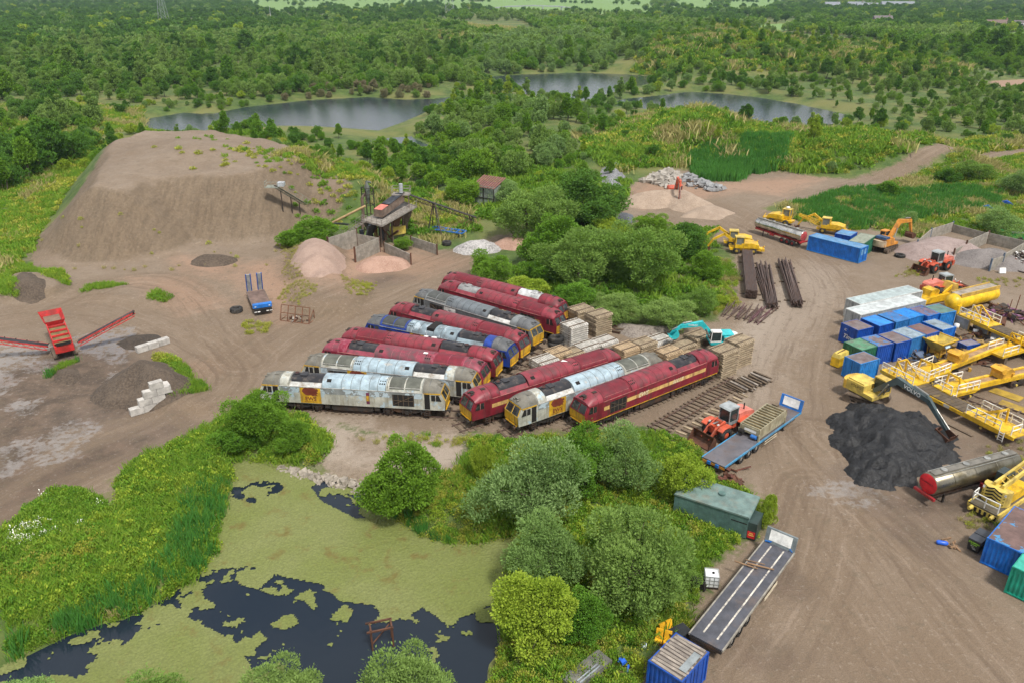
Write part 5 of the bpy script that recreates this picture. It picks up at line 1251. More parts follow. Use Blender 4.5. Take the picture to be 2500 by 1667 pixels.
# ------------------------------------------------------------------ heaps
def heap(name, label, poly, hmax, mat, slope=.72, cell=.35, seed=1, rough=.12, z0=-.08, crest=None):
    if crest: poly = [D(u, v, hmax) for u, v in crest]; poly = poly + poly[-2:0:-1]; pad = hmax / slope + 1
    else: pad = 1
    a = np.array(poly); X, Y = np.meshgrid(np.arange(a[:, 0].min() - pad, a[:, 0].max() + pad, cell), np.arange(a[:, 1].min() - pad, a[:, 1].max() + pad, cell))
    x, y = X.ravel(), Y.ravel(); d = sdist(x + .5 * fbm(x, y, 2.5, seed, 3), y + .5 * fbm(x, y, 2.5, seed + 5, 3), poly) + (hmax / slope if crest else 0)
    zz = np.where(d > 0, hmax * np.tanh(d * slope / hmax) , d * .5) + rough * fbm(x, y, 1.2, seed + 9, 4) * (d > -.3)
    base = hgt(x, y); co = np.column_stack([x, y, base + z0 + zz]); ny_, nx_ = X.shape
    idn = np.arange(nx_ * ny_).reshape(ny_, nx_); q = np.stack([idn[:-1, :-1], idn[:-1, 1:], idn[1:, 1:], idn[1:, :-1]], -1).reshape(-1, 4)
    q = q[(d[q] > -.45).any(1)]; u_, inv_ = np.unique(q, return_inverse=True)
    o = ob(name, np_mesh(name, co[u_], inv_.reshape(-1, 4)), mat); tag(o, label, 'heap'); return o
def heap_mat(name, a, b_, fs=6., bump=.8, rough=.95, spec=None):
    m, n, bs = new_mat(name); t = NT(n); v = t.coords(False)
    f = t.noise(v, fs, 3, .7); g_ = t.noise(v, .5, 3)
    c = t.mix(t.ramp(f, .35, .65), a, b_); c = t.mix(t.math('MULTIPLY', t.ramp(g_, .4, .65), .4), c, tuple(x * 1.25 for x in b_))
    if spec: c = t.mix(t.ramp(t.noise(v, fs * 2.2, 2, .7), .66, .74), c, spec)
    t.L(c, bs.inputs['Base Color']); bs.inputs['Roughness'].default_value = rough
    t.L(t.bump(f, bump, .15), bs.inputs['Normal']); return m
coal_m = heap_mat('black_coal', (.004, .004, .005), (.017, .018, .020), 3.6, 1., .55, (.13, .13, .135))
heap('coal_heap', 'big black coal heap in front of the yellow excavator', polyD([(1905, 955), (1912, 1010), (1935, 1070), (1965, 1105), (2060, 1128), (2150, 1095), (2215, 1048), (2190, 1000), (2120, 960), (2040, 935), (1950, 930)]), 2.8, coal_m, .62, .2, 3, .95)
brown_m = heap_mat('dark_brown_soil', (.06, .044, .032), (.115, .087, .064), 4., .9)
heap('soil_heap', 'large dark brown soil heap behind the concrete block wall', None, 3.4, brown_m, .78, .35, 5, crest=[(290, 835), (318, 815), (352, 842)])
heap('soil_heap', 'flat heap of dark soil beside the puddle', polyD([(265, 790), (300, 770), (360, 768), (385, 785), (340, 802), (290, 805)]), 1.3, heap_mat('black_brown_soil', (.035, .028, .022), (.075, .058, .045), 5.), .5, .3, 7)
heap('soil_heap', 'brown soil heap at the foot of the earth mound', None, 1.8, brown_m, .65, .35, 8, crest=[(470, 578), (505, 578)])
heap('soil_heap', 'small soil heap with grass on top, in front of the red screener', polyD([(110, 880), (130, 850), (180, 845), (195, 865), (170, 885)]), 1.2, brown_m, .6, .3, 9)
heap('soil_heap', 'dark soil heap under the grass bank at the left edge', polyD([(25, 690), (40, 655), (80, 645), (110, 665), (105, 690), (70, 700)]), 1.3, brown_m, .6, .3, 10)
pink_m = heap_mat('pink_sand', (.30, .175, .125), (.40, .26, .20), 5., .5)
heap('sand_heap', 'pink sand heap in the bay in front of the washing plant', None, 2.4, pink_m, .68, .3, 11, crest=[(860, 580), (895, 578)])
heap('sand_heap', 'low pink sand heap left of the bays', polyD([(665, 615), (690, 585), (740, 575), (800, 600), (790, 640), (740, 660), (690, 650)]), 2.0, heap_mat('dusty_pink_sand', (.28, .19, .15), (.36, .26, .21), 5., .5), .5, .35, 12)
heap('sand_heap', 'small pink sand heap between the gravel heap and the round bush', None, 2.0, pink_m, .65, .3, 13, crest=[(1170, 537), (1190, 540)])
heap('gravel_heap', 'heap of grey stones right of the washing plant', None, 2.2, heap_mat('grey_stones', (.19, .185, .18), (.47, .45, .44), 3.2, 1.), .62, .25, 14, .3, crest=[(1085, 545), (1105, 543)])
heap('sand_heap', 'tan sand heap behind the red excavator', None, 3.2, heap_mat('tan_sand', (.27, .20, .145), (.36, .28, .215), 4., .4), .6, .4, 15, crest=[(1480, 432), (1560, 425), (1590, 440)])
heap('sand_heap', 'low sand spill at the bucket of the red excavator', polyD([(1560, 500), (1580, 478), (1640, 472), (1690, 490), (1650, 508)]), 1.2, heap_mat('tan_sand', (.27, .20, .145), (.36, .28, .215)), .5, .4, 16)
heap('gravel_heap', 'dark grey gravel heap at the edge of the sandy clearing', polyD([(1415, 505), (1425, 488), (1455, 495), (1462, 512), (1440, 518)]), 1.5, heap_mat('dark_gravel', (.05, .055, .065), (.14, .15, .165), 5., 1.), .6, .3, 17)
heap('gravel_heap', 'slope of grey slate waste beside the sandy clearing', polyD([(1370, 430), (1380, 395), (1420, 385), (1440, 410), (1425, 450), (1395, 455)]), 2.6, heap_mat('slate_waste', (.10, .105, .115), (.27, .27, .28), 3., 1.), .5, .35, 18, .3)
heap('gravel_heap', 'reddish gravel heap in the left concrete bay', None, 3.0, heap_mat('reddish_gravel', (.22, .165, .15), (.33, .26, .24), 5., .5), 0.55, .4, 19, crest=[(2140, 545), (2175, 534), (2205, 540)])
heap('gravel_heap', 'dark grey gravel heap in the right concrete bay', None, 2.5, heap_mat('dark_grey_gravel', (.12, .105, .10), (.21, .19, .18), 5., .6), 0.55, .4, 20, crest=[(2245, 566), (2290, 562), (2305, 572)])
heap('spoil_heap', 'low bank of earth behind the brown track panels', [CK(330, 170), CK(480, 190), CK(700, 200), CK(800, 185), CK(800, 250), CK(640, 280), CK(480, 290), CK(340, 240)], 1.2, heap_mat('stony_earth', (.15, .125, .105), (.27, .235, .205), 4., .8), .5, .4, 21)
# rubble: every block a piece
rub = M('broken_concrete', (.36, .33, .29), .9, dirt=(.2, .17, .13), damt=.4)
def rock_mesh(seed):
    r_ = random.Random(seed); b = MB(); p = [(sx * r_.uniform(.3, .6), sy * r_.uniform(.3, .6), sz * r_.uniform(.2, .5)) for sz in (-1, 1) for sx, sy in ((-1, -1), (1, -1), (1, 1), (-1, 1))]
    return b.add(p, [(3, 2, 1, 0), (4, 5, 6, 7), (0, 1, 5, 4), (1, 2, 6, 5), (2, 3, 7, 6), (3, 0, 4, 7)]).mesh('stone')
ROCK = [rock_mesh(k) for k in range(5)]
def rubble(label, poly, n, s0, s1, h, seed, mat=rub, name='rubble_heap', piece='concrete_lump'):
    r_ = random.Random(seed); a = np.array(poly); c = a.mean(0); root = thing(name, label, 'rubble', (c[0], c[1], hz(*c)))
    k = 0
    while k < n:
        x, y = r_.uniform(a[:, 0].min(), a[:, 0].max()), r_.uniform(a[:, 1].min(), a[:, 1].max()); d = float(sdist([x], [y], poly)[0])
        if d < 0: continue
        o = ob(piece, r_.choice(ROCK), mat, root); s = r_.uniform(s0, s1); o.scale = (s, s * r_.uniform(.7, 1.2), s * r_.uniform(.6, 1)); o.location = (x - c[0], y - c[1], hz(x, y) - hz(*c) + min(h, d * .6) * r_.uniform(.5, 1) + s * .1); o.rotation_euler = (r_.uniform(-.6, .6), r_.uniform(-.6, .6), r_.uniform(0, 6)); k += 1
rubble('heap of pale broken concrete above the red excavator', [CX(390, 200), CX(560, 140), CX(700, 90), CX(820, 160), CX(820, 230), CX(680, 270), CX(560, 230), CX(430, 220)], 150, .7, 1.9, 1.6, 1)
rubble('line of grey rubble right of the pale concrete heap', [CX(820, 150), CX(900, 110), CX(1000, 180), CX(1200, 250), CX(1320, 300), CX(1200, 310), CX(960, 280), CX(850, 230)], 80, .6, 1.5, .9, 2, M('grey_rubble', (.27, .275, .28), .9, dirt=(.15, .15, .14), damt=.4))
stone_m = M('pond_edge_stone', (.34, .30, .25), .9, dirt=(.12, .10, .07), damt=.5)
rubble('pale stones piled along the north edge of the pond', polyD([(600, 1058), (680, 1068), (760, 1088), (850, 1108), (860, 1130), (790, 1120), (700, 1098), (620, 1075)], -.6), 170, .25, .8, .5, 3, stone_m, 'stone_bank', 'stone')
# ------------------------------------------------------------------ yellow excavator at the coal, and its relatives
def seg(b, a, c, wa, wb, y0, y1):
    """tapered box link in the x-z plane"""
    a = Vector((a[0], 0, a[1])); c = Vector((c[0], 0, c[1])); d = (c - a).normalized(); n_ = Vector((-d.z, 0, d.x))
    p = [a - n_ * wa / 2 - d * wa * .3, c - n_ * wb / 2 + d * wb * .3, c + n_ * wb / 2 + d * wb * .3, a + n_ * wa / 2 - d * wa * .3]
    return b.prism([(q.x, q.z) for q in p], y0, y1)
def bucket(b, x, z, r_, w, a0, teeth=5):
    """digging bucket: bent shell from angle a0, open towards the machine"""
    pr = [(x + r_ * math.cos(a), z + r_ * math.sin(a)) for a in np.linspace(a0, a0 + 3.6, 8)]
    ins = [(x + (r_ - .07) * math.cos(a), z + (r_ - .07) * math.sin(a)) for a in np.linspace(a0, a0 + 3.6, 8)]
    for i in range(7):
        A_, B_, c_, d_ = pr[i], pr[i + 1], ins[i + 1], ins[i]; b.prism([A_, B_, c_, d_], -w / 2, w / 2)
    for s in (-1, 1): b.prism(pr, s * w / 2 - .03, s * w / 2 + .03)
    e, e0 = pr[-1], pr[-2]; dx, dz = e[0] - e0[0], e[1] - e0[1]; l = math.hypot(dx, dz)
    for k in range(teeth): y = -w / 2 + w * (k + .5) / teeth; b.beam((e[0], y, e[1]), (e[0] + dx / l * .3, y, e[1] + dz / l * .3), .12, .07)
def tracks(root, L_, W_, r_, tw, mat):
    for s in (-1, 1):
        y = s * (W_ / 2 - tw / 2); b = MB(); n = 10
        prof = [(L_ / 2 - r_ + r_ * math.cos(a), r_ + r_ * math.sin(a)) for a in np.linspace(-PI / 2, PI / 2, n)] + [(-L_ / 2 + r_ + r_ * math.cos(a), r_ + r_ * math.sin(a)) for a in np.linspace(PI / 2, 3 * PI / 2, n)]
        inn = [(x * .93, r_ + (z - r_) * .72) for x, z in prof]
        m = len(prof)
        for i in range(m): j = (i + 1) % m; b.prism([prof[i], prof[j], inn[j], inn[i]], y - tw / 2, y + tw / 2)
        for i in range(int(L_ / .22)):
            x = -L_ / 2 + r_ + (L_ - 2 * r_) * i / int(L_ / .22)
            for z in (-.03, 2 * r_ + .03): b.box((x, y, z + .03 if z < 0 else z), (.07, tw * .98, .06))
        tr_ = ob('track', b, mat, root)
        b = MB(); b.bb(-L_ / 2 + r_, L_ / 2 - r_, y - tw * .25, y + tw * .25, r_ * .7, r_ * 1.3)
        for x in (-L_ / 2 + r_, L_ / 2 - r_): b.cyl((x, y - tw * .42, r_), (x, y + tw * .42, r_), r_ * .7, n=14)
        for k in range(5): x = (-.5 + (k + .5) / 5) * (L_ - 2 * r_); b.cyl((x, y - tw * .4, r_ * .45), (x, y + tw * .4, r_ * .45), r_ * .3, n=8)
        ob('track_frame', b, mat, tr_)
    b = MB(); b.box((0, 0, r_ * 1.35), (1.6, W_ - tw, .45)); b.cyl((0, 0, r_ * 1.5), (0, 0, r_ * 2.2), .75, n=18); ob('undercarriage', b, mat, root)
def excavator(loc, track_h, up_h, boom, label, body, boomm, cabm, bm, name='excavator', size=1., bodyname=None, cab_y=.85, group='excavators about the yard', weight=None, z=.02, tl=4.4, counter=None, glass=None):
    """boom: joints foot, knee, tip, stick end and bucket radius, start angle"""
    root = thing(name, label, 'excavator', (loc[0], loc[1], z), track_h, group); root.scale = (size,) * 3
    tracks(root, tl, 3.0, .5, .6, mud_steel)
    dh = up_h - track_h
    def U(nm, b, mat, parent=None):
        o = ob(nm, b, mat, parent or root)
        if parent is None:
            for q in ([o] if not b.marks else [k for k in root.children if k.name.split('.')[0] == nm]): q.rotation_euler[2] = dh
        return o
    b = MB(); b.prism([(-2.3, 1.15), (1.7, 1.15), (1.7, 1.55), (1.2, 1.6), (-2.3, 1.6)], -1.35, 1.35); b.bb(-1.9, .4, -1.35, -.1, 1.6, 2.35); b.bb(-1.9, -.2, -.1, 1.35, 1.6, 2.3); house = U('house', b, body)
    b = MB(); b.prism([(-1.9, 2.36), (-1.8, 2.5), (.2, 2.5), (.35, 2.36)], -1.2, 0.9); U('engine_cover', b, body)
    arc = [(-2.05 - .75 * math.cos(a), 1.38 * math.sin(a)) for a in np.linspace(-PI / 2, PI / 2, 9)]
    b = MB(); b.plate(arc + [(-1.9, 1.38), (-1.9, -1.38)], 1.12, 2.15); cw = U('counterweight', b, counter or body)
    b = MB()
    for x in (.25, 1.75):
        for s in (-1, 1): b.cut().beam((x, cab_y + s * .45, 1.6), (x - (.12 if x > 1 else 0), cab_y + s * .43, 3.1), .09)
    b.cut().bb(.2, 1.75, cab_y - .5, cab_y + .5, 1.55, 1.75)
    U('cab_frame', b, cabm)
    b = MB(); b.bb(.27, 1.70, cab_y - .44, cab_y + .44, 1.76, 3.05); U('cab_glass', b, glass or glass_m)
    b = MB(); b.prism([(.15, 3.06), (.2, 3.2), (1.55, 3.2), (1.7, 3.06)], cab_y - .5, cab_y + .5); U('cab_roof', b, cabm)
    foot, knee, tip, end, (br, ba) = boom
    b = MB(); seg(b, foot, knee, .45, .75, -.28, .28); seg(b, knee, tip, .75, .45, -.26, .26); bo = U('boom', b, boomm)
    b = MB(); seg(b, tip, end, .55, .32, -.18, .18); b.prism([(tip[0] - .2, tip[1] + .6), (tip[0] + .25, tip[1] - .2), (tip[0] - .3, tip[1] - .1)], -.16, .16); U('stick', b, boomm)
    b = MB()
    for s in (-1, 1): b.cut().cyl((foot[0] + .7, s * .4, foot[1] - .35), ((knee[0] + foot[0]) / 2 + .4, s * .34, (knee[1] + foot[1]) / 2 + .35), .1, n=8)
    k2 = ((knee[0] + tip[0]) / 2, (knee[1] + tip[1]) / 2 + .55); b.cut().cyl((k2[0], 0, k2[1]), (tip[0] - .1, 0, tip[1] + .5), .1, n=8)
    m2 = ((tip[0] * .7 + end[0] * .3), (tip[1] * .7 + end[1] * .3)); b.cut().cyl((m2[0] + .3, 0, m2[1] + .1), (end[0] + .35, 0, end[1] + .15), .09, n=8)
    U('hydraulic_ram', b, M('dull_ram_steel', (.35, .35, .33), .35, .6, dirt=(.15, .13, .1), damt=.4))
    b = MB(); bucket(b, end[0] + br * .1, end[1] - br * .55, br, 1.35, ba); U('bucket', b, bm)
    return root, dh
cw = C7(430, 400, 2.0); bk = C7(1500, 1110, .5); up = ang(cw, bk); ctr = (cw[0] + 1.7 * math.cos(up), cw[1] + 1.7 * math.sin(up)); reach = dist(ctr, bk)
t0, t1 = C7(330, 590), C7(760, 720)
volvo, dh = excavator(ctr, ang(t0, t1), up, ((.9, 1.9), (3.3, 4.15), (7.0, 3.6), (reach - .7, 1.5), (.85, 2.6)), 'yellow and dark green tracked excavator reaching over the coal heap', yellow_pale, green_grey, M('excavator_yellow_cab', (.52, .36, .07), .5, dirt=(.1, .12, .12), damt=.4), rust_m, cab_y=.85, counter=M('excavator_yellow', (.60, .38, .05), .5, dirt=(.2, .13, .05), damt=.4))
k_, t_ = (3.3, 4.15), (7.0, 3.6); sl = math.atan2(t_[1] - k_[1], t_[0] - k_[0])
cH, sH = math.cos(dh), math.sin(dh)
for s in (-1, 1):
    lx, ly = 5.2, s * .275
    lettering('VOLVO', .62, white_paint, volvo, (lx * cH - ly * sH, lx * sH + ly * cH, 3.86), rz=dh + (0 if s < 0 else PI), ry=0, name='lettering').rotation_euler = (Matrix.Rotation(dh, 4, 'Z') @ (Matrix.Rotation(-sl, 4, 'Y') @ Matrix.Rotation(PI / 2, 4, 'X') if s < 0 else Matrix.Rotation(-sl, 4, 'Y') @ Matrix.Rotation(PI, 4, 'Z') @ Matrix.Rotation(PI / 2, 4, 'X'))).to_euler()
lx, ly = -.6, -1.365
lettering('VOLVO', .42, M('brown_print', (.16, .10, .03)), volvo, (lx * cH - ly * sH, lx * sH + ly * cH, 1.95), rz=dh, name='lettering')
# orange excavator at the back
a_, b2 = C3(230, 230, 1.6), C3(555, 160, 1.0); u_ = ang(a_, b2)
excavator((a_[0] + 1.2 * math.cos(u_), a_[1] + 1.2 * math.sin(u_)), u_ + .15, u_, ((.9, 1.9), (3.2, 4.6), (6.6, 4.2), (7.6, 2.0), (.75, 2.4)), 'orange tracked excavator with blue cover beside the left concrete bay', orange, orange, orange, rust_m, cab_y=.9, counter=M('dirty_cream_counterweight', (.48, .38, .26), .7, dirt=(.25, .15, .1), damt=.5))
ex2 = [o for o in bpy.data.objects if o.get('label', '').startswith('orange tracked')][0]
b = MB(); b.at(rz=-.15); b.prism([(-2.2, 2.38), (-2.1, 2.75), (-.9, 2.75), (-.7, 2.38)], -1.2, .7); ob('tarpaulin', b, M('dark_blue_sheet', (.02, .06, .14), .4), ex2)
# red excavator on the clearing
c0 = CX(740, 380, 0); bk2 = CX(850, 530, .3); u_ = ang(c0, bk2)
excavator(c0, ang(CX(620, 395), CX(780, 450)), u_, ((.9, 1.9), (2.9, 4.9), (5.6, 4.9), (6.3, 1.2), (.7, 2.5)), 'red tracked excavator digging on the sandy clearing', orange_red, orange_red, M('red_cab', (.40, .09, .05), .5), mud_steel, counter=pinkish)
# turquoise excavator behind the brown panels
turq = M('turquoise_paint', (.03, .47, .50), .4, dirt=(.06, .28, .30), damt=.3)
c0 = CK(1062, 350, 0); bk3 = CK(815, 250, 2.2); u_ = ang(c0, bk3)
tq, dh = excavator(c0, u_, u_, ((.9, 1.9), (3.0, 4.0), (5.9, 3.6), (6.9, 2.9), (.7, 2.0)), 'turquoise tracked excavator behind the brown track panels', turq, turq, white_paint, turq, cab_y=.85, counter=white_paint, size=.86)
for s in (-1, 1): lettering('KOBELCO', .3, white_paint, tq, (4.3, s * .275, 3.85), rz=0 if s < 0 else PI)
# ------------------------------------------------------------------ wheel loaders
def loader(bucket_pt, rear_pt, label, bodym, hoodm, cabm, rimm, size=1., steer=0., arms=.9, group='wheel loaders about the yard'):
    h = ang(rear_pt, bucket_pt); c = mid(rear_pt, bucket_pt)
    root = thing('wheel_loader', label, 'loader', (c[0], c[1], .02), h, group); root.scale = (size,) * 3
    for x in (1.35, -1.75):
        for y in (-1.05, 1.05): wheel(root, x, y, .78, .6, rimm)
    b = MB(); b.prism([(-3.3, .75), (-.4, .75), (-.4, 1.35), (-3.3, 1.45)], -.62, .62); b.bb(-.4, 2.0, -.5, .5, .7, 1.25); ob('chassis', b, bodym, root)
    b = MB(); b.prism([(-3.45, 1.2), (-1.0, 1.4), (-1.0, 2.3), (-2.0, 2.35), (-3.3, 2.05), (-3.5, 1.8)], -.78, .78); ob('engine_hood', b, hoodm, root)
    b = MB(); b.prism([(-3.42, .6), (-3.1, .6), (-3.1, 1.4), (-3.6, 1.4), (-3.6, .9)], -1.0, 1.0); ob('counterweight', b, bodym, root)
    b = MB(); b.cyl((-2.2, .35, 2.2), (-2.2, .35, 3.0), .07, n=8); ob('exhaust_pipe', b, hole_dark, root)
    b = MB()
    for s in (-1, 1):
        for x in (-1.75, 1.35): b.cut().prism([(x - .9, 1.45), (x - .5, 1.68), (x + .5, 1.68), (x + .9, 1.4), (x + .9, 1.5), (x + .5, 1.75), (x - .5, 1.75), (x - .95, 1.5)], s * 1.05 - .32, s * 1.05 + .32)
    ob('mudguard', b, bodym, root)
    b = MB(); b.bb(-.95, .35, -.62, .62, 1.5, 3.0); ob('cab_glass', b, glass_m, root)
    b = MB()
    for x in (-.95, .37):
        for y in (-.64, .64): b.cut().beam((x, y, 1.4), (x, y, 3.05), .09)
    b.cut().bb(-1.0, .4, -.68, .68, 1.3, 1.62); ob('cab_frame', b, cabm, root)
    b = MB(); b.prism([(-1.1, 3.04), (-1.0, 3.2), (.4, 3.2), (.55, 3.04)], -.72, .72); ob('cab_roof', b, cabm, root)
    a = arms
    b = MB()
    for s in (-1, 1):
        b.cut(); y0, y1 = s * .48 - .07, s * .48 + .07
        b.prism([(.7, 1.75), (.9, 2.0), (2.3, 1.45), (3.15, .55), (3.0, .35), (2.1, 1.1)], y0, y1)
    ob('lift_arm', b, bodym, root)
    b = MB(); b.prism([(1.0, 1.2), (1.5, 1.2), (1.3, 2.0), (.9, 1.9)], -.3, .3); b.prism([(1.6, 1.5), (2.2, 1.95), (2.4, 1.85), (1.9, 1.35)], -.12, .12); ob('tilt_linkage', b, bodym, root)
    b = MB(); b.cyl((1.1, 0, 1.8), (2.2, 0, 1.85), .09, n=8); ob('tilt_ram', b, M('dull_ram_steel', (.35, .35, .33)), root)
    # bucket
    w = 1.35; pr = [(4.15, .05), (3.3, .05), (3.05, .3), (3.0, .75), (3.15, 1.15), (3.35, 1.3)]
    b = MB()
    for i in range(len(pr) - 1):
        p_, q_ = pr[i], pr[i + 1]; dx, dz = q_[0] - p_[0], q_[1] - p_[1]; l = math.hypot(dx, dz); ox, oz = dz / l * .06, -dx / l * .06
        b.prism([p_, q_, (q_[0] + ox, q_[1] + oz), (p_[0] + ox, p_[1] + oz)], -w, w)
    for s in (-1, 1): b.prism(pr, s * w - .03, s * w + .03)
    ob('bucket', b, rust_m, root)
    b = MB()
    for s in (-1, 1): b.cut().cyl((1.9, s * .55, 1.9), (2.05, s * .55, 1.95), .1, n=8)
    ob('headlamp', b, white_paint, root)
    return root
loader(CT(395, 540), CT(745, 300, 1.2), 'red wheel loader with rusty bucket beside the empty track panel', orange_red, pinkish, grey_cab, orange_red)
loader(C3(500, 480), C3(770, 400, .4), 'red wheel loader facing left in front of the concrete bays', orange_red, pinkish, grey_cab, orange_red)
loader(C3(930, 600, .3), C3(515, 590, 1.3), 'red wheel loader facing right behind the grey containers', orange_red, pinkish, grey_cab, orange_red)
# ------------------------------------------------------------------ trailers
deck_m = M('dark_trailer_deck', (.075, .078, .095), .6, dirt=(.16, .12, .10), damt=.4, ds=.5); deck_brown = M('brown_trailer_deck', (.17, .115, .095), .75, dirt=(.09, .06, .05), damt=.5)
blue_frame = M('blue_chassis_paint', (.05, .25, .45), .5, dirt=(.2, .22, .24), damt=.4)
trail_w = M('peeled_white_line', (.62, .58, .50), .8, dirt=(.12, .11, .12), damt=.55, ds=3.)
def trailer(rear, front, width, label, deckm, sidem, axles, zdeck=1.15, lines=False, head=None, tail=None):
    h = ang(rear, front); L_ = dist(rear, front); root = thing('flatbed_trailer', label, 'trailer', (rear[0], rear[1], .02), h)
    n = 24; b = MB(); w = width / 2
    b.bb(0, L_, -w + .05, w - .05, zdeck - .12, zdeck); ob('deck', b, deckm, root)
    b = MB()
    for s in (-1, 1): b.cut().bb(0, L_, s * w - .05, s * w + .05, zdeck - .16, zdeck + .03)
    ob('side_rail', b, sidem, root)
    b = MB()
    for s in (-1, 1): b.cut().prism([(.2, zdeck - .13), (L_ - .2, zdeck - .13), (L_ - 2.5, zdeck - .35), (L_ * .5, zdeck - .55), (.2, zdeck - .5)], s * .5 - .05, s * .5 + .05)
    ob('chassis_beam', b, steel_dark, root)
    if lines:
        b = MB()
        for s in (-1, 1): b.cut().bb(.7, L_ - .4, s * .52 - .06, s * .52 + .06, zdeck, zdeck + .006)
        ob('deck_line', b, trail_w, root)
    for x in axles:
        b = MB(); b.cyl((x, -w + .15, .5), (x, w - .15, .5), .08, n=8); ax_ = ob('axle', b, steel_dark, root)
        for s in (-1, 1): wheel(root, x, s * (w - .22), .5, .32, M('steel_rim', (.45, .45, .43), .4, .5, dirt=(.12, .1, .08), damt=.4))
    b = MB()
    for s in (-1, 1): b.cut().beam((L_ - 3., s * .9, zdeck - .2), (L_ - 3., s * .9, .05), .14); b.box((L_ - 3., s * .9, .06), (.3, .3, .06))
    ob('landing_leg', b, steel_dark, root)
    b = MB(); b.box((.02, 0, zdeck - .3), (.1, width * .96, .22)); ob('rear_bumper', b, tail or steel_dark, root)
    if head: b = MB(); b.prism([(L_ - .1, zdeck), (L_ + .05, zdeck), (L_ + .35, zdeck + 1.25), (L_ + .2, zdeck + 1.25)], -w, w); hd = ob('headboard', b, head[0], root); b = MB(); b.prism([(L_ - .115 + .05, zdeck + .25), (L_ - .1 + .05, zdeck + .25), (L_ + .17, zdeck + 1.15), (L_ + .155, zdeck + 1.15)], -w + .35, w - .35); ob('headboard_panel', b, head[1], hd)
    return root, L_
rear = mid(C9(95, 1245, 1.2), C9(310, 1335, 1.2)); front = mid(C9(600, 600, 1.2), C9(800, 690, 1.2))
tr1, L1 = trailer(rear, front, 2.5, 'long flat trailer with dark deck, white lines and white headboard in the foreground', deck_m, M('grey_trailer_rail', (.30, .28, .24), .6, dirt=(.12, .1, .08), damt=.4), (1.9, 3.2, 4.5), 1.2, True, (M('slate_headboard', (.17, .20, .21), .6), white_paint))
b = MB(); b.cut().bb(7., 9.4, -1.36, -1.32, .55, .62); b.cut().bb(7., 9.4, -1.36, -1.32, .75, .82); ob('side_guard', b, M('cream_guard_rail', (.55, .48, .35), .6), tr1)
wood_bits = M('weathered_timber', (.26, .16, .09), .85, dirt=(.12, .08, .05), damt=.4)
for k, (p_, q_, rr, lb) in enumerate([(C9(395, 750, 1.25), C9(550, 805, 1.25), .07, 'long dark timber pole lying across the flat trailer'), (C9(480, 765, 1.25), C9(660, 812, 1.25), .08, 'pale round timber pole lying across the flat trailer'), (C9(470, 740, 1.24), C9(600, 775, 1.24), .045, 'thin timber lath lying across the flat trailer')]):
    b = MB(); b.cyl((0, 0, 0), (dist(p_, q_), 0, .03), rr, rr * .8, 8); o = ob('timber_pole', b, wood_bits); o.location = (*p_, 1.3 + rr); o.rotation_euler[2] = ang(p_, q_); tag(o, lb, 'timber', 'timber poles on the flat trailer')
for (u, v), lb in (((630, 615), 'blue ratchet strap heap at the left front of the flat trailer'), ((775, 665), 'blue ratchet strap heap at the right front of the flat trailer')):
    p_ = C9(u, v, 1.2); b = MB(); 
    for k in range(5): b.at((rnd.uniform(-.2, .2), rnd.uniform(-.2, .2), .06 + .03 * k), rz=rnd.uniform(0, 3)); b.box((0, 0, 0), (.6, .12, .06))
    o = ob('strap', b, blue_p); o.location = (*p_, 1.22); tag(o, lb, 'strap')
rear = mid(CT(380, 665, 1.1), CT(575, 725, 1.1)); front = mid(CT(1030, 185, 1.1), CT(1155, 300, 1.1)); front = mid(front, CT(1120, 270, 1.1))
tr2, L2 = trailer(rear, front, 2.5, 'blue sided low trailer carrying the olive screen box', M('steel_trailer_deck', (.13, .125, .14), .5, dirt=(.10, .07, .055), damt=.55, ds=.6), blue_frame, (3.2, 4.6, 6.0), 1.1, False, (blue_p, white_paint), M('striped_bumper_orange', (.5, .22, .04), .5))
b = MB(); b.cut().bb(7.2, 9.6, -1.36, -1.32, .45, .52); b.cut().bb(7.2, 9.6, -1.36, -1.32, .75, .82); ob('side_guard', b, M('cream_guard_rail', (.55, .48, .35)), tr2)
b = MB()
for s in (-1, 1): b.cut().box((-.05, s * .45, .85), (.2, .35, .3))
ob('rear_lamp_box', b, blue_p, tr2)
olive = M('olive_cream_paint', (.34, .31, .21), .6, dirt=(.17, .13, .07), damt=.45, streak=1)
h2 = ang(rear, front); p_ = (rear[0] + 9.2 * math.cos(h2), rear[1] + 9.2 * math.sin(h2))
sb = thing('screen_box', 'olive vibrating screen box with ribbed top on the blue sided trailer', 'machine', (p_[0], p_[1], 1.13), h2)
b = MB()
for s in (-1, 1): b.cut().prism([(-2.9, .15), (2.4, .15), (2.6, 1.0), (2.2, 1.5), (-2.9, 1.25)], s * 1.05 - .04, s * 1.05 + .04)
ob('side_plate', b, olive, sb)
b = MB(); b.bb(-2.94, -2.86, -1.05, 1.05, .5, 1.2); ob('end_plate', b, olive, sb)
b = MB(); b.bb(-2.945, -2.94, -.75, .55, .72, .98); ob('white_panel', b, white_paint, sb)
for k in range(11):
    b = MB(); b.beam((-2.7 + k * .48, -1.03, 1.2 + k * .025), (-2.7 + k * .48, 1.03, 1.2 + k * .025), .1, .12); ob('cross_bar', b, olive, sb)
b = MB(); b.add([(-2.8, -1, 1.08), (2.3, -1, 1.3), (2.3, 1, 1.3), (-2.8, 1, 1.08)], [(0, 1, 2, 3)]); ob('screen_mesh', b, M('dirty_screen_mesh', (.19, .14, .06), .85, dirt=(.10, .08, .04), damt=.5), sb)
b = MB()
for x, y in ((-2.9, -1.1), (-2.9, 1.1), (2.2, -1.1), (2.2, 1.1)): b.cut().beam((x, y, -.02), (x, y, .7), .16)
ob('support_leg', b, olive, sb)
b = MB(); b.cyl((-3.0, -.9, .35), (-3.0, -.3, .35), .2, n=12); ob('motor', b, blue_p, sb)
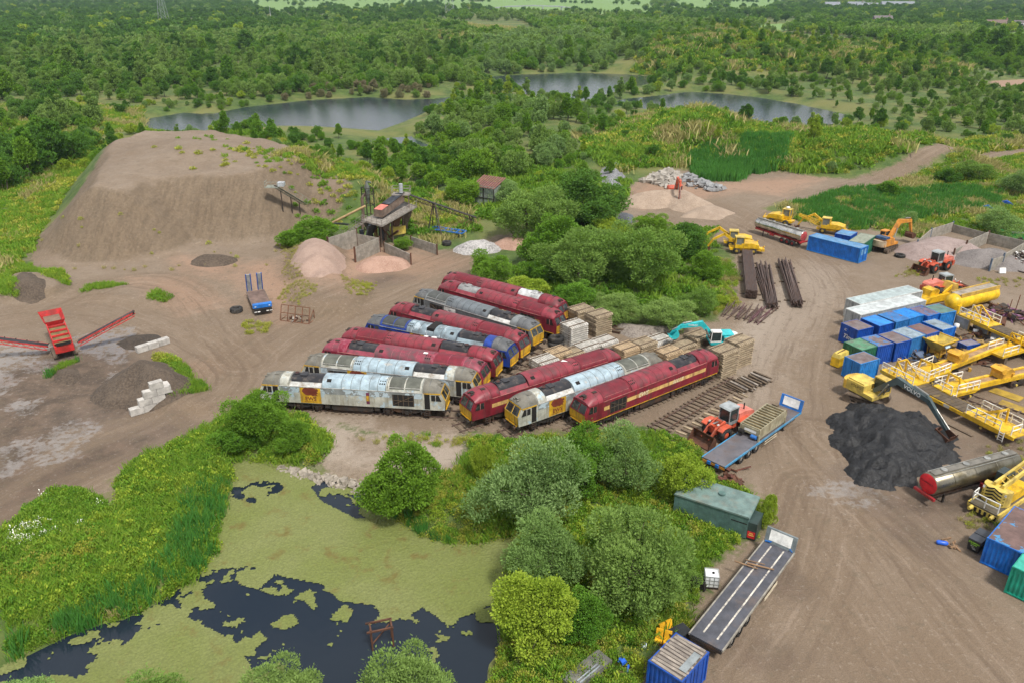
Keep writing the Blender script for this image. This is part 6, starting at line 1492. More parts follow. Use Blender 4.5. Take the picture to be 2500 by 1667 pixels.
b = MB(); b.cyl((-3.1, .5, .5), (-3.1, 1.0, .5), .26, n=12); ob('pulley', b, hole_dark, sb)
b = MB(); b.bb(2.5, 3.2, -.8, .8, .1, 1.1); b.box((2.8, .4, 1.25), (.5, .6, .4)); ob('drive_unit', b, M('rusty_drive', (.16, .12, .08), .8), sb)
# low loader with raised blue ramps, left yard
rear = mid(CR(245, 415, 1.0), CR(460, 375, 1.0)); front = mid(CR(320, 640, 1.0), CR(580, 590, 1.0))
tr3, L3 = trailer(rear, front, 2.5, 'low loader with two raised blue ramps in the left yard', deck_brown, M('grimy_trailer_rail', (.14, .11, .09), .8), (1.2, 2.5), 1.0, False)
b = MB(); b.prism([(L3 - .3, 1.0), (L3 + .25, .95), (L3 + .25, 1.45), (L3 - .1, 1.6)], -1.3, 1.3); ob('blue_nose', b, blue_p, tr3)
b = MB(); b.bb(L3 + .1, L3 + .7, -1.2, 1.2, .4, .9); ob('black_bumper', b, hole_dark, tr3)
b = MB()
for y in (-1.05, -.6, .6, 1.05): b.cut().box((L3 + .72, y, .6), (.05, .35, .12))
for y in (-.95, .95): b.cut().box((L3 + .27, y, 1.2), (.05, .22, .1))
ob('marker_lamp', b, white_paint, tr3)
for s in (-1, 1):
    b = MB(); b.at((-.1, s * .78, 1.05), ry=-R(72)); b.box((1.5, 0, 0), (3.0, .62, .1)); rp_ = ob('loading_ramp', b, M('steel_ramp_grid', (.36, .38, .38), .6, dirt=(.2, .19, .17), damt=.4), tr3)
    b = MB(); b.at((-.1, s * .78, 1.05), ry=-R(72))
    for y in (-.32, .32): b.cut().box((1.5, y, .03), (3.02, .14, .2))
    ob('ramp_rail', b, M('royal_blue_paint', (.02, .09, .36), .5), rp_)
# blue skeletal trailer in the grass by the plant
pa, pb = CPl(975, 285, .8), CPl(1150, 310, .8); sk = thing('trailer_frame', 'bright blue skeletal trailer frame in the grass beside the washing plant', 'trailer', (*mid(pa, pb), .0), ang(pa, pb))
Lk = dist(pa, pb)
b = MB()
for s in (-1, 1): b.cut().bb(-Lk / 2, Lk / 2, s * .9 - .1, s * .9 + .1, .75, .95)
for k in range(6): b.cut().bb(-Lk / 2 + k * Lk / 5 - .08, -Lk / 2 + k * Lk / 5 + .08, -.8, .8, .77, .93)
ob('frame_member', b, blue_p, sk)
for x in (-Lk / 3, -Lk / 4.5): wheel(sk, x, .8, .45, .3, steel_dark); wheel(sk, x, -.8, .45, .3, steel_dark)
b = MB()
for s in (-1, 1): b.cut().beam((Lk / 2.6, s * .8, .75), (Lk / 2.6, s * .8, 0), .12)
ob('leg', b, steel_dark, sk)
# ------------------------------------------------------------------ tank trailers
def tanker(a, c, label, shell, endm, r_=1.0, zc=2.0, wheels=True, flat=False):
    h = ang(a, c); L_ = dist(a, c); m_ = mid(a, c); root = thing('tank_trailer', label, 'tanker', (m_[0], m_[1], .02), h)
    b = MB(); b.lathe([(-L_ / 2, r_ * .9), (-L_ / 2 + .12, r_), (L_ / 2 - .12, r_), (L_ / 2, r_ * .9)], 'X', 24, (0, 0, zc)); ob('tank_shell', b, shell, root)
    for s in (-1, 1):
        b = MB(); b.lathe([(s * L_ / 2, r_ * .92), (s * (L_ / 2 + .12), r_ * .6), (s * (L_ / 2 + .17), .01)], 'X', 24, (0, 0, zc)); ob('end_cap', b, endm, root)
    b = MB(); b.bb(-L_ / 2 + .2, L_ / 2 - .2, -.3, .3, zc + r_ * .97, zc + r_ + .05); ob('walkway', b, M('grimy_walkway', (.16, .15, .13), .8), root)
    b = MB()
    for x in (-L_ * .35, -L_ * .1, L_ * .15, L_ * .36): b.cut().cyl((x, 0, zc + r_), (x, 0, zc + r_ + .16), .28, n=14)
    ob('manhole', b, M('manhole_steel', (.45, .45, .42), .4, .6), root)
    b = MB()
    for s in (-1, 1): b.cut().beam((-L_ / 2 + .2, s * .5, zc + r_ * .95), (L_ / 2 - .2, s * .5, zc + r_ * .95), .05)
    ob('top_rail', b, M('manhole_steel', (.45, .45, .42)), root)
    b = MB()
    for x in (-L_ * .3, -L_ * .05, L_ * .2, L_ * .4): b.cut().lathe([(x - .04, r_ + .02), (x + .04, r_ + .02)], 'X', 24, (0, 0, zc))
    ob('tank_band', b, shell, root)
    redf = M('red_chassis_paint', (.36, .025, .03), .5, dirt=(.12, .04, .03), damt=.4)
    b = MB()
    for s in (-1, 1): b.cut().bb(-L_ / 2, L_ / 2, s * .45 - .06, s * .45 + .06, zc - r_ - .2, zc - r_ + .12)
    ob('chassis_beam', b, redf if wheels else steel_dark, root)
    b = MB(); b.bb(-L_ / 2 - .25, -L_ / 2, -1.1, 1.1, zc - r_ - .15, zc - r_ + .1); ob('rear_bumper', b, redf, root)
    b = MB()
    for s in (-1, 1): b.cut().box((L_ * .1, s * .8, zc - r_ - .1), (.9, .3, .45))
    ob('side_locker', b, redf, root)
    if wheels:
        for x in (-L_ * .36, -L_ * .25, -L_ * .14):
            for s in (-1, 1): wheel(root, x, s * .95, .5, .34, redf)
    b = MB()
    for s in (-1, 1): b.cut().beam((L_ * .3, s * .7, zc - r_), (L_ * .3, s * .7, .03), .13)
    if not wheels:
        for s in (-1, 1): b.cut().beam((-L_ * .36, s * .7, zc - r_), (-L_ * .36, s * .7, .03), .16)
    ob('landing_leg', b, steel_dark, root)
    return root
chrome = M('polished_tank_steel', (.62, .60, .56), .22, 1., dirt=(.25, .2, .13), damt=.35); dullsteel = M('grimy_stainless_steel', (.34, .31, .24), .3, .9, dirt=(.09, .075, .04), damt=.55, ds=.6)
red_end = M('bright_red_paint', (.60, .02, .03), .4, dirt=(.4, .02, .03), damt=.3)
tanker(C2(905, 250, 2.0), C2(545, 140, 2.0), 'polished steel tank trailer with red wheels at the bend of the road', chrome, M('faded_red_end', (.40, .06, .06), .5, dirt=(.5, .4, .35), damt=.4), .95, 2.0)
t2 = tanker(C8(370, 385, 1.9), C8(1035, 205, 1.9), 'grimy steel tank trailer with bright red end beside the coal heap', dullsteel, red_end, 1.02, 1.9, False)
lettering('FLAMMABLE', .24, M('dark_red_print', (.2, .01, .015)), t2, (-dist(C8(370, 385, 1.9), C8(1035, 205, 1.9)) / 2 - .2, 0, 2.1), rz=-PI / 2)
b = MB(); b.bb(1.9, 3.0, -1.05, -1.035, 1.75, 2.05); ob('red_nameplate', b, red_end, t2)
# ------------------------------------------------------------------ yellow rail wagons with white handrails
def rails_fence(root, pts, z0, h_=1.0, mat=None, nm='handrail'):
    """posts and two rails along a line of points, one piece per run"""
    b = MB()
    for z in (.5, 1.0): 
        for p_, q_ in zip(pts, pts[1:]): b.beam((*p_, z0 + h_ * z), (*q_, z0 + h_ * z), .075)
    for p_ in pts: b.beam((*p_, z0), (*p_, z0 + h_), .075)
    for p_, q_ in zip(pts, pts[1:]):
        if dist(p_, q_) > 1.6: m_ = mid(p_, q_); b.beam((*m_, z0), (*m_, z0 + h_), .075)
    return ob(nm, b, mat or white_rail, root)
def ladder(root, x, y, z0, z1, wid=.5, along='x'):
    b = MB()
    d = (wid / 2, 0) if along == 'x' else (0, wid / 2)
    for s in (-1, 1): b.beam((x + s * d[0], y + s * d[1], z0), (x + s * d[0], y + s * d[1], z1), .07)
    n = 4
    for k in range(n): z = z0 + (z1 - z0) * (k + .5) / n; b.beam((x - d[0], y - d[1], z), (x + d[0], y + d[1], z), .06)
    ob('ladder', b, white_rail, root)
def aframe(root, x, y0, y1, z0, h_, reach, mat):
    """yellow bracing frame that stands on a deck"""
    b = MB()
    for y in (y0, y1): b.beam((x, y, z0), (x, y * .8 + (y0 + y1) / 2 * .2, z0 + h_), .16)
    b.beam((x, y0 * .8 + (y0 + y1) / 2 * .2, z0 + h_), (x, y1 * .8 + (y0 + y1) / 2 * .2, z0 + h_), .16)
    for y in (y0, y1): b.beam((x, y * .8 + (y0 + y1) / 2 * .2, z0 + h_), (x + reach, y, z0), .14)
    ob('brace_frame', b, mat, root)
def bogie4(root, x, zz=0.):
    b = MB()
    for s in (-1, 1): b.prism([(-1.3, .45), (1.3, .45), (1.3, .75), (.5, .8), (.3, .95), (-.3, .95), (-.5, .8), (-1.3, .75)], s * 1.0 - .06, s * 1.0 + .06)
    b.bb(-.3, .3, -1, 1, .5, .9); o = ob('bogie', b, steel_dark, root); o.location = (x, 1.3, zz)
    for k in (-.9, .9):
        b = MB()
        for s in (-1, 1): b.cyl((k, s * .68, .46), (k, s * .82, .46), .46, n=16)
        b.cyl((k, -.7, .46), (k, .7, .46), .08, n=8); ob('wheelset', b, rail_rust, o)
        b = MB()
        for s in (-1, 1): b.cut().cyl((k, s * 1.03, .5), (k, s * 1.18, .5), .13, n=10)
        ob('axlebox_cap', b, yellow_pale, o)
    return o
YD = M('yellow_walkway', (.66, .42, .02), .55, dirt=(.30, .17, .04), damt=.35, ds=1.4)
def wagon_a(near0, near1, label, width=2.6, zd=1.3):
    """long wagon with a platform at each end; near0-near1 is its near side edge"""
    h = ang(near0, near1); L_ = dist(near0, near1); root = thing('rail_wagon', label, 'wagon', (near0[0], near0[1], .02), h, 'yellow rail wagons in the right hand yard')
    w = width
    for nm, x0, x1 in (('platform', .0, 4.6), ('platform', L_ - 5.6, L_)):
        b = MB(); b.bb(x0, x1, .02, w, zd - .14, zd); ob(nm, b, YD, root)
    b = MB(); 
    for y in (.1, w - .1): b.cut().prism([(0, zd - .15), (L_, zd - .15), (L_, zd - .35), (L_ - 2.5, zd - .5), (2.5, zd - .5), (0, zd - .35)], y - .08, y + .08)
    ob('side_sill', b, yellow, root)
    n = int((L_ - 10.4) / .55)
    for k in range(max(n, 0)):
        b = MB(); b.bb(4.65 + k * .55, 4.65 + k * .55 + .5, .2, w - .2, zd - .12, zd - .06); ob('floor_plank', b, M('dark_wagon_floor', (.10, .075, .05), .85, dirt=(.30, .20, .03), damt=.3), root)
    rails_fence(root, [(.1, .12), (2.2, .12), (4.4, .12)], zd); rails_fence(root, [(.1, w - .12), (2.2, w - .12), (4.4, w - .12)], zd)
    rails_fence(root, [(L_ - 5.4, .12), (L_ - 3.2, .12), (L_ - 1.6, .12)], zd); rails_fence(root, [(L_ - 5.4, w - .12), (L_ - 3.2, w - .12), (L_ - 1.0, w - .12)], zd); rails_fence(root, [(L_ - .4, .15), (L_ - .4, w * .6)], zd)
    aframe(root, 1.6, .4, w - .4, zd, 1.6, 2.0, yellow); aframe(root, L_ - 2.4, .4, w - .4, zd, 1.6, -2.2, yellow)
    ladder(root, L_ - 1.2, -.05, .3, zd + .05)
    for x in (2.4, L_ - 2.6): bogie4(root, x)
    return root, L_
# near wagon along the coal side
W1, W1L = wagon_a(C7(700, 290, 1.3), C7(2230, 1075, 1.3), 'long yellow wagon nearest the coal heap with white railed platform ends')
lettering('ECR', .22, hole_dark, W1, (8.2, -.0, 1.02))
b = MB(); b.bb(8.6, 9.3, .0, .02, .85, 1.2); ob('data_panel', b, M('pale_data_panel', (.5, .52, .5), .5), W1)
W4a, W4b = C4(400, 480, 2.0), C4(1180, 815, 2.0)
W4, W4L = wagon_a(W4a, (W4a[0] + (W4b[0] - W4a[0]) / dist(W4a, W4b) * 14., W4a[1] + (W4b[1] - W4a[1]) / dist(W4a, W4b) * 14.), 'yellow wagon with white railed end beside the short blue containers', 2.4, 2.0)
for k, (u, v) in enumerate(((440, 590), (650, 650), (840, 740), (1040, 800))):
    p_ = C4(u, v, .9); o = thing('concrete_panel', ['grey concrete panel at the containers end under the yellow wagon', 'second grey panel under the yellow wagon beside the blue box', 'third grey panel under the yellow wagon beside the blue box', 'grey panel under the yellow wagon at the right edge'][k], 'panel', (p_[0], p_[1], .1), ang(W4a, W4b))
    b = MB(); b.bb(-1., 1., -.1, .05, .1, 1.7); ob('slab', b, M('grey_slab', (.26, .26, .25), .8, dirt=(.15, .12, .08), damt=.4), o)
    b = MB()
    for s in (-1, 1): b.cut().beam((s * 1.05, 0, 0), (s * 1.05, 0, 1.85), .16)
    ob('timber_post', b, M('ochre_timber', (.36, .24, .09), .8), o)
    b = MB(); b.lathe([(0, .01), (0, .35), (.7, .33), (.72, .01)], 'Z', 14, (-.3, -.5, .1)); ob('white_drum', b, white_paint, o)
# crane wagons running away to the right
def wagon_b(P, beam_end, label, clamp, ladder_end=True, zd=1.35):
    """platform corners P: left, near, right, far; beam runs on to the right"""
    a_, b_, c_, d_ = P; h = ang(b_, c_); w = dist(a_, b_); l = dist(b_, c_); root = thing('rail_wagon', label, 'wagon', (b_[0], b_[1], .02), h, 'yellow rail wagons in the right hand yard')
    b = MB(); b.bb(0, l, 0, w, zd - .18, zd); ob('platform', b, YD, root)
    b = MB(); b.prism([(0, zd - .2), (l, zd - .2), (l - .5, zd - .5), (.5, zd - .5)], .1, w - .1); ob('underframe', b, yellow, root)
    be = dist(b_, beam_end)
    b = MB()
    for y in (w * .25, w * .75): b.cut().prism([(l - .3, zd - .4), (be, zd - .4), (be, zd + .15), (l - .3, zd + .15)], y - .16, y + .16)
    ob('main_beam', b, yellow, root)
    b = MB(); b.bb(l, be, w * .25 + .17, w * .75 - .17, zd - .1, zd); ob('beam_deck', b, M('worn_beam_deck', (.38, .24, .12), .7, dirt=(.16, .11, .10), damt=.5), root)
    rails_fence(root, [(.1, .1), (.1, w * .5), (.1, w - .1)], zd); rails_fence(root, [(.1, w - .1), (l * .5, w - .1), (l - .2, w - .1)], zd); rails_fence(root, [(1.0, .1), (l * .55, .1), (l - .2, .1)], zd)
    aframe(root, l * .35, .35, w - .35, zd, 1.5, l * .5, yellow)
    if ladder_end: ladder(root, .55, -.06, .2, zd + .05)
    for x in (l * .55,):
        o = bogie4(root, x); o.location[1] = w / 2
    o = bogie4(root, be - 2.2); o.location[1] = w / 2
    # clamp machinery on the beam
    cx_ = dist(b_, clamp); q = thing
    b = MB(); b.prism([(cx_ - .9, zd + .1), (cx_ + .9, zd + .1), (cx_ + 1.1, zd + .7), (cx_ + .5, zd + 1.25), (cx_ - .2, zd + 1.1), (cx_ - .6, zd + 1.4), (cx_ - 1.2, zd + 1.2), (cx_ - .8, zd + .7)], w * .2, w * .8); ob('clamp_head', b, M('orange_yellow_machinery', (.60, .33, .03), .5, dirt=(.2, .1, .04), damt=.45), root)
    b = MB()
    for k in range(6): b.cut(); b.at((cx_ + rnd.uniform(-.9, .9), w * rnd.uniform(.15, .85), zd + rnd.uniform(.4, 1.2)), rz=rnd.uniform(0, 3)); b.box((0, 0, 0), (.5, .25, .3))
    b.at(); ob('clamp_block', b, M('orange_yellow_machinery', (.60, .33, .03)), root)
    return root
wagon_b([C7(950, 350, 1.3), C7(1205, 430, 1.3), C7(1520, 305, 1.3), C7(1300, 200, 1.3)], C7(2500, 110, 1.3), 'yellow crane wagon with ladder, the rear one of the pair running off right', C7(1690, 210, 1.6))
wagon_b([C7(1240, 500, 1.3), C7(1510, 590, 1.3), C7(1850, 510, 1.3), C7(1640, 390, 1.3)], C7(2600, 390, 1.3), 'yellow crane wagon with ladder, the front one of the pair running off right', C7(2010, 320, 1.6))
# raised yellow jib lying behind the pair
pa, pb = C7(2110, 150, 1.2), C7(2560, 20, 1.2); o = thing('crane_jib', 'yellow crane jib with white railing at the right edge behind the wagons', 'crane', (pa[0], pa[1], 0.), ang(pa, pb)); Lj = dist(pa, pb)
b = MB(); b.bb(0, Lj, 0, 2.2, 1.0, 1.25); ob('platform', b, YD, o); rails_fence(o, [(.1, .1), (1.5, .1), (2.9, .1)], 1.25); rails_fence(o, [(.1, 2.1), (1.5, 2.1), (2.9, 2.1)], 1.25); aframe(o, 3.5, .3, 1.9, 1.25, 1.8, 2., yellow)
b = MB()
for x in (1., Lj - 1.): b.cut().box((x, 1.1, .5), (.5, 2., 1.0))
ob('trestle', b, wood, o)
# worn track and boards on the ground between the wagons
pa, pb = C7(1700, 610, 0), C7(2400, 860, 0)
track(mid(pa, pb), ang(pa, pb), dist(pa, pb) + 3, 'rusty track between the long yellow wagon and the crane wagons', group=None, z=.02)
for k, (u, v) in enumerate(((2150, 570), (2250, 720))):
    p_ = C7(u, v, .1); b = MB(); b.box((0, 0, .06), (3.2, 1.6, .06)); o = ob('steel_plate', b, M('yellow_brown_plate', (.36, .24, .03), .7, dirt=(.16, .1, .05), damt=.5)); o.location = (*p_, 0); o.rotation_euler[2] = ang(pa, pb); tag(o, ['yellow brown steel plate lying by the crane wagon', 'yellow brown steel plate lying nearer the long yellow wagon'][k], 'plate')
b = MB(); pa, pb = C7(1490, 915, .1), C7(1760, 1050, .1); b.box((0, 0, .06), (dist(pa, pb), .3, .12)); o = ob('timber_baulk', b, wood); o.location = (*mid(pa, pb), 0); o.rotation_euler[2] = ang(pa, pb); tag(o, 'dark timber baulk lying on the ground beside the coal heap', 'timber')
# ------------------------------------------------------------------ yellow vessel, hopper, stores
pa, pb = C4(345, 345, 1.4), C4(780, 225, 1.6); h = ang(pa, pb); Lv_ = dist(pa, pb)
o = thing('pressure_vessel', 'big yellow cylinder with rounded end lying behind the containers', 'tank', (pa[0], pa[1], .0), h)
b = MB(); b.lathe([(-.9, .05), (-.8, .6), (-.4, 1.05), (.2, 1.2), (Lv_, 1.15)], 'X', 22, (0, 0, 1.35)); ob('vessel_shell', b, M('clean_yellow', (.75, .48, .01), .4, dirt=(.45, .25, .02), damt=.3), o)
b = MB(); b.bb(.3, Lv_, -.75, .75, 2.2, 2.55); ob('open_trough', b, M('concrete_trough', (.32, .28, .23), .85, dirt=(.2, .16, .12), damt=.4), o)
b = MB()
for s in (-1, 1): b.cut().bb(.3, Lv_, s * .8 - .08, s * .8 + .08, 2.2, 2.7)
ob('trough_edge', b, M('ochre_edge', (.50, .32, .06), .7, dirt=(.2, .14, .1), damt=.4), o)
b = MB()
for x in (1.2, Lv_ - 1.2): b.cut().box((x, 0, .15), (.5, 2., .4))
ob('cradle', b, wood, o)
b = MB(); b.prism([(-.5, .1), (.4, .1), (.2, 1.3), (-.4, 1.2)], -1.3, -.4); ob('outlet_chute', b, M('clean_yellow', (.75, .48, .01)), o)
# yellow machine carcass in front of it
pm = C3(650, 640, .8); o = thing('machine_carcass', 'stripped yellow machine carcass between the grey container and the yellow cylinder', 'machine', (pm[0], pm[1], .0), R(24))
b = MB(); b.prism([(-3.2, .2), (2.8, .2), (3.2, .9), (1.5, 1.2), (-2.4, 1.1), (-3.3, .8)], -1.2, 1.2); ob('chassis', b, yellow, o)
b = MB(); b.prism([(-2.2, 1.1), (-.4, 1.1), (-.3, 1.8), (-.8, 2.1), (-2.0, 2.0)], -.8, .8); ob('engine_cover', b, yellow, o)
b = MB(); b.bb(-.3, 1.0, -.7, .7, 1.1, 1.5); b.box((.3, .2, 1.7), (.5, .6, .5)); ob('engine', b, steel_dark, o)
b = MB()
for s in (-1, 1): b.cut(); seg(b, (.6, 1.2), (2.4, 2.3), .4, .3, s * .8 - .12, s * .8 + .12)
ob('lift_arm', b, yellow, o)
b = MB(); b.prism([(1.4, .9), (3.2, 1.2), (3.0, 2.4), (2.2, 2.5)], -1.1, 1.1); ob('front_plate', b, M('ochre_edge', (.50, .32, .06)), o)
# hopper
q0, q1, q2, q3 = C4(155, 665, 2.3), C4(35, 740, 2.3), C4(260, 830, 2.3), C4(370, 740, 2.3)
hc = ((q0[0] + q2[0]) / 2, (q0[1] + q2[1]) / 2); hh = ang(q1, q2); o = thing('hopper', 'yellow open topped hopper in front of the blue containers', 'hopper', (hc[0], hc[1], .0), hh)
la, wa = dist(q1, q2) / 2, dist(q1, q0) / 2
def funnel(b, l0, w0, z0, l1, w1, z1):
    A = [(-l0, -w0, z0), (l0, -w0, z0), (l0, w0, z0), (-l0, w0, z0)]; B_ = [(-l1, -w1, z1), (l1, -w1, z1), (l1, w1, z1), (-l1, w1, z1)]
    b.add(A + B_, [(0, 1, 5, 4), (1, 2, 6, 5), (2, 3, 7, 6), (3, 0, 4, 7)]); b.add(B_, [(3, 2, 1, 0)])
b = MB(); funnel(b, la, wa, 2.3, la * .45, wa * .45, 1.0); ob('hopper_shell', b, yellow_pale, o)
b = MB()
for p_, q_ in (((-la, -wa), (la, -wa)), ((la, -wa), (la, wa)), ((la, wa), (-la, wa)), ((-la, wa), (-la, -wa))): b.cut().beam((*p_, 2.3), (*q_, 2.3), .1)
ob('rim', b, yellow, o)
b = MB(); b.prism([(0, 1.1), (.04, 1.1), (.04, 1.7), (0, 1.7)], -wa * .6, wa * .6); ob('baffle', b, yellow_pale, o)
b = MB(); b.bb(-.7, .7, -.6, .6, .35, 1.0); b.cyl((0, -.9, .6), (0, .9, .6), .25, n=10); ob('gearbox', b, M('ochre_machinery', (.45, .26, .04), .6, dirt=(.15, .09, .04), damt=.5), o)
b = MB(); b.at((la * .75, 0, 1.75), ry=R(-32)); b.bb(.02, .04, -.5, .5, -.3, .3); ob('sticker', b, M('blue_white_sticker', (.45, .6, .7), .5, peel=(.02, .12, .35), pamt=.5, ps=2.), o)
b = MB()
for x in (-.8, .8):
    for y in (-.7, .7): b.cut().beam((x, y, 0), (x * 1.1, y * 1.1, 1.3), .12)
ob('leg', b, M('ochre_machinery', (.45, .26, .04)), o)
# blue box, yellow bin
q = C4(500, 825, 1.3); container(q, R(20), 2.1, 1.3, 1.25, b_a, M('purple_grey_lid', (.19, .17, .20), .7), 'small blue steel box with grey lid among the crane wagons', 'steel_box', 'box', None, doors='x9')
q1, q2 = C6(150, 1405, 0), C6(265, 1450, 0); o = thing('waste_skip', 'yellow steel waste skip with sloping lid at the roadside', 'skip', (*q2, .02), ang(q1, q2)); wl = dist(q1, q2); dl = 2.2
b = MB(); b.bb(-wl, 0, 0, dl, .1, 1.25); ob('bin_body', b, yellow, o)
b = MB(); b.add([(-wl, 0, 1.25), (0, 0, 1.25), (0, dl, 1.25), (-wl, dl, 1.25), (-wl / 2 - .4, .15, 1.75), (-wl / 2 - .4, dl - .15, 1.75), (-wl / 2 + .4, .15, 1.75), (-wl / 2 + .4, dl - .15, 1.75)], [(0, 3, 5, 4), (1, 6, 7, 2), (0, 4, 6, 1), (3, 2, 7, 5), (4, 5, 7, 6)]); ob('lid', b, yellow_pale, o)
b = MB(); b.beam((-wl / 2, .3, 1.78), (-wl / 2, dl - .3, 1.78), .08, .1); ob('lid_bar', b, rust_m, o)
# scrap between the wagons: each bit is its own piece
def scrap(label, c, rad, n, seed, mats, s0=.3, s1=1.0, h_=.6, z=0.):
    r_ = random.Random(seed); root = thing('scrap_pile', label, 'scrap', (c[0], c[1], z))
    for k in range(n):
        x, y = r_.gauss(0, rad * .45), r_.gauss(0, rad * .45); b = MB(); t_ = r_.random(); s = r_.uniform(s0, s1)
        if t_ < .4: b.beam((-s, 0, 0), (s, 0, 0), .1, .12)
        elif t_ < .6: b.cyl((-s * .7, 0, 0), (s * .7, 0, 0), .09, n=8)
        elif t_ < .8: b.box((0, 0, 0), (s, s * .7, s * .5))
        else: b.prism([(-s / 2, 0), (s / 2, .1), (s * .4, .3), (-s * .3, .35)], -s * .3, s * .3)
        o = ob('scrap_piece', b, r_.choice(mats), root); o.location = (x, y, r_.uniform(.08, .12) + max(0, h_ * (1 - math.hypot(x, y) / rad)) * r_.random()); o.rotation_euler = (r_.uniform(-.4, .4), r_.uniform(-.4, .4), r_.uniform(0, 6.3))
    return root
ym = M('ochre_machinery', (.45, .26, .04))
scrap('mixed yellow and rusty parts beside the yellow hopper', C4(270, 920, .2), 3.2, 55, 1, [ym, rust_m, yellow, wood, steel_dark], h_=.8)
scrap('blue grey cables and pipes between the containers and crane wagons', C7(1060, 110, .2), 2.6, 45, 2, [M('slate_blue_scrap', (.10, .14, .22), .6), steel_dark, M('slate_blue_scrap', (.10, .14, .22)), rust_m], .4, 1.2)
scrap('timber and rusty parts beside the small blue box', C4(560, 950, .2), 3.0, 40, 3, [wood, rust_m, M('ochre_timber', (.36, .24, .09)), steel_dark], .4, 1.3)
scrap('rusty and yellow brown litter under the yellow wagon by the containers', C4(520, 700, .1), 4.0, 55, 4, [M('ochre_timber', (.36, .24, .09)), rust_m, wood, ym], .4, 1.4, .4)
scrap('rusty parts at the right edge beyond the yellow cylinder', C4(950, 500, .3), 4.5, 60, 5, [rust_m, M('purple_scrap', (.20, .08, .16), .7), steel_dark, M('ochre_timber', (.36, .24, .09))], .5, 1.6, 1.0)
scrap('timber and rusty litter right of the scrap by the yellow wagon', C4(900, 820, .2), 3.4, 40, 12, [M('ochre_timber', (.36, .24, .09)), rust_m, wood, steel_dark], .4, 1.3, .5)
scrap('reddish rusty channels lying behind the green steel tank', C9(330, 190, .2), 2.4, 34, 6, [rust_m, M('dark_red_rust', (.14, .05, .035), .8)], .5, 1.1, .5)
scrap('dark heap of rooty scrap behind the concrete bays at the right edge', C3(1320, 380, .3), 4.2, 130, 7, [M('black_brown_root', (.035, .022, .016), .9), M('dark_red_rust', (.14, .05, .035)), M('black_brown_root', (.035, .022, .016)), white_paint], .3, 1.0, 2.2)
b = MB()
for x, y in ((0, 0), (1.3, .5), (2.4, -.3)): b.cut().cyl((x, y, 0), (x + .1, y, 2.2 + .5 * (x > 1)), .06, n=6)
o = thing('steel_post', 'rusty upright posts at the right edge beyond the yellow cylinder', 'post', (*C4(940, 480, 0), 0)); ob('upright', b, rust_bright, o)
# ------------------------------------------------------------------ yellow road-rail machines
def rr_machine(c, h, label, size=1., arm=True, beacon=False):
    root = thing('rail_digger', label, 'digger', (c[0], c[1], .02), h, 'yellow road and rail machines'); root.scale = (size,) * 3
    for x in (-1.5, 1.3):
        for y in (-.95, .95): wheel(root, x, y, .55, .42, M('grimy_yellow_rim', (.4, .28, .05), .6))
    b = MB(); b.prism([(-2.6, .6), (2.4, .6), (2.5, 1.0), (-2.7, 1.05)], -.8, .8); ob('chassis', b, yellow, root)
    b = MB(); b.prism([(-2.4, 1.1), (.6, 1.1), (.6, 1.9), (-1.0, 2.0), (-2.3, 1.7)], -1.15, 1.15); ob('engine_house', b, yellow, root)
    b = MB(); b.bb(.25, 1.55, -.1, 1.1, 1.55, 2.85); ob('cab_glass', b, M('dusty_cab_glass', (.16, .17, .15), .3), root)
    b = MB()
    for x in (.22, 1.58):
        for y in (-.12, 1.12): b.cut().beam((x, y, 1.1), (x, y, 2.95), .13)
    b.cut().bb(.15, 1.65, -.18, 1.18, 1.05, 1.7); ob('cab_frame', b, yellow, root)
    b = MB(); b.bb(.1, 1.7, -.22, 1.22, 2.9, 3.02); ob('cab_roof', b, yellow_pale, root)
    if arm:
        b = MB(); seg(b, (1.2, 1.5), (3.4, 3.0), .4, .45, -.75, -.45); seg(b, (3.4, 3.0), (5.2, 2.0), .4, .3, -.75, -.45); ob('boom', b, yellow, root)
        b = MB(); seg(b, (5.2, 2.0), (6.0, .7), .3, .25, -.72, -.48); ob('stick', b, yellow, root)
        b = MB(); bucket(b, 6.0, .5, .4, .7, 2.4, 3); ob('bucket', b, rust_m, root)
    b = MB(); b.bb(-3.4, -2.6, -.7, .7, .5, .9); b.beam((-3.3, -.5, .9), (-3.3, .5, 1.4), .12); ob('rail_gear', b, yellow, root)
    if beacon: b = MB(); b.lathe([(0, .01), (.05, .3), (.2, .38), (.35, .3), (.4, .01)], 'Z', 14, (.9, .5, 3.02)); ob('roof_dome', b, white_paint, root)
    return root
rr_machine(C2(430, 375), R(172), 'yellow road rail digger at the near end of the rail stacks')
rr_machine(C2(385, 325), R(168), 'yellow road rail digger, rear one of the pair by the rail stacks')
rr_machine(C2(720, 150), R(-40), 'yellow machine with white roof dome behind the polished tanker', arm=False, beacon=True)
o = rr_machine(C2(1110, 225), R(150), 'yellow lattice machine behind the long bright blue container')
b = MB()
for s in (-1, 1): b.beam((2.0, s * .5, 1.2), (6.0, s * .3, 2.6), .12); b.beam((2.0, s * .5, 1.9), (6.0, s * .3, 2.9), .1)
for k in range(5): b.beam((2.2 + k * .85, -.45, 1.3 + k * .3), (2.6 + k * .85, .45, 2.0 + k * .22), .08)
ob('lattice', b, yellow, o)
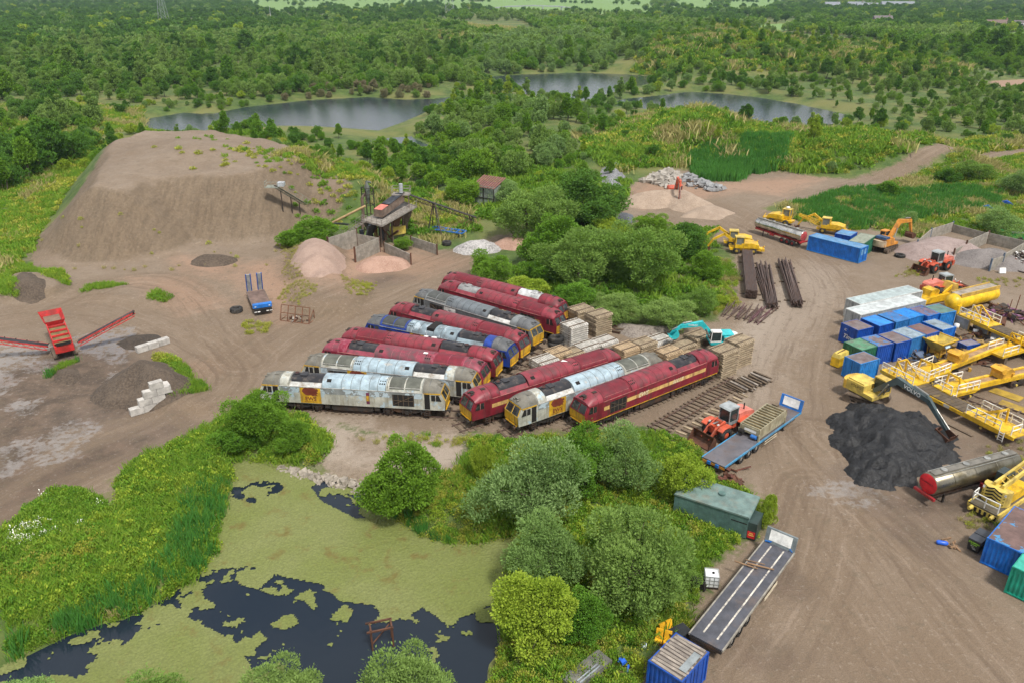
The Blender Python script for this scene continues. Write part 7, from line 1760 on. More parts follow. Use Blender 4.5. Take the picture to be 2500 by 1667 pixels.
# yellow crane base with chevrons, bottom right
p_ = C8(840, 560, .8); pq = C8(1120, 380, .8); h = ang(p_, pq); o = thing('rail_crane', 'yellow rail crane with black chevrons and white front rail at the right edge', 'crane', (p_[0], p_[1], .0), h)
b = MB(); b.bb(-.9, 8., -1.25, 1.25, .75, .95); ob('deck', b, M('dark_crane_deck', (.10, .085, .06), .8), o)
b = MB()
for s in (-1, 1): b.cut().bb(-.9, 8., s * 1.25 - .08, s * 1.25 + .08, .55, .98)
ob('side_sill', b, yellow_pale, o)
b = MB(); arc = [(.9 - .75 * math.cos(a), 1.15 * math.sin(a)) for a in np.linspace(-PI / 2, PI / 2, 9)]; b.plate(arc + [(1.3, 1.15), (1.3, -1.15)], 1.0, 2.5); ob('counterweight', b, yellow_pale, o)
for k in range(4):
    for s in (-1, 1):
        b = MB(); y1 = s * .9; z0 = 1.15 + k * .32
        pts = []
        for f in (0, .5, 1):
            yy = s * .9 * f; xx = .9 - .75 * math.cos(math.asin(min(.99, abs(yy) / 1.15))) - .012; pts.append((xx, yy, z0 + .45 * (1 - f)))
        for f, g_ in zip(pts, pts[1:]): b.add([f, g_, (g_[0], g_[1], g_[2] + .15), (f[0], f[1], f[2] + .15)], [(0, 1, 2, 3)])
        ob('chevron', b, hole_dark, o)
b = MB()
for s in (-1, 1): b.cut().box((.22 + .18, s * .75, 2.25), (.03, .5, .22))
ob('name_board', b, white_paint, o)
rails_fence(o, [(-.7, -1.1), (-.75, 0), (-.7, 1.1)], .95); rails_fence(o, [(-.7, 1.1), (.3, 1.2)], .95)
b = MB()
for s in (-1, 1): b.cut(); seg(b, (1.0, 2.6), (6.0, 3.0), .5, .4, s * .35 - .1, s * .35 + .1)
for k in range(6): b.cut().beam((1.4 + k * .85, -.4, 2.75), (1.8 + k * .85, .4, 2.75), .08)
ob('jib', b, yellow_pale, o)
b = MB(); b.bb(1.3, 4.6, -1., 1., 1., 1.9); ob('machinery_house', b, yellow, o)
b = MB(); b.bb(2.6, 3.9, .1, 1.1, 1.9, 2.9); ob('cab', b, glass_m, o)
b = MB()
for k in range(6): b.cut().prism([(-.98 + 0, .35), (-.9, .35), (-.9, .75), (-.98, .75)], -1.2 + k * .42, -1.0 + k * .42)
ob('stripe', b, hole_dark, o)
b = MB(); b.bb(-.93, -.88, -1.25, 1.25, .33, .77); ob('buffer_plate', b, yellow_pale, o)
b = MB()
for s in (-1, 1): b.cut().cyl((-1.4, s * .9, .6), (-.9, s * .9, .6), .14, .2, 10)
ob('buffer', b, yellow_pale, o)
bogie4(o, 1.2).location = (1.2, 0, 0); bogie4(o, 5.5).location = (5.5, 0, 0)
# black wheelie bin
q1 = CQ(437, 432, 1.35); q2 = CQ(345, 387, 1.35); hb = ang(q2, q1); o = thing('waste_bin', 'black lidded waste bin with green printed label beside the blue container', 'bin', (*mid(q1, q2), .02), hb)
wb = dist(q1, q2); b = MB(); b.add([(-wb * .42, .1, .15), (wb * .42, .1, .15), (wb * .42, 1.8, .15), (-wb * .42, 1.8, .15), (-wb / 2, 0, 1.2), (wb / 2, 0, 1.2), (wb / 2, 2.0, 1.2), (-wb / 2, 2.0, 1.2)], [(0, 1, 5, 4), (1, 2, 6, 5), (2, 3, 7, 6), (3, 0, 4, 7), (3, 2, 1, 0)]); blk = M('black_bin_plastic', (.018, .02, .023), .4); ob('bin_body', b, blk, o)
b = MB(); b.cut().prism([(-wb / 2, 1.2), (wb / 2, 1.2), (wb / 2, 1.3), (-wb / 2, 1.3)], 0, .95); b.cut().prism([(-wb / 2, 1.2), (wb / 2, 1.2), (wb / 2, 1.33), (-wb / 2, 1.33)], 1.0, 2.0); ob('lid', b, M('dark_grey_lid', (.05, .055, .065), .4), o)
lettering('SCRAPPERS', .17, M('lime_print', (.35, .75, .05), .5), o, (0, -.01, 1.0)); lettering('recycling', .13, M('lime_print', (.35, .75, .05)), o, (0, .0, .84))
for k in range(3): lettering('call us', .1, white_paint, o, (-.1 + .1 * k, .02, .68 - .12 * k))
# blue gas bottle
p_ = CQ(150, 430, .2); o = thing('gas_bottle', 'blue gas bottle lying on the open ground', 'bottle', (*p_, .2), R(-15)); b = MB(); b.lathe([(-.45, .01), (-.42, .15), (-.3, .2), (.3, .2), (.42, .14), (.5, .05)], 'X', 14); ob('cylinder', b, M('gas_blue', (.02, .12, .62), .35), o); b = MB(); b.cyl((.48, 0, 0), (.6, 0, 0), .04, n=8); ob('valve', b, rust_m, o)
scrap('handful of dead wood beside the blue gas bottle', CQ(205, 445, .1), .7, 9, 8, [wood_bits], .3, .5, .2)
# ------------------------------------------------------------------ green steel tank and its end box
q0, q1, q2 = D(1605, 1102, 2.3), D(1550, 1133, 2.3), D(1712, 1185, 2.3); h = ang(q1, q2); Lt, Wt = dist(q1, q2) + .3, dist(q0, q1)
tgreen = M('grey_green_tank_paint', (.09, .17, .155), .5, dirt=(.06, .10, .09), damt=.45, streak=1); o = thing('fuel_tank', 'grey green steel tank with dark pump box beside the bushes', 'tank', (*q1, .02), h)
b = MB(); b.bb(0, Lt, 0, Wt, .1, 2.2); ob('tank_body', b, tgreen, o)
b = MB(); b.prism([(-.08, 2.2), (Lt + .08, 2.2), (Lt, 2.34), (0, 2.34)], -.08, Wt + .08); rf = ob('tank_roof', b, M('grey_green_roof', (.14, .21, .195), .6, dirt=(.24, .21, .16), damt=.4), o)
b = MB(); b.cyl((Lt * .55, Wt * .6, 2.34), (Lt * .55, Wt * .6, 2.5), .3, n=16); ob('roof_hatch', b, tgreen, rf)
b = MB(); b.bb(Lt * .78, Lt * .99, -.012, -.002, 1.5, 1.6); ob('vent_slot', b, hole_dark, o)
b = MB(); b.bb(Lt, Lt + .75, .1, Wt * .62, .1, 1.75); ob('pump_box', b, M('dark_green_box', (.03, .055, .05), .5, dirt=(.08, .1, .1), damt=.3), o)
b = MB(); b.bb(Lt + .05, Lt + .68, .06, .09, .25, .9); sg = ob('warning_sign', b, red_end, o); b = MB(); b.cut().bb(Lt + .13, Lt + .6, .05, .058, .5, .6); b.cut().bb(Lt + .2, Lt + .5, .05, .058, .68, .78); ob('sign_print', b, M('sign_yellow_print', (.7, .4, .1), .5), sg)
# white liquid container
p_ = C9(238, 935, 0); o = thing('liquid_container', 'white caged liquid container beside the flat trailer', 'container', (*p_, .02), R(-8))
b = MB(); b.box((0, .5, .12), (1.1, 1.0, .14)); ob('pallet', b, steel_dark, o); b = MB(); b.box((0, .5, .68), (1.0, .95, .98), .97); ob('bottle', b, M('translucent_white_plastic', (.75, .78, .78), .35), o)
b = MB()
for x in (-.52, -.17, .17, .52):
    for y in (0., 1.0): b.cut().beam((x, y, .18), (x, y, 1.2), .03)
for z in (.5, .85, 1.2):
    for y in (0., 1.0): b.cut().beam((-.52, y, z), (.52, y, z), .03)
    for x in (-.52, .52): b.cut().beam((x, 0., z), (x, 1.0, z), .03)
ob('cage_bar', b, M('galvanised_wire', (.5, .52, .52), .4, .5), o); b = MB(); b.cyl((.1, .5, 1.17), (.1, .5, 1.24), .1, n=10); ob('filler_cap', b, hole_dark, o)
p_ = C9(130, 885, .3); b = MB(); b.prism([(-.9, 0), (.9, 0), (.8, .7), (-.7, .6)], -.3, .3); o = ob('plastic_trough', b, hole_dark); o.location = (*p_, .0); o.rotation_euler[2] = R(-35); tag(o, 'black trough half hidden in the weeds beside the white container', 'trough')
# yellow seats, bucket, black tank near the plank roofed container
for k, (u, v, lb) in enumerate(((800, 285, 'double yellow seat nearest the plank roofed container'), (840, 215, 'double yellow seat leaning against the black tank'))):
    p_ = CBm(u, v, .3); o = thing('seat', lb, 'seat', (*p_, .0), R(-20 + 50 * k)); sm_ = M('yellow_seat_cloth', (.72, .38, .01), .7)
    for j in (-1, 1):
        b = MB(); b.at((j * .3, 0, 0)); b.box((0, 0, .4), (.52, .5, .16)); ob('cushion', b, sm_, o)
        b = MB(); b.at((j * .3, .28, .75), rx=R(-15)); b.box((0, 0, 0), (.5, .14, .65)); ob('backrest', b, sm_, o)
    b = MB(); b.bb(-.5, .5, -.2, .2, .0, .32); ob('base', b, rust_m, o)
p_ = CBm(930, 225, .6); b = MB(); b.prism([(-.7, 0), (.7, 0), (.8, .9), (-.8, .9)], -.5, .5); o = ob('plastic_tank', b, blk); o.location = (*p_, 0); o.rotation_euler[2] = R(30); tag(o, 'black plastic tank between the yellow seats and the flat trailer', 'tank')
p_ = CBm(645, 318, .2); b = MB(); b.lathe([(0, .01), (0, .18), (.35, .2), (.36, .15)], 'Z', 12); o = ob('plastic_drum', b, M('pale_blue_plastic', (.55, .65, .72), .4)); o.location = (*p_, .0); tag(o, 'pale blue plastic drum lying in the weeds by the yellow seats', 'drum')
# concrete slab, steel tube, debris at the bottom
pa, pb = CBm(60, 560, .5), CBm(290, 480, .5); b = MB(); b.box((0, 0, .4), (dist(pa, pb) + 1.5, 1.3, .5)); o = ob('concrete_slab', b, M('dark_concrete_slab', (.13, .13, .115), .9, dirt=(.28, .27, .22), damt=.4, bump=.4)); o.location = (*mid(pa, pb), 0); o.rotation_euler[2] = R(41); tag(o, 'dark concrete slab in the weeds at the bottom edge', 'slab')
pa, pb = CBm(110, 620, .7), CBm(275, 480, .7); b = MB(); b.beam((0, -.1, .72), (dist(pa, pb), -.1, .72), .09); b.beam((0, .12, .72), (dist(pa, pb), .12, .72), .09); o = ob('steel_rail', b, M('galvanised_rail', (.42, .46, .50), .4, .5)); o.location = (*pa, 0); o.rotation_euler[2] = ang(pa, pb); tag(o, 'pale steel double rail lying on the dark concrete slab', 'rail')
scrap('rusty bits and a blue can in the weeds at the bottom edge', CBm(470, 480, .1), .9, 16, 9, [rust_m, M('gas_blue', (.02, .12, .62)), wood_bits], .2, .5, .3)
# rusty gantry frame standing in the pond
pa, pb = crop(825, 1100, .3615)(235, 1340, -.9), crop(825, 1100, .3615)(375, 1310, -.9); o = thing('pond_gantry', 'rusty steel frame standing in the open water of the pond', 'frame', (*pa, -1.2), ang(pa, pb) + R(0)); Lf = dist(pa, pb)
b = MB()
for y in (0, .9):
    for x in (0, Lf): b.cut().beam((x, y, 0), (x, y, 1.9), .12)
    b.cut().beam((-.3, y, 1.95), (Lf + .1, y, 1.95), .12)
b.cut().beam((0, 0, 1.95), (0, .9, 1.95), .12); b.cut().beam((Lf, 0, 1.95), (Lf, .9, 1.95), .12); b.cut().beam((0, 0, .8), (Lf, .9, 1.6), .08); ob('frame_member', b, rust_m, o)
# ------------------------------------------------------------------ tyres
def tyre(p_, r_, w, label, z=0., group='loose tyres', tilt=0.):
    b = MB(); b.lathe([(-w / 2, r_ * .55), (-w / 2, r_ * .9), (-w * .35, r_), (w * .35, r_), (w / 2, r_ * .9), (w / 2, r_ * .55), (w * .3, r_ * .5), (-w * .3, r_ * .5), (-w / 2, r_ * .55)], 'Z', 22)
    for i in range(22): a = 2 * PI * i / 22; b.at(rz=a); b.box((r_, 0, 0), (.06, .1, w * .7))
    b.at(); o = ob('tyre', b, tyre_m); o.location = (p_[0], p_[1], z + w / 2); o.rotation_euler = (tilt, 0, 0); tag(o, label, 'tyre', group)
tyre(CR(100, 680), .85, .65, 'big tyre lying beside the low loader with blue ramps')
tyre(CPl(1055, 378), .8, .7, 'tyre lying between the blue trailer frame and the stone heap')
tyre(C3(372, 345), .85, .5, 'tyre lying below the orange excavator')
CS5 = crop(1100, 820, .17007)
tyre(CS5(1520, 150), 1.0, .6, 'lowest big tyre in the stack beside the striped locomotive'); tyre(CS5(1520, 130), .95, .6, 'second tyre in the stack beside the striped locomotive', .6)
tyre(crop(880, 650, .22109)(2150, 830), .9, .5, 'tyre leaning under the front of the striped locomotive', 0., 'loose tyres', .5)
# ------------------------------------------------------------------ concrete block wall
o = thing('block_wall', 'stepped wall of big pale concrete blocks holding back the brown soil heap', 'wall', (*CS(838, 775), .0), ang(CS(838, 775), CS(1075, 705))); blkm = M('pale_concrete_block', (.46, .44, .41), .85, dirt=(.27, .25, .22), damt=.4, bump=.2)
b = MB(); b.box((0, 0, .4), (1.36, .76, .76)); BLK = b.mesh('concrete_block'); Lw_ = dist(CS(838, 775), CS(1075, 705)); n = 3
for r_i, (x0, cnt) in enumerate(((.0, 3), (1.0, 2), (1.6, 2), (2.4, 1))):
    for k in range(cnt):
        q = ob('concrete_block', BLK, blkm, o); q.location = (x0 + .7 + k * 1.38 + (.02 * r_i), rnd.uniform(-.04, .04), r_i * .79); q.rotation_euler[2] = rnd.uniform(-.02, .02)
for k in range(2): q = ob('concrete_block', BLK, blkm, o); q.location = (4.3, .5 + k * 1.0, .79 * 1.); q.rotation_euler[2] = PI / 2
q = ob('concrete_block', BLK, blkm, o); q.location = (4.3, .6, .0); q.rotation_euler[2] = PI / 2
q = ob('concrete_block', BLK, blkm, o); q.location = (4.2, .55, 1.58); q.rotation_euler[2] = PI / 2
o = thing('block_wall', 'single row of pale blocks at the far side of the brown soil heap', 'wall', (*CS(880, 372), .0), ang(CS(880, 372), CS(965, 345)))
for k in range(3): q = ob('concrete_block', BLK, blkm, o); q.location = (.7 + k * 1.4, 0, 0)
# concrete panel bays
def bay_wall(pts, z, label, posts=rust_m, base=None):
    o = thing('bay_wall', label, 'wall', (pts[0][0], pts[0][1], 0), 0, 'concrete panel bays')
    for a_, b_ in zip(pts, pts[1:]):
        h = ang(a_, b_); L_ = dist(a_, b_); n = max(1, round(L_ / 4))
        for k in range(3):
            b = MB(); b.bb(.05, L_ - .05, -.06, .06, k * z / 3 + .01, (k + 1) * z / 3 - .01); q = ob('panel', b, M('stained_concrete_panel', (.30, .275, .235), .85, dirt=(.22, .2, .16), damt=.45, streak=1), o); q.location = (a_[0] - pts[0][0], a_[1] - pts[0][1], 0); q.rotation_euler[2] = h
        b = MB(); b.box((0, 0, z / 2 + .1), (.22, .22, z + .2)); q = ob('post', b, posts, o); q.location = (a_[0] - pts[0][0], a_[1] - pts[0][1], 0); q.rotation_euler[2] = h
    b = MB(); b.box((0, 0, z / 2 + .1), (.22, .22, z + .2)); q = ob('post', b, posts, o); q.location = (pts[-1][0] - pts[0][0], pts[-1][1] - pts[0][1], 0)
blue_post = M('blue_grey_post', (.10, .14, .20), .7)
bay_wall([C3(497, 300), C3(605, 205), C3(775, 150)], 1.9, 'concrete wall left of the reddish gravel bay', blue_post)
bay_wall([C3(785, 362), C3(872, 322)], 1.7, 'short concrete wall between the two gravel bays'); bay_wall([C3(877, 318), C3(1048, 240)], 2.2, 'concrete wall behind the short one, between the two gravel bays')
bay_wall([C3(1048, 240), C3(1350, 310)], 2.0, 'rear concrete wall of the right gravel bay'); bay_wall([C3(1070, 458), C3(1163, 428)], 2.0, 'short concrete wall at the mouth of the right gravel bay', blue_post); bay_wall([C3(1163, 428), C3(1344, 320)], 2.3, 'tall concrete wall beside the dark scrap heap', blue_post)
bay_wall([C3(775, 150), C3(1048, 222)], 1.5, 'rear concrete wall of the reddish gravel bay')
bay_wall([CPl(412, 438), CPl(568, 388)], 3.2, 'left concrete wall of the bays below the washing plant'); bay_wall([CPl(568, 388), CPl(690, 412)], 2.4, 'rear concrete wall of the bays below the washing plant'); bay_wall([CPl(556, 475), CPl(690, 415)], 2.6, 'middle concrete wall of the bays below the washing plant')
bay_wall([CPl(715, 418), CPl(860, 485)], 1.8, 'low concrete wall right of the pink sand heap'); bay_wall([CPl(862, 385), CPl(1003, 432)], 1.8, 'low concrete wall at the right end of the bays')
p_ = C3(1183, 460, .4); b = MB(); b.at(rx=R(-25)).bb(-.5, .5, -.05, .25, .1, 1.0); o = ob('fridge', b, white_paint); o.location = (*p_, 0); tag(o, 'white appliance dumped at the foot of the tall bay wall', 'appliance')
p_ = C3(1240, 190, .5); o = thing('garden_machine', 'bright green machine half hidden behind the rear bay wall', 'machine', (*p_, 0), R(-15)); b = MB(); b.prism([(-2, .5), (2, .5), (2, 1.3), (.4, 1.4), (-1.8, 1.7)], -.8, .8); ob('body', b, M('bright_green_paint', (.03, .30, .06), .5), o)
for x in (-1.3, 1.3): wheel(o, x, -.8, .45, .3, steel_dark); wheel(o, x, .8, .45, .3, steel_dark)
b = MB(); b.bb(-.2, 1.9, -.85, .85, 1.42, 1.5); ob('roof', b, M('grey_green_roof', (.14, .21, .195)), o)
# ------------------------------------------------------------------ rails and track panels
b = MB(); b.prism([(0, 0), (19., 0), (19., .16), (0, .16)], -.035, .035); b.prism([(0, 0), (19., 0), (19., .03), (0, .03)], -.07, .07); RAIL = b.mesh('rail')
def rail_stack(near, far, cols, rows, label, w=1.7, mess=0., L_=19.):
    h = ang(near, far); root = thing('rail_stack', label, 'rails', (*near, .0), h, 'stacks of old rails beside the road'); r_ = random.Random(cols * 7 + rows)
    for j in range(rows):
        for k in range(cols):
            o = ob('rail', RAIL, rail_rust, root); o.location = (r_.uniform(-.15, .15) - mess * r_.uniform(0, 2), (k + .5 - cols / 2) * w / cols, .2 + j * .18); o.scale = (dist(near, far) / 19. * (1 - mess * r_.uniform(0, .15)), 1, 1); o.rotation_euler[2] = r_.uniform(-.04, .04) * mess
    for x in (.1, .5, .85):
        b = MB(); b.box((0, 0, .1), (.25, w + 1.4, .18)); o = ob('bearer', b, wood, root); o.location = (x * dist(near, far), 0, 0)
    return root
rail_stack(C2(490, 735, .1), C2(455, 410, .1), 11, 7, 'neat tall stack of rails nearest the thicket'); rail_stack(C2(650, 790, .1), C2(565, 450, .1), 8, 4, 'untidy middle stack of rails', 1.6, 1.)
rail_stack(C2(845, 790, .1), C2(745, 445, .1), 9, 5, 'stack of rails nearest the road bend', 1.6, .5)
def loose(c0, c1, n, seed, label, w):
    r_ = random.Random(seed); h = ang(c0, c1); root = thing('rail_pile', label, 'rails', (*mid(c0, c1), .0), h, 'loose rails beside the locomotives')
    for k in range(n):
        o = ob('rail', RAIL, rail_rust if r_.random() < .7 else M('purple_rail_rust', (.13, .065, .07), .7), root); l = dist(c0, c1) * r_.uniform(.7, 1.05); o.scale = (l / 19., 1, 1); a = r_.uniform(-.12, .12); o.location = (-l / 2 + r_.uniform(-.8, .8), r_.uniform(-w, w), .05 + .1 * (k % 4)); o.rotation_euler[2] = a
    for x in (-.3, .25):
        b = MB(); b.box((0, 0, .02), (.25, w * 2.6, .1)); o = ob('bearer', b, wood, root); o.location = (x * dist(c0, c1), 0, 0)
loose(C2(330, 890, .1), C2(410, 790, .1), 16, 4, 'loose purple brown rails next to the thicket', 1.3); loose(C2(490, 930, .1), C2(600, 800, .1), 14, 5, 'loose brown rails nearest the road', 1.2)
b = MB(); b.box((0, 0, 0), (.27, 2.5, .2), .9); CSLP = b.mesh('sleeper')
b = MB(); b.prism([(-1.6, .1), (1.6, .1), (1.6, .2), (-1.6, .2)], -.03, .03); PRAIL = b.mesh('rail')
conc_w = M('pale_concrete_sleeper', (.50, .48, .44), .85, dirt=(.24, .20, .15), damt=.4); conc_b = M('brown_concrete_sleeper', (.34, .27, .18), .85, dirt=(.18, .13, .08), damt=.45); conc_o = M('sandy_concrete_sleeper', (.42, .31, .19), .85, dirt=(.22, .15, .09), damt=.4)
def panel_stack(p_, h, layers, mat, label, L_=2.9, W_=2.5, z0=0.):
    root = thing('sleeper_stack', label, 'sleepers', (p_[0], p_[1], z0), h, 'stacks of concrete sleepers around the locomotives'); n = int(L_ / .3)
    top = layers - 1
    for j in range(layers):
        z = .12 + j * .30; ox, oy = rnd.uniform(-.06, .06), rnd.uniform(-.06, .06)
        for k in range(n):
            if j != top and 0 < k < n - 1:
                continue
            o = ob('sleeper', CSLP, mat, root); o.location = (-L_ / 2 + (k + .5) * L_ / n + ox, oy, z); o.scale = (1, W_ / 2.5, 1)
        if j != top:
            b = MB(); b.box((0, 0, 0), (L_ * .9, W_ * .96, .19)); o = ob('sleeper_layer', b, mat, root); o.location = (ox, oy, z)
        b = MB()
        for s in (-1, 1): b.cut().box((ox, oy + s * W_ * .3, z + .15), (L_ * 1.02, .09, .1))
        ob('batten', b, wood, root)
hs = R(36)
for u, v, ly, mt, lb, z in [
    (105, 305, 9, conc_w, 'tall stack of whitish sleepers at the nose of the striped locomotive', 0), (265, 250, 10, conc_b, 'tall stack of brown sleepers beside the thicket', 0), (150, 200, 9, conc_b, 'brown sleeper stack at the nose of the rearmost locomotive', 0),
    (190, 345, 2, conc_w, 'low pale sleeper stack in the middle gap', 0), (310, 315, 2, conc_w, 'low pale sleeper stack right of the middle gap', 0), (90, 395, 2, conc_b, 'low brown sleeper stack at the nose of the maroon locomotives', 0), (0, 400, 3, conc_o, 'sandy sleeper stack at the nose of the dark grey locomotive', 0),
    (-85, 470, 4, conc_w, 'pale sleeper stack at the nose of the blue locomotive', 0), (450, 385, 4, conc_o, 'sandy sleeper stack behind the left angled locomotive', 0), (560, 355, 4, conc_b, 'brown sleeper stack behind the middle angled locomotive', 0), (665, 305, 2, conc_w, 'low white sleeper stack near the turquoise excavator', 0),
    (725, 410, 4, conc_o, 'orange sandy sleeper stack behind the locomotive numbered 60017', 0), (815, 355, 3, conc_b, 'dark brown sleeper stack under the turquoise boom', 0), (915, 310, 4, conc_b, 'brown sleeper stack next to the turquoise cab', 0), (830, 410, 2, conc_o, 'low sandy sleeper stack beside the orange one', 0),
    (1075, 510, 11, conc_b, 'tall brown sleeper stack at the far nose of the locomotive numbered 60017', 0), (1175, 445, 11, conc_b, 'tall brown sleeper stack nearest the road', 0)]:
    q = CK(u, v, 0); panel_stack(q, hs, ly, mt, lb)
# timber sleepers beyond the empty track
pa, pb = CT(680, 95), CT(860, 20); o = thing('sleeper_pile', 'low pile of old timber sleepers at the end of the empty track', 'sleepers', (*mid(pa, pb), 0), ang(pa, pb))
for j in range(3):
    for k in range(9): b = MB(); b.box((0, 0, 0), (.24, 2.5, .14)); q = ob('timber_sleeper', b, wood if (j + k) % 3 else plank_m, o); q.location = (-2.6 + k * .62 + rnd.uniform(-.1, .1), rnd.uniform(-.3, .3), .1 + j * .18); q.rotation_euler[2] = rnd.uniform(-.08, .08)
o = thing('sleeper_row', 'row of old sleepers lying along the empty track panel', 'sleepers', (*CT(380, 300), 0), ang(CT(30, 425), CT(655, 45)))
for k in range(22): b = MB(); b.box((0, 0, 0), (.25, 1.2, .15)); q = ob('timber_sleeper', b, conc_b if k % 2 else wood, o); q.location = (-7 + k * .66, -.9 + rnd.uniform(-.15, .15), .08); q.rotation_euler[2] = rnd.uniform(-.2, .2)
for u, v, n_, lb in ((370, 235, 10, 'heap of brown timbers behind the low pale sleeper stacks'), (580, 245, 6, 'short reddish timbers on the earth bank'), (735, 275, 4, 'grey timbers leaning behind the white sleeper stack')):
    p_ = CK(u, v, 0); o = thing('timber_heap', lb, 'timber', (*p_, .0), R(-35))
    for k in range(n_): b = MB(); b.box((0, 0, 0), (2.4, .24, .14)); q = ob('timber_sleeper', b, wood if k % 3 else rust_m, o); q.location = (rnd.uniform(-.3, .3), (k % 5) * .35 - .7, .12 + (k // 5) * .2); q.rotation_euler = (0, rnd.uniform(-.1, .2), rnd.uniform(-.2, .2))
# ------------------------------------------------------------------ rusty cage beside the low loader
pa, pb, pc = CR(695, 800), CR(1085, 850), CR(1130, 790); o = thing('steel_cage', 'rusty steel cage frame beside the low loader with blue ramps', 'frame', (*pa, 0), ang(pa, pb)); Lg = dist(pa, pb); 
b = MB()
for k in range(5): x = Lg * k / 4; b.cut().beam((x, 0, 0), (x - .1, .9, 2.0), .09); b.cut().beam((x, 0, .05), (x, 1.6, .05), .08)
for t_ in (0, .5, 1.): b.cut().beam((-.05 * t_, .9 * t_, 2.0 * t_ + .03), (Lg - .1 * t_, .9 * t_, 2.0 * t_ + .03), .08)
b.cut().beam((Lg, 1.6, 0), (Lg, 1.6, 1.5), .09); b.cut().beam((Lg, 1.6, 1.5), (Lg, 0, .1), .08); b.cut().beam((0, 1.6, .05), (Lg, 1.6, .05), .08); ob('cage_bar', b, rust_bright, o)
scrap('rubble and scrap inside the rusty steel cage', (mid(pa, pb)[0] + .3, mid(pa, pb)[1] + .9), 1.2, 18, 10, [rust_m, M('broken_concrete', (.36, .33, .29)), wood], .2, .5, .3)
# ------------------------------------------------------------------ red mobile screener with two belts
red = M('screener_red', (.52, .03, .03), .45, dirt=(.22, .04, .03), damt=.45); belt_m = M('black_conveyor_belt', (.025, .026, .03), .6, dirt=(.12, .09, .07), damt=.35)
def conveyor(root, a_, b_, w, fm, bm_=None, lattice=.45, name='conveyor', rails_=0):
    a_, b_ = Vector(a_), Vector(b_); d = b_ - a_; l = d.length; h = math.atan2(d.y, d.x); e = math.atan2(d.z, math.hypot(d.x, d.y))
    def put(nm, mb, mt, par=None):
        o = ob(nm, mb, mt, par or root)
        if par is None: o.matrix_local = Matrix.Translation(a_) @ Matrix.Rotation(h, 4, 'Z') @ Matrix.Rotation(-e, 4, 'Y')
        return o
    b = MB(); b.bb(0, l, -w / 2, w / 2, .02, .08); bel = put(name, b, bm_ or belt_m)
    b = MB()
    for s in (-1, 1):
        y = s * (w / 2 + .05); b.beam((0, y, 0), (l, y, 0), .1, .14); b.beam((0, y, -lattice), (l, y, -lattice), .08)
        n = int(l / 1.0)
        for k in range(n): b.beam((l * k / n, y, -lattice), (l * (k + .5) / n, y, 0), .05); b.beam((l * (k + .5) / n, y, 0), (l * (k + 1) / n, y, -lattice), .05)
    ob('belt_frame', b, fm, bel)
    b = MB()
    for k in range(int(l / 1.2) + 1): b.cut().cyl((min(l, k * 1.2), -w / 2 - .1, .12), (min(l, k * 1.2), -w / 2 - .02, .12), .06, n=6)
    b.cut().cyl((l, -w / 2, -.05), (l, w / 2, -.05), .16, n=12); ob('roller', b, steel_dark, bel)
    if rails_:
        b = MB()
        for k in range(int(l / 1.5) + 1): b.beam((min(l, k * 1.5), w / 2 + .5, 0), (min(l, k * 1.5), w / 2 + .5, 1.), .05)
        for z in (.5, 1.): b.beam((0, w / 2 + .5, z), (l, w / 2 + .5, z), .05)
        b.bb(0, l, w / 2 + .1, w / 2 + .6, -.05, 0); ob('catwalk', b, fm, bel)
    return bel
base = CS(425, 395, 0); hd = ang(CS(425, 400, .5), CS(300, 105, 3.5)); hd = ang(base, CS(345, 190, 2.2)); o = thing('mobile_screener', 'red tracked screener with two outstretched conveyor belts on the left', 'screener', (*base, .02), hd)
b = MB()
for s in (-1, 1):
    b.cut(); prof = [(1.9 + .4 * math.cos(a), .4 + .4 * math.sin(a)) for a in np.linspace(-PI / 2, PI / 2, 7)] + [(-.1 + .4 * math.cos(a), .4 + .4 * math.sin(a)) for a in np.linspace(PI / 2, 3 * PI / 2, 7)]; b.prism(prof, s * 1.1 - .25, s * 1.1 + .25)
ob('track', b, mud_steel, o)
b = MB(); b.bb(-.6, 5.5, -.7, .7, .8, 1.2); b.bb(.2, 2.8, -.9, .9, 1.2, 2.2); ob('chassis', b, red, o)
b = MB()
for s in (-1, 1): b.cut().prism([(-.9, 1.5), (3.0, 2.3), (3.0, 3.5), (-.7, 2.6)], s * 1.0 - .05, s * 1.0 + .05)
ob('screen_side', b, red, o)
b = MB(); b.add([(-.8, -.95, 2.2), (3.0, -.95, 3.1), (3.0, .95, 3.1), (-.8, .95, 2.2)], [(0, 1, 2, 3)]); ob('screen_mesh', b, M('dirty_screen_mesh', (.19, .14, .06)), o)
for k in range(4):
    b = MB(); x = -.5 + k * 1.05; z = 2.35 + (x + .8) * .237; b.beam((x, -1.0, z), (x, 1.0, z), .16, .22); ob('cross_bar', b, red, o)
b = MB(); b.prism([(-1.0, 1.0), (-.8, 1.0), (-.75, 1.9), (-1.05, 1.9)], -1.05, 1.05); ob('front_panel', b, red, o)
b = MB(); b.bb(-1.12, -1.06, -.8, .8, 1.95, 2.35); ob('front_opening', b, hole_dark, o)
b = MB(); A_ = [(3.4, -1.2, 3.6), (7.0, -1.35, 3.9), (7.0, 1.35, 3.9), (3.4, 1.2, 3.6)]; B_ = [(3.7, -.5, 2.3), (6.6, -.5, 2.5), (6.6, .5, 2.5), (3.7, .5, 2.3)]; b.add(A_ + B_, [(0, 1, 5, 4), (1, 2, 6, 5), (2, 3, 7, 6), (3, 0, 4, 7)]); ob('feed_hopper', b, red, o)
b = MB(); b.add(B_, [(0, 1, 2, 3)]); b.add([(3.6, -.9, 3.0), (6.8, -.95, 3.2), (6.8, .95, 3.2), (3.6, .9, 3.0)], [(0, 1, 2, 3)]); ob('hopper_fill', b, M('hopper_dust', (.20, .14, .10), .9), o)
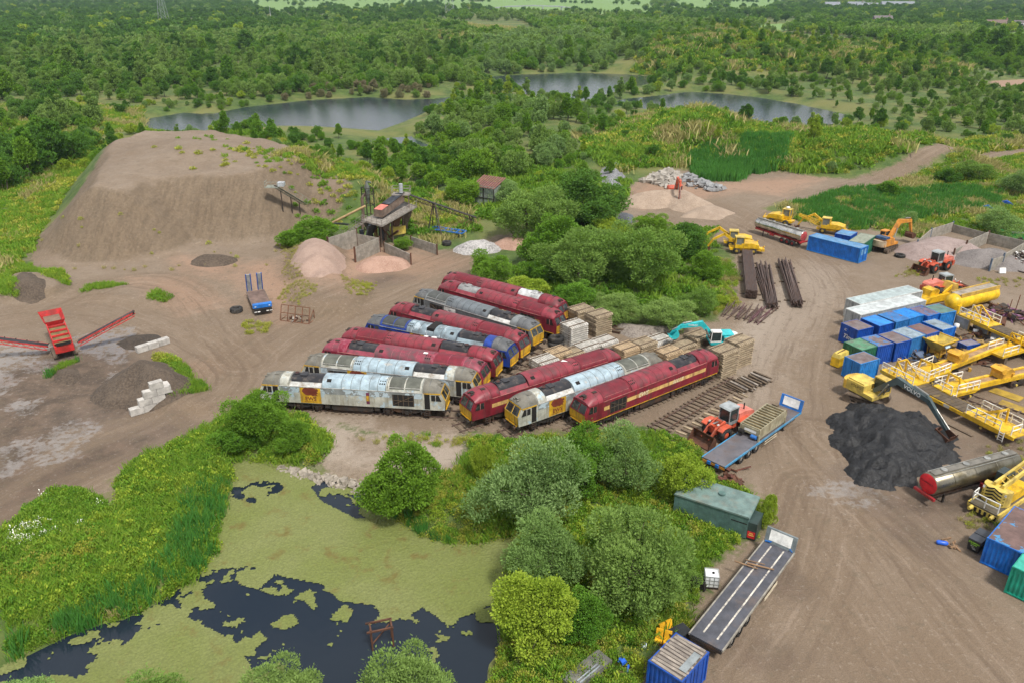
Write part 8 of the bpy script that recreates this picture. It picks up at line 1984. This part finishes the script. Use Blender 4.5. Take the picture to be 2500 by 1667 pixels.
b = MB(); b.cut().beam((5.5, -.7, 1.), (5.5, -.7, 2.5), .15); b.cut().beam((5.5, .7, 1.), (5.5, .7, 2.5), .15); b.cut().beam((5.5, -.6, 0.), (5.5, -.6, .9), .15); b.cut().beam((5.5, .6, 0.), (5.5, .6, .9), .15); ob('strut', b, steel_dark, o)
inv = Matrix.Rotation(-hd, 4, 'Z') @ Matrix.Translation((-base[0], -base[1], 0))
def loc(p_, z): q = inv @ Vector((p_[0], p_[1], z)); return (q.x, q.y, q.z)
conveyor(o, loc(CS(505, 300, 1.2), 1.2), loc(CS(855, 112, 4.2), 4.2), .8, red); conveyor(o, loc(CS(310, 325, 1.2), 1.2), loc(CS(-170, 262, 3.6), 3.6), .8, red)
# ------------------------------------------------------------------ washing plant
pl_steel = M('brown_plant_steel', (.15, .105, .08), .8, dirt=(.26, .20, .15), damt=.45); pl_grey = M('grey_plant_walkway', (.27, .245, .215), .8, dirt=(.15, .11, .08), damt=.4); pl_black = M('black_rubber_sheet', (.02, .024, .032), .5, dirt=(.10, .11, .13), damt=.4)
pc_ = CPl(690, 345, 0); hp = ang(CPl(600, 350, 0), CPl(840, 350, 0)); hp = R(38); o = thing('washing_plant', 'old washing and screening plant with stairs and chutes on brown steel legs', 'plant', (*pc_, 0), hp)
invp = Matrix.Rotation(-hp, 4, 'Z') @ Matrix.Translation((-pc_[0], -pc_[1], 0))
def lp(p_, z): q = invp @ Vector((p_[0], p_[1], z)); return Vector((q.x, q.y, q.z))
z1 = 4.6
dA, dB, dC = lp(CPl(590, 245, z1), z1), lp(CPl(700, 275, z1), z1), lp(CPl(890, 168, 5.6), 5.6); dD = lp(CPl(820, 145, 5.6), 5.6)
b = MB(); b.add([dA, dB, dC, dD], [(0, 1, 2, 3)]); b.add([v_ - Vector((0, 0, .2)) for v_ in (dA, dB, dC, dD)], [(3, 2, 1, 0)])
for p_, q_ in ((dA, dB), (dB, dC), (dC, dD), (dD, dA)): b.beam(p_, q_, .12, .3)
ob('walkway', b, pl_grey, o)
for p_, q_ in ((dA, dB), (dB, dC)):
    b = MB(); n = max(2, int((q_ - p_).length / 1.3))
    for k in range(n + 1): m_ = p_.lerp(q_, k / n); b.beam(m_, m_ + Vector((0, 0, 1.05)), .06)
    for z in (.55, 1.05): b.beam(p_ + Vector((0, 0, z)), q_ + Vector((0, 0, z)), .06)
    ob('handrail', b, pl_grey, o)
# stairs down to the left
sA, sB = dA.lerp(dB, .1), lp(CPl(455, 352, .3), .3)
b = MB(); n = 12; side = Vector((0, .45, 0))
for s in (-1, 1): b.beam(sA + side * s, sB + side * s, .06, .22); b.beam(sA + side * s + Vector((0, 0, 1)), sB + side * s + Vector((0, 0, 1)), .05)
for k in range(n): m_ = sA.lerp(sB, (k + .5) / n); b.beam(m_ - side, m_ + side, .25, .04)
for k in range(5):
    for s in (-1, 1): m_ = sA.lerp(sB, k / 4) + side * s; b.beam(m_, m_ + Vector((0, 0, 1)), .05)
ob('stairs', b, pl_grey, o)
# screen body on the deck
eA, eB = lp(CPl(680, 225, 5.2), 5.2), lp(CPl(800, 135, 6.6), 6.6); d = (eB - eA).normalized(); sd_ = Vector((-d.y, d.x, 0)).normalized() * .95
b = MB(); prof = []
for p_, z in ((eA, 0), (eB, 0)): pass
b.add([eA - sd_, eB - sd_, eB + sd_, eA + sd_] + [v_ + Vector((0, 0, 1.3)) for v_ in (eA - sd_, eB - sd_, eB + sd_, eA + sd_)], [(3, 2, 1, 0), (0, 1, 5, 4), (1, 2, 6, 5), (2, 3, 7, 6), (3, 0, 4, 7)]); ob('screen_box', b, pl_steel, o)
b = MB(); b.add([v_ + Vector((0, 0, 1.31)) for v_ in (eA.lerp(eB, .35) - sd_ * .9, eB - sd_ * .9, eB + sd_ * .9, eA.lerp(eB, .35) + sd_ * .9)], [(0, 1, 2, 3)]); ob('screen_cover', b, pl_black, o)
b = MB(); b.add([v_ + Vector((0, 0, 1.32)) for v_ in (eA - sd_ * .9, eA.lerp(eB, .3) - sd_ * .9, eA.lerp(eB, .3) + sd_ * .9, eA + sd_ * .9)], [(0, 1, 2, 3)]); ob('screen_lip', b, pinkish, o)
b = MB()
for u, v in ((600, 300), (640, 320), (700, 330), (760, 300), (820, 275), (700, 260), (780, 240)):
    f_ = lp(CPl(u, v + 60, 0), 0); b.cut().beam(f_, f_ + Vector((0, 0, 4.6)), .25)
ob('leg', b, pl_steel, o)
b = MB(); b.cut().beam(lp(CPl(600, 360, 0), .2), lp(CPl(700, 260, 4.4), 4.4), .15); b.cut().beam(lp(CPl(760, 360, 0), .2), lp(CPl(680, 260, 4.4), 4.4), .15); b.cut().beam(lp(CPl(740, 350, 0), 0.5), lp(CPl(790, 300, 3.), 3.), .3); ob('brace', b, rust_m, o)
# rubber chute and wooden shutters
c0, c1 = lp(CPl(645, 268, 4.3), 4.3), lp(CPl(625, 355, 1.0), 1.0); sd2 = Vector((.75, .3, 0)); b = MB(); b.add([c0 - sd2, c0 + sd2, c1 + sd2, c1 - sd2, c0 - sd2 + Vector((0, .3, .1)), c0 + sd2 + Vector((0, .3, .1)), c1 + sd2 + Vector((0, .3, .1)), c1 - sd2 + Vector((0, .3, .1))], [(0, 1, 2, 3), (7, 6, 5, 4), (0, 4, 5, 1), (1, 5, 6, 2), (2, 6, 7, 3), (3, 7, 4, 0)]); ob('rubber_chute', b, pl_black, o)
b = MB(); f_ = lp(CPl(700, 375, 0), 0); b.box((f_.x, f_.y, 1.9), (.7, .5, 2.6)); b.box((f_.x - 3.2, f_.y + 1.2, 1.8), (.6, .5, 2.4)); ob('dark_sheet', b, pl_black, o)
b = MB(); f_ = lp(CPl(672, 360, 0), 0); b.box((f_.x, f_.y, 1.6), (.5, .3, 2.8)); ob('timber_shutter', b, M('ochre_timber', (.36, .24, .09)), o)
b = MB(); f_ = lp(CPl(790, 340, 0), 0); b.bb(f_.x - 1.3, f_.x + 1.3, f_.y - .6, f_.y + .6, .8, 2.2); ob('engine_house', b, yellow_pale, o)
# hoppers, sheeting and pipes packed under the deck
for u, v, mt in ((640, 300, pl_black), (715, 290, pl_steel), (775, 262, M('rust_sheet', (.16, .085, .05), .85)), (830, 240, pl_steel)):
    f_ = lp(CPl(u, v, 2.6), 2.6); b = MB(); b.at((f_.x, f_.y, 0)); b.add([(-1.1, -.9, 4.4), (1.1, -.9, 4.4), (1.1, .9, 4.4), (-1.1, .9, 4.4), (-.4, -.4, 2.2), (.4, -.4, 2.2), (.4, .4, 2.2), (-.4, .4, 2.2)], [(1, 0, 4, 5), (2, 1, 5, 6), (3, 2, 6, 7), (0, 3, 7, 4), (4, 7, 6, 5)]); b.box((0, 0, 1.4), (.5, .5, 1.8)); ob('bin_hopper', b, mt, o)
b = MB()
for k in range(5): f_ = lp(CPl(610 + k * 52, 320 - k * 16, 1.5), 1.5); b.cut(); b.at((f_.x, f_.y, 0), rz=k); b.beam((-1.2, 0, .4 + .3 * k), (1.2, .4, 3.6), .12)
b.at(); ob('cross_brace', b, rust_m, o)
# cyclone tower
f_ = lp(CPl(630, 215, 3.), 0); b = MB()
for x in (-.8, .8):
    for y in (-.8, .8): b.beam((f_.x + x, f_.y + y, 0), (f_.x + x, f_.y + y, 8.2), .14)
for z in (3., 5., 7., 8.2):
    for p_, q_ in (((-.8, -.8), (.8, -.8)), ((.8, -.8), (.8, .8)), ((.8, .8), (-.8, .8)), ((-.8, .8), (-.8, -.8))): b.beam((f_.x + p_[0], f_.y + p_[1], z), (f_.x + q_[0], f_.y + q_[1], z), .1)
ob('tower_frame', b, steel_dark, o)
b = MB(); b.lathe([(5.0, .12), (7.2, .45), (8.6, .45), (8.8, .25), (9.4, .25)], 'Z', 14, (f_.x, f_.y, 0)); b.cyl((f_.x, f_.y, 9.3), (f_.x + .8, f_.y, 9.0), .2, n=10); ob('cyclone', b, M('grey_green_steel', (.12, .14, .12), .6, dirt=(.06, .05, .04), damt=.4), o)
b = MB(); b.cyl((f_.x - 1.2, f_.y, 1.), (f_.x - 1.2, f_.y, 6.5), .28, n=12); b.cyl((f_.x - 1.2, f_.y, 6.5), (f_.x, f_.y, 7.4), .25, n=10); ob('riser_pipe', b, pl_steel, o)
pa, pb = lp(CPl(430, 255, 3.0), 3.0), lp(CPl(610, 165, 6.0), 6.0); b = MB(); b.cyl(pa, pb, .22, n=10); ob('tan_pipe', b, M('tan_pipe', (.42, .29, .14), .6), o)
pa, pb = lp(CPl(410, 257, 2.4), 2.4), lp(CPl(520, 266, 2.4), 2.4); b = MB(); b.cyl(pa, pb, .16, n=10); ob('black_pipe', b, pl_black, o)
# right conveyor with trestle
cv = thing('conveyor', 'long lattice conveyor sloping down right from the washing plant', 'conveyor', (*CPl(1000, 330, 0), 0), 0)
invc = Matrix.Translation((-CPl(1000, 330, 0)[0], -CPl(1000, 330, 0)[1], 0))
lc = lambda p_, z: (p_[0] - CPl(1000, 330, 0)[0], p_[1] - CPl(1000, 330, 0)[1], z)
conveyor(cv, lc(CPl(1215, 228, 2.0), 2.0), lc(CPl(805, 88, 8.0), 8.0), .9, steel_dark, lattice=.7)
b = MB(); t_ = lc(CPl(985, 150, 5.4), 5.4)
for u, v in ((950, 325), (1030, 345), (975, 300), (1010, 318)): f_ = lc(CPl(u, v, 0), 0); b.cut().beam(f_, (t_[0] + (f_[0] - t_[0]) * .15, t_[1] + (f_[1] - t_[1]) * .15, t_[2]), .16)
ob('trestle_leg', b, steel_dark, cv)
b = MB(); b.cut().beam(lc(CPl(960, 300, 1.2), 1.2), lc(CPl(1020, 300, 1.2), 1.2), .08); b.cut().beam(lc(CPl(890, 140, 6.), 6.), lc(CPl(975, 250, 2.), 2.), .06); ob('brace', b, steel_dark, cv)
b = MB(); f_ = lc(CPl(805, 92, 8.0), 8.0)
for p_, q_ in (((-1.6, -1), (1.6, -1)), ((1.6, -1), (1.6, 1)), ((1.6, 1), (-1.6, 1)), ((-1.6, 1), (-1.6, -1))):
    for z in (.5, 1.05): b.beam((f_[0] + p_[0], f_[1] + p_[1], 8 + z), (f_[0] + q_[0], f_[1] + q_[1], 8 + z), .06)
    b.beam((f_[0] + p_[0], f_[1] + p_[1], 7.9), (f_[0] + p_[0], f_[1] + p_[1], 9.05), .07)
b.bb(f_[0] - 1.6, f_[0] + 1.6, f_[1] - 1, f_[1] + 1, 7.7, 7.82); ob('head_platform', b, pl_grey, cv)
b = MB(); b.cyl((f_[0], f_[1], 8.0), (f_[0], f_[1], 9.6), .35, n=10); ob('motor', b, M('pale_motor', (.42, .45, .48), .5), cv)
b = MB(); b.cut().beam((f_[0] - 1.4, f_[1] - .8, 5.), (f_[0] - 1.4, f_[1] - .8, 7.7), .16); b.cut().beam((f_[0] + 1.4, f_[1] - .8, 4.), (f_[0] + 1.4, f_[1] - .8, 7.7), .16); ob('post', b, pl_steel, cv)
b = MB(); f2 = lc(CPl(1180, 260, 0), 0); b.cut().beam(f2, lc(CPl(1200, 215, 2.), 2.), .14); b.cut().beam(lc(CPl(1200, 270, 0), 0), lc(CPl(1165, 210, 2.), 2.5), .14); ob('tail_leg', b, steel_dark, cv)
# left conveyor on the mound flank
def hit(fn, u, v, lift):
    """where the sight line meets the slope, then a little above it"""
    for z in np.arange(12, -1, -.25):
        q = fn(u, v, z)
        if hz(*q) >= z: break
    return fn(u, v, z + lift), z + lift
pa, za = hit(CPl, 275, 148, .9); pb, zb = hit(CPl, 120, 55, 1.3); cv2 = thing('conveyor', 'grey conveyor climbing the right flank of the earth mound', 'conveyor', (*pa, 0), 0); l2 = lambda p_, z: (p_[0] - pa[0], p_[1] - pa[1], z)
gps = M('grey_green_plant_steel', (.24, .26, .22), .7); conveyor(cv2, l2(pa, za), l2(pb, zb), .9, gps, lattice=.4, rails_=1)
b = MB(); f_ = l2(pb, zb); zt = zb - .1; b.bb(f_[0] - 1.8, f_[0] + .6, f_[1] - .9, f_[1] + .9, zt - .1, zt)
for z in (.5, 1.0): b.beam((f_[0] - 1.8, f_[1] - .9, zt + z), (f_[0] + .6, f_[1] - .9, zt + z), .06); b.beam((f_[0] - 1.8, f_[1] - .9, zt + z), (f_[0] - 1.8, f_[1] + .9, zt + z), .06)
for x in (-1.8, -.6, .6): b.beam((f_[0] + x, f_[1] - .9, zt - .1), (f_[0] + x, f_[1] - .9, zt + 1.), .06)
ob('head_platform', b, gps, cv2); b = MB(); b.bb(f_[0] + .4, f_[0] + 1.6, f_[1] - .6, f_[1] + .6, zt + .1, zt + .8); ob('head_cover', b, M('pale_motor', (.42, .45, .48)), cv2)
b = MB()
for t_ in (.2, .5, .85): q = (pa[0] + (pb[0] - pa[0]) * t_, pa[1] + (pb[1] - pa[1]) * t_); z = za + (zb - za) * t_; b.cut().beam(l2(q, z - .4), l2(q, hz(*q) - .3), .15)
ob('support_post', b, steel_dark, cv2)
# shed with red roof
CSd = crop(825, 0, .3614); q0, q1, q2 = CSd(985, 1330, 0), CSd(1040, 1345, 0), CSd(955, 1320, 0); p_ = CSd(1020, 1375, 0); o = thing('shed', 'grey sheet shed with rusty red tiled roof behind the bushes', 'shed', (p_[0], p_[1], 0), R(-32)); L_, W_, H_ = 5.2, 4.0, 3.6
shw = M('grey_green_sheeting', (.27, .31, .28), .7, dirt=(.14, .13, .11), damt=.4, streak=1)
for a_, c_ in (((-L_ / 2, -W_ / 2), (L_ / 2, -W_ / 2)), ((L_ / 2, -W_ / 2), (L_ / 2, W_ / 2)), ((L_ / 2, W_ / 2), (-L_ / 2, W_ / 2)), ((-L_ / 2, W_ / 2), (-L_ / 2, -W_ / 2))): b = MB(); corr(b, a_, c_, 0, H_ + .5, .04, .4); ob('wall', b, shw, o)
b = MB()
for x in (-L_ / 2, 0, L_ / 2): b.cut().box((x, -W_ / 2 - .04, H_ / 2), (.15, .1, H_))
b.cut().box((0, -W_ / 2 - .04, H_ * .45), (L_, .09, .12)); ob('wall_post', b, steel_dark, o)
rfm = M('rusty_red_roofing', (.20, .085, .07), .75, dirt=(.10, .06, .05), damt=.45)
n = 10
for k in range(n): b = MB(); x0 = -L_ / 2 - .3 + k * (L_ + .6) / n; b.add([(x0, -W_ / 2 - .4, H_ + .2), (x0 + .48, -W_ / 2 - .4, H_ + .2), (x0 + .48, W_ / 2 + .4, H_ + 1.6), (x0, W_ / 2 + .4, H_ + 1.6), (x0 + .3, -W_ / 2 - .4, H_ + .32), (x0 + .3, W_ / 2 + .4, H_ + 1.72)], [(0, 4, 5, 3), (4, 1, 2, 5)]); ob('roof_sheet', b, rfm, o)
# dumped boat covers far right in the reeds
for (u, v), lb, mt in (((2030, 1420), 'dark sheet tipped in the reeds at the right', hole_dark), ((2245, 1395), 'blue barrel standing in the willows at the right', b_a), ((2120, 1428), 'small blue sheet in the reeds at the right', b_b)):
    p_ = C1(u, v - 1520, 0); p_ = crop(1650, 0, .3614)(u, v, 0); b = MB(); b.at(ry=R(30)).prism([(-1.6, 0), (1.6, .2), (1.2, .9), (-1.0, .7)], -.4, .4); o = ob('dumped_sheet', b, mt); o.location = (*p_, hz(*p_)); o.rotation_euler[2] = R(-40); tag(o, lb, 'sheet')
# ------------------------------------------------------------------ far things: pylons, houses, bridge
def pylon(u, vb, vt, label, wide=1.0, arms=True):
    x, y = D(u, vb, 0); z0 = hz(x, y); s = FPX * .94079 / (y * CP + CAM_H * SP); H_ = (vb - vt) / s * 1.02; o = thing('pylon', label, 'pylon', (x, y, z0)); b = MB(); w0, w1 = H_ * .11 * wide, H_ * .02 * wide; t_ = max(.18, .34 / s)
    for sx, sy in ((-1, -1), (1, -1), (1, 1), (-1, 1)): b.beam((sx * w0, sy * w0, 0), (sx * w1, sy * w1, H_), t_)
    n = 7
    for k in range(n):
        f, g_ = k / n, (k + 1) / n; a_, c_ = w0 + (w1 - w0) * f, w0 + (w1 - w0) * g_
        for sy in (-1, 1): b.beam((-a_, sy * a_, H_ * f), (c_, sy * c_, H_ * g_), t_ * .6); b.beam((a_, sy * a_, H_ * f), (-c_, sy * c_, H_ * g_), t_ * .6)
    ob('lattice_tower', b, M('grey_galvanised', (.42, .45, .47), .6), o)
    if arms:
        b = MB()
        for f, w in ((.68, .16), (.8, .2), (.92, .14)): b.cut().beam((-H_ * w, 0, H_ * f), (H_ * w, 0, H_ * f), t_)
        ob('cross_arm', b, M('grey_galvanised', (.42, .45, .47)), o)
pylon(379, 62, -30, 'lattice pylon in the woods at the upper left'); pylon(1033, 32, -60, 'lattice pylon in the upper middle'); pylon(623, 52, 18, 'thin white mast in the upper left middle', .12, False)
brick = M('dull_brick', (.30, .20, .16), .8); slate_ = M('slate_house_roof', (.14, .12, .12), .7); cream = M('cream_render', (.60, .55, .46), .7)
def house(u, v, w, h_, label, wall, roofm, rot=0.2, dormers=2):
    x, y = D(u, v, 0); o = thing('house', label, 'house', (x, y, hz(x, y)), rot); dp = min(w * .6, 11.)
    b = MB(); b.bb(-w / 2, w / 2, -dp / 2, dp / 2, -.5, h_); ob('wall', b, wall, o)
    b = MB(); b.add([(-w / 2 - .4, -dp / 2 - .4, h_ - .1), (w / 2 + .4, -dp / 2 - .4, h_ - .1), (w / 2 + .4, dp / 2 + .4, h_ - .1), (-w / 2 - .4, dp / 2 + .4, h_ - .1), (-w / 2 - .4, 0, h_ + dp * .5), (w / 2 + .4, 0, h_ + dp * .5)], [(0, 1, 5, 4), (2, 3, 4, 5), (1, 2, 5), (3, 0, 4)]); rf_ = ob('roof', b, roofm, o)
    b = MB(); b.box((w * .35, 0, h_ + dp * .55), (1., 1., 2.2)); ob('chimney', b, brick, rf_)
    for k in range(dormers):
        xx = -w / 2 + w * (k + .5) / max(1, dormers); b = MB(); b.bb(xx - 1.1, xx + 1.1, -dp / 2 - .1, -dp / 6, h_ + .2, h_ + 1.9); dm = ob('dormer', b, white_paint, rf_); b = MB(); b.bb(xx - .7, xx + .7, -dp / 2 - .16, -dp / 2 - .12, h_ + .5, h_ + 1.6); ob('dormer_window', b, glass_m, dm)
    for k in range(3):
        xx = -w / 2 + w * (k + .5) / 3; b = MB(); b.bb(xx - .8, xx + .8, -dp / 2 - .06, -dp / 2 - .02, 1.0, 2.4); ob('window', b, glass_m, o)
house(2024, 60, 20, 4.5, 'dark cottage with two white dormers among the trees at the upper right', brick, slate_, .1); house(2345, 72, 15, 5, 'cream gabled house at the upper right edge', cream, slate_, -.6, 1); house(2288, 68, 24, 3.5, 'long low brown barn near the upper right edge', brick, M('brown_barn_roof', (.17, .12, .10), .8), 0., 0)
for k, (u, v, w) in enumerate(((1910, 20, 26), (1965, 20, 30), (1990, 22, 36), (2060, 18, 60))): house(u, v, w, 5, ['small slate roofed house at the top right of the picture', 'slate roofed house second from the left in the top right row', 'wide slate roofed house third in the top right row', 'long slate roofed building at the right end of the top right row'][k], brick, M('blue_slate_roof', (.20, .22, .25), .6), 0., 0)
x, y = D(1225, 27, 0); o = thing('road_bridge', 'pale road bridge far away at the top middle', 'bridge', (x, y, 0)); b = MB()
b.prism([(-75, 3), (-40, 6.5), (0, 7.6), (40, 6.5), (75, 3), (75, 4.6), (40, 8.2), (0, 9.3), (-40, 8.2), (-75, 4.6)], -4, 4); ob('bridge_deck', b, M('far_concrete', (.32, .34, .36), .8), o)
b = MB()
for xx in (-45, -15, 15, 45): b.cut().box((xx, 0, 3), (2, 7, 7))
ob('bridge_pier', b, M('far_concrete', (.32, .34, .36)), o)
# ------------------------------------------------------------------ the air
b = MB(); b.bb(-7400, 7400, -450, 9200, -8, 64)
hzo = ob('haze', b, None); m = bpy.data.materials.new('pale_air'); m.use_nodes = True; n = m.node_tree; n.nodes.clear(); o_ = n.nodes.new('ShaderNodeOutputMaterial'); pv = n.nodes.new('ShaderNodeVolumePrincipled')
pv.inputs['Color'].default_value = (.62, .78, 1.0, 1); pv.inputs['Density'].default_value = .00008; pv.inputs['Anisotropy'].default_value = .2
n.links.new(pv.outputs[0], o_.inputs['Volume']); hzo.data.materials.append(m); tag(hzo, 'thin blue haze over the far country', None, kind='stuff')
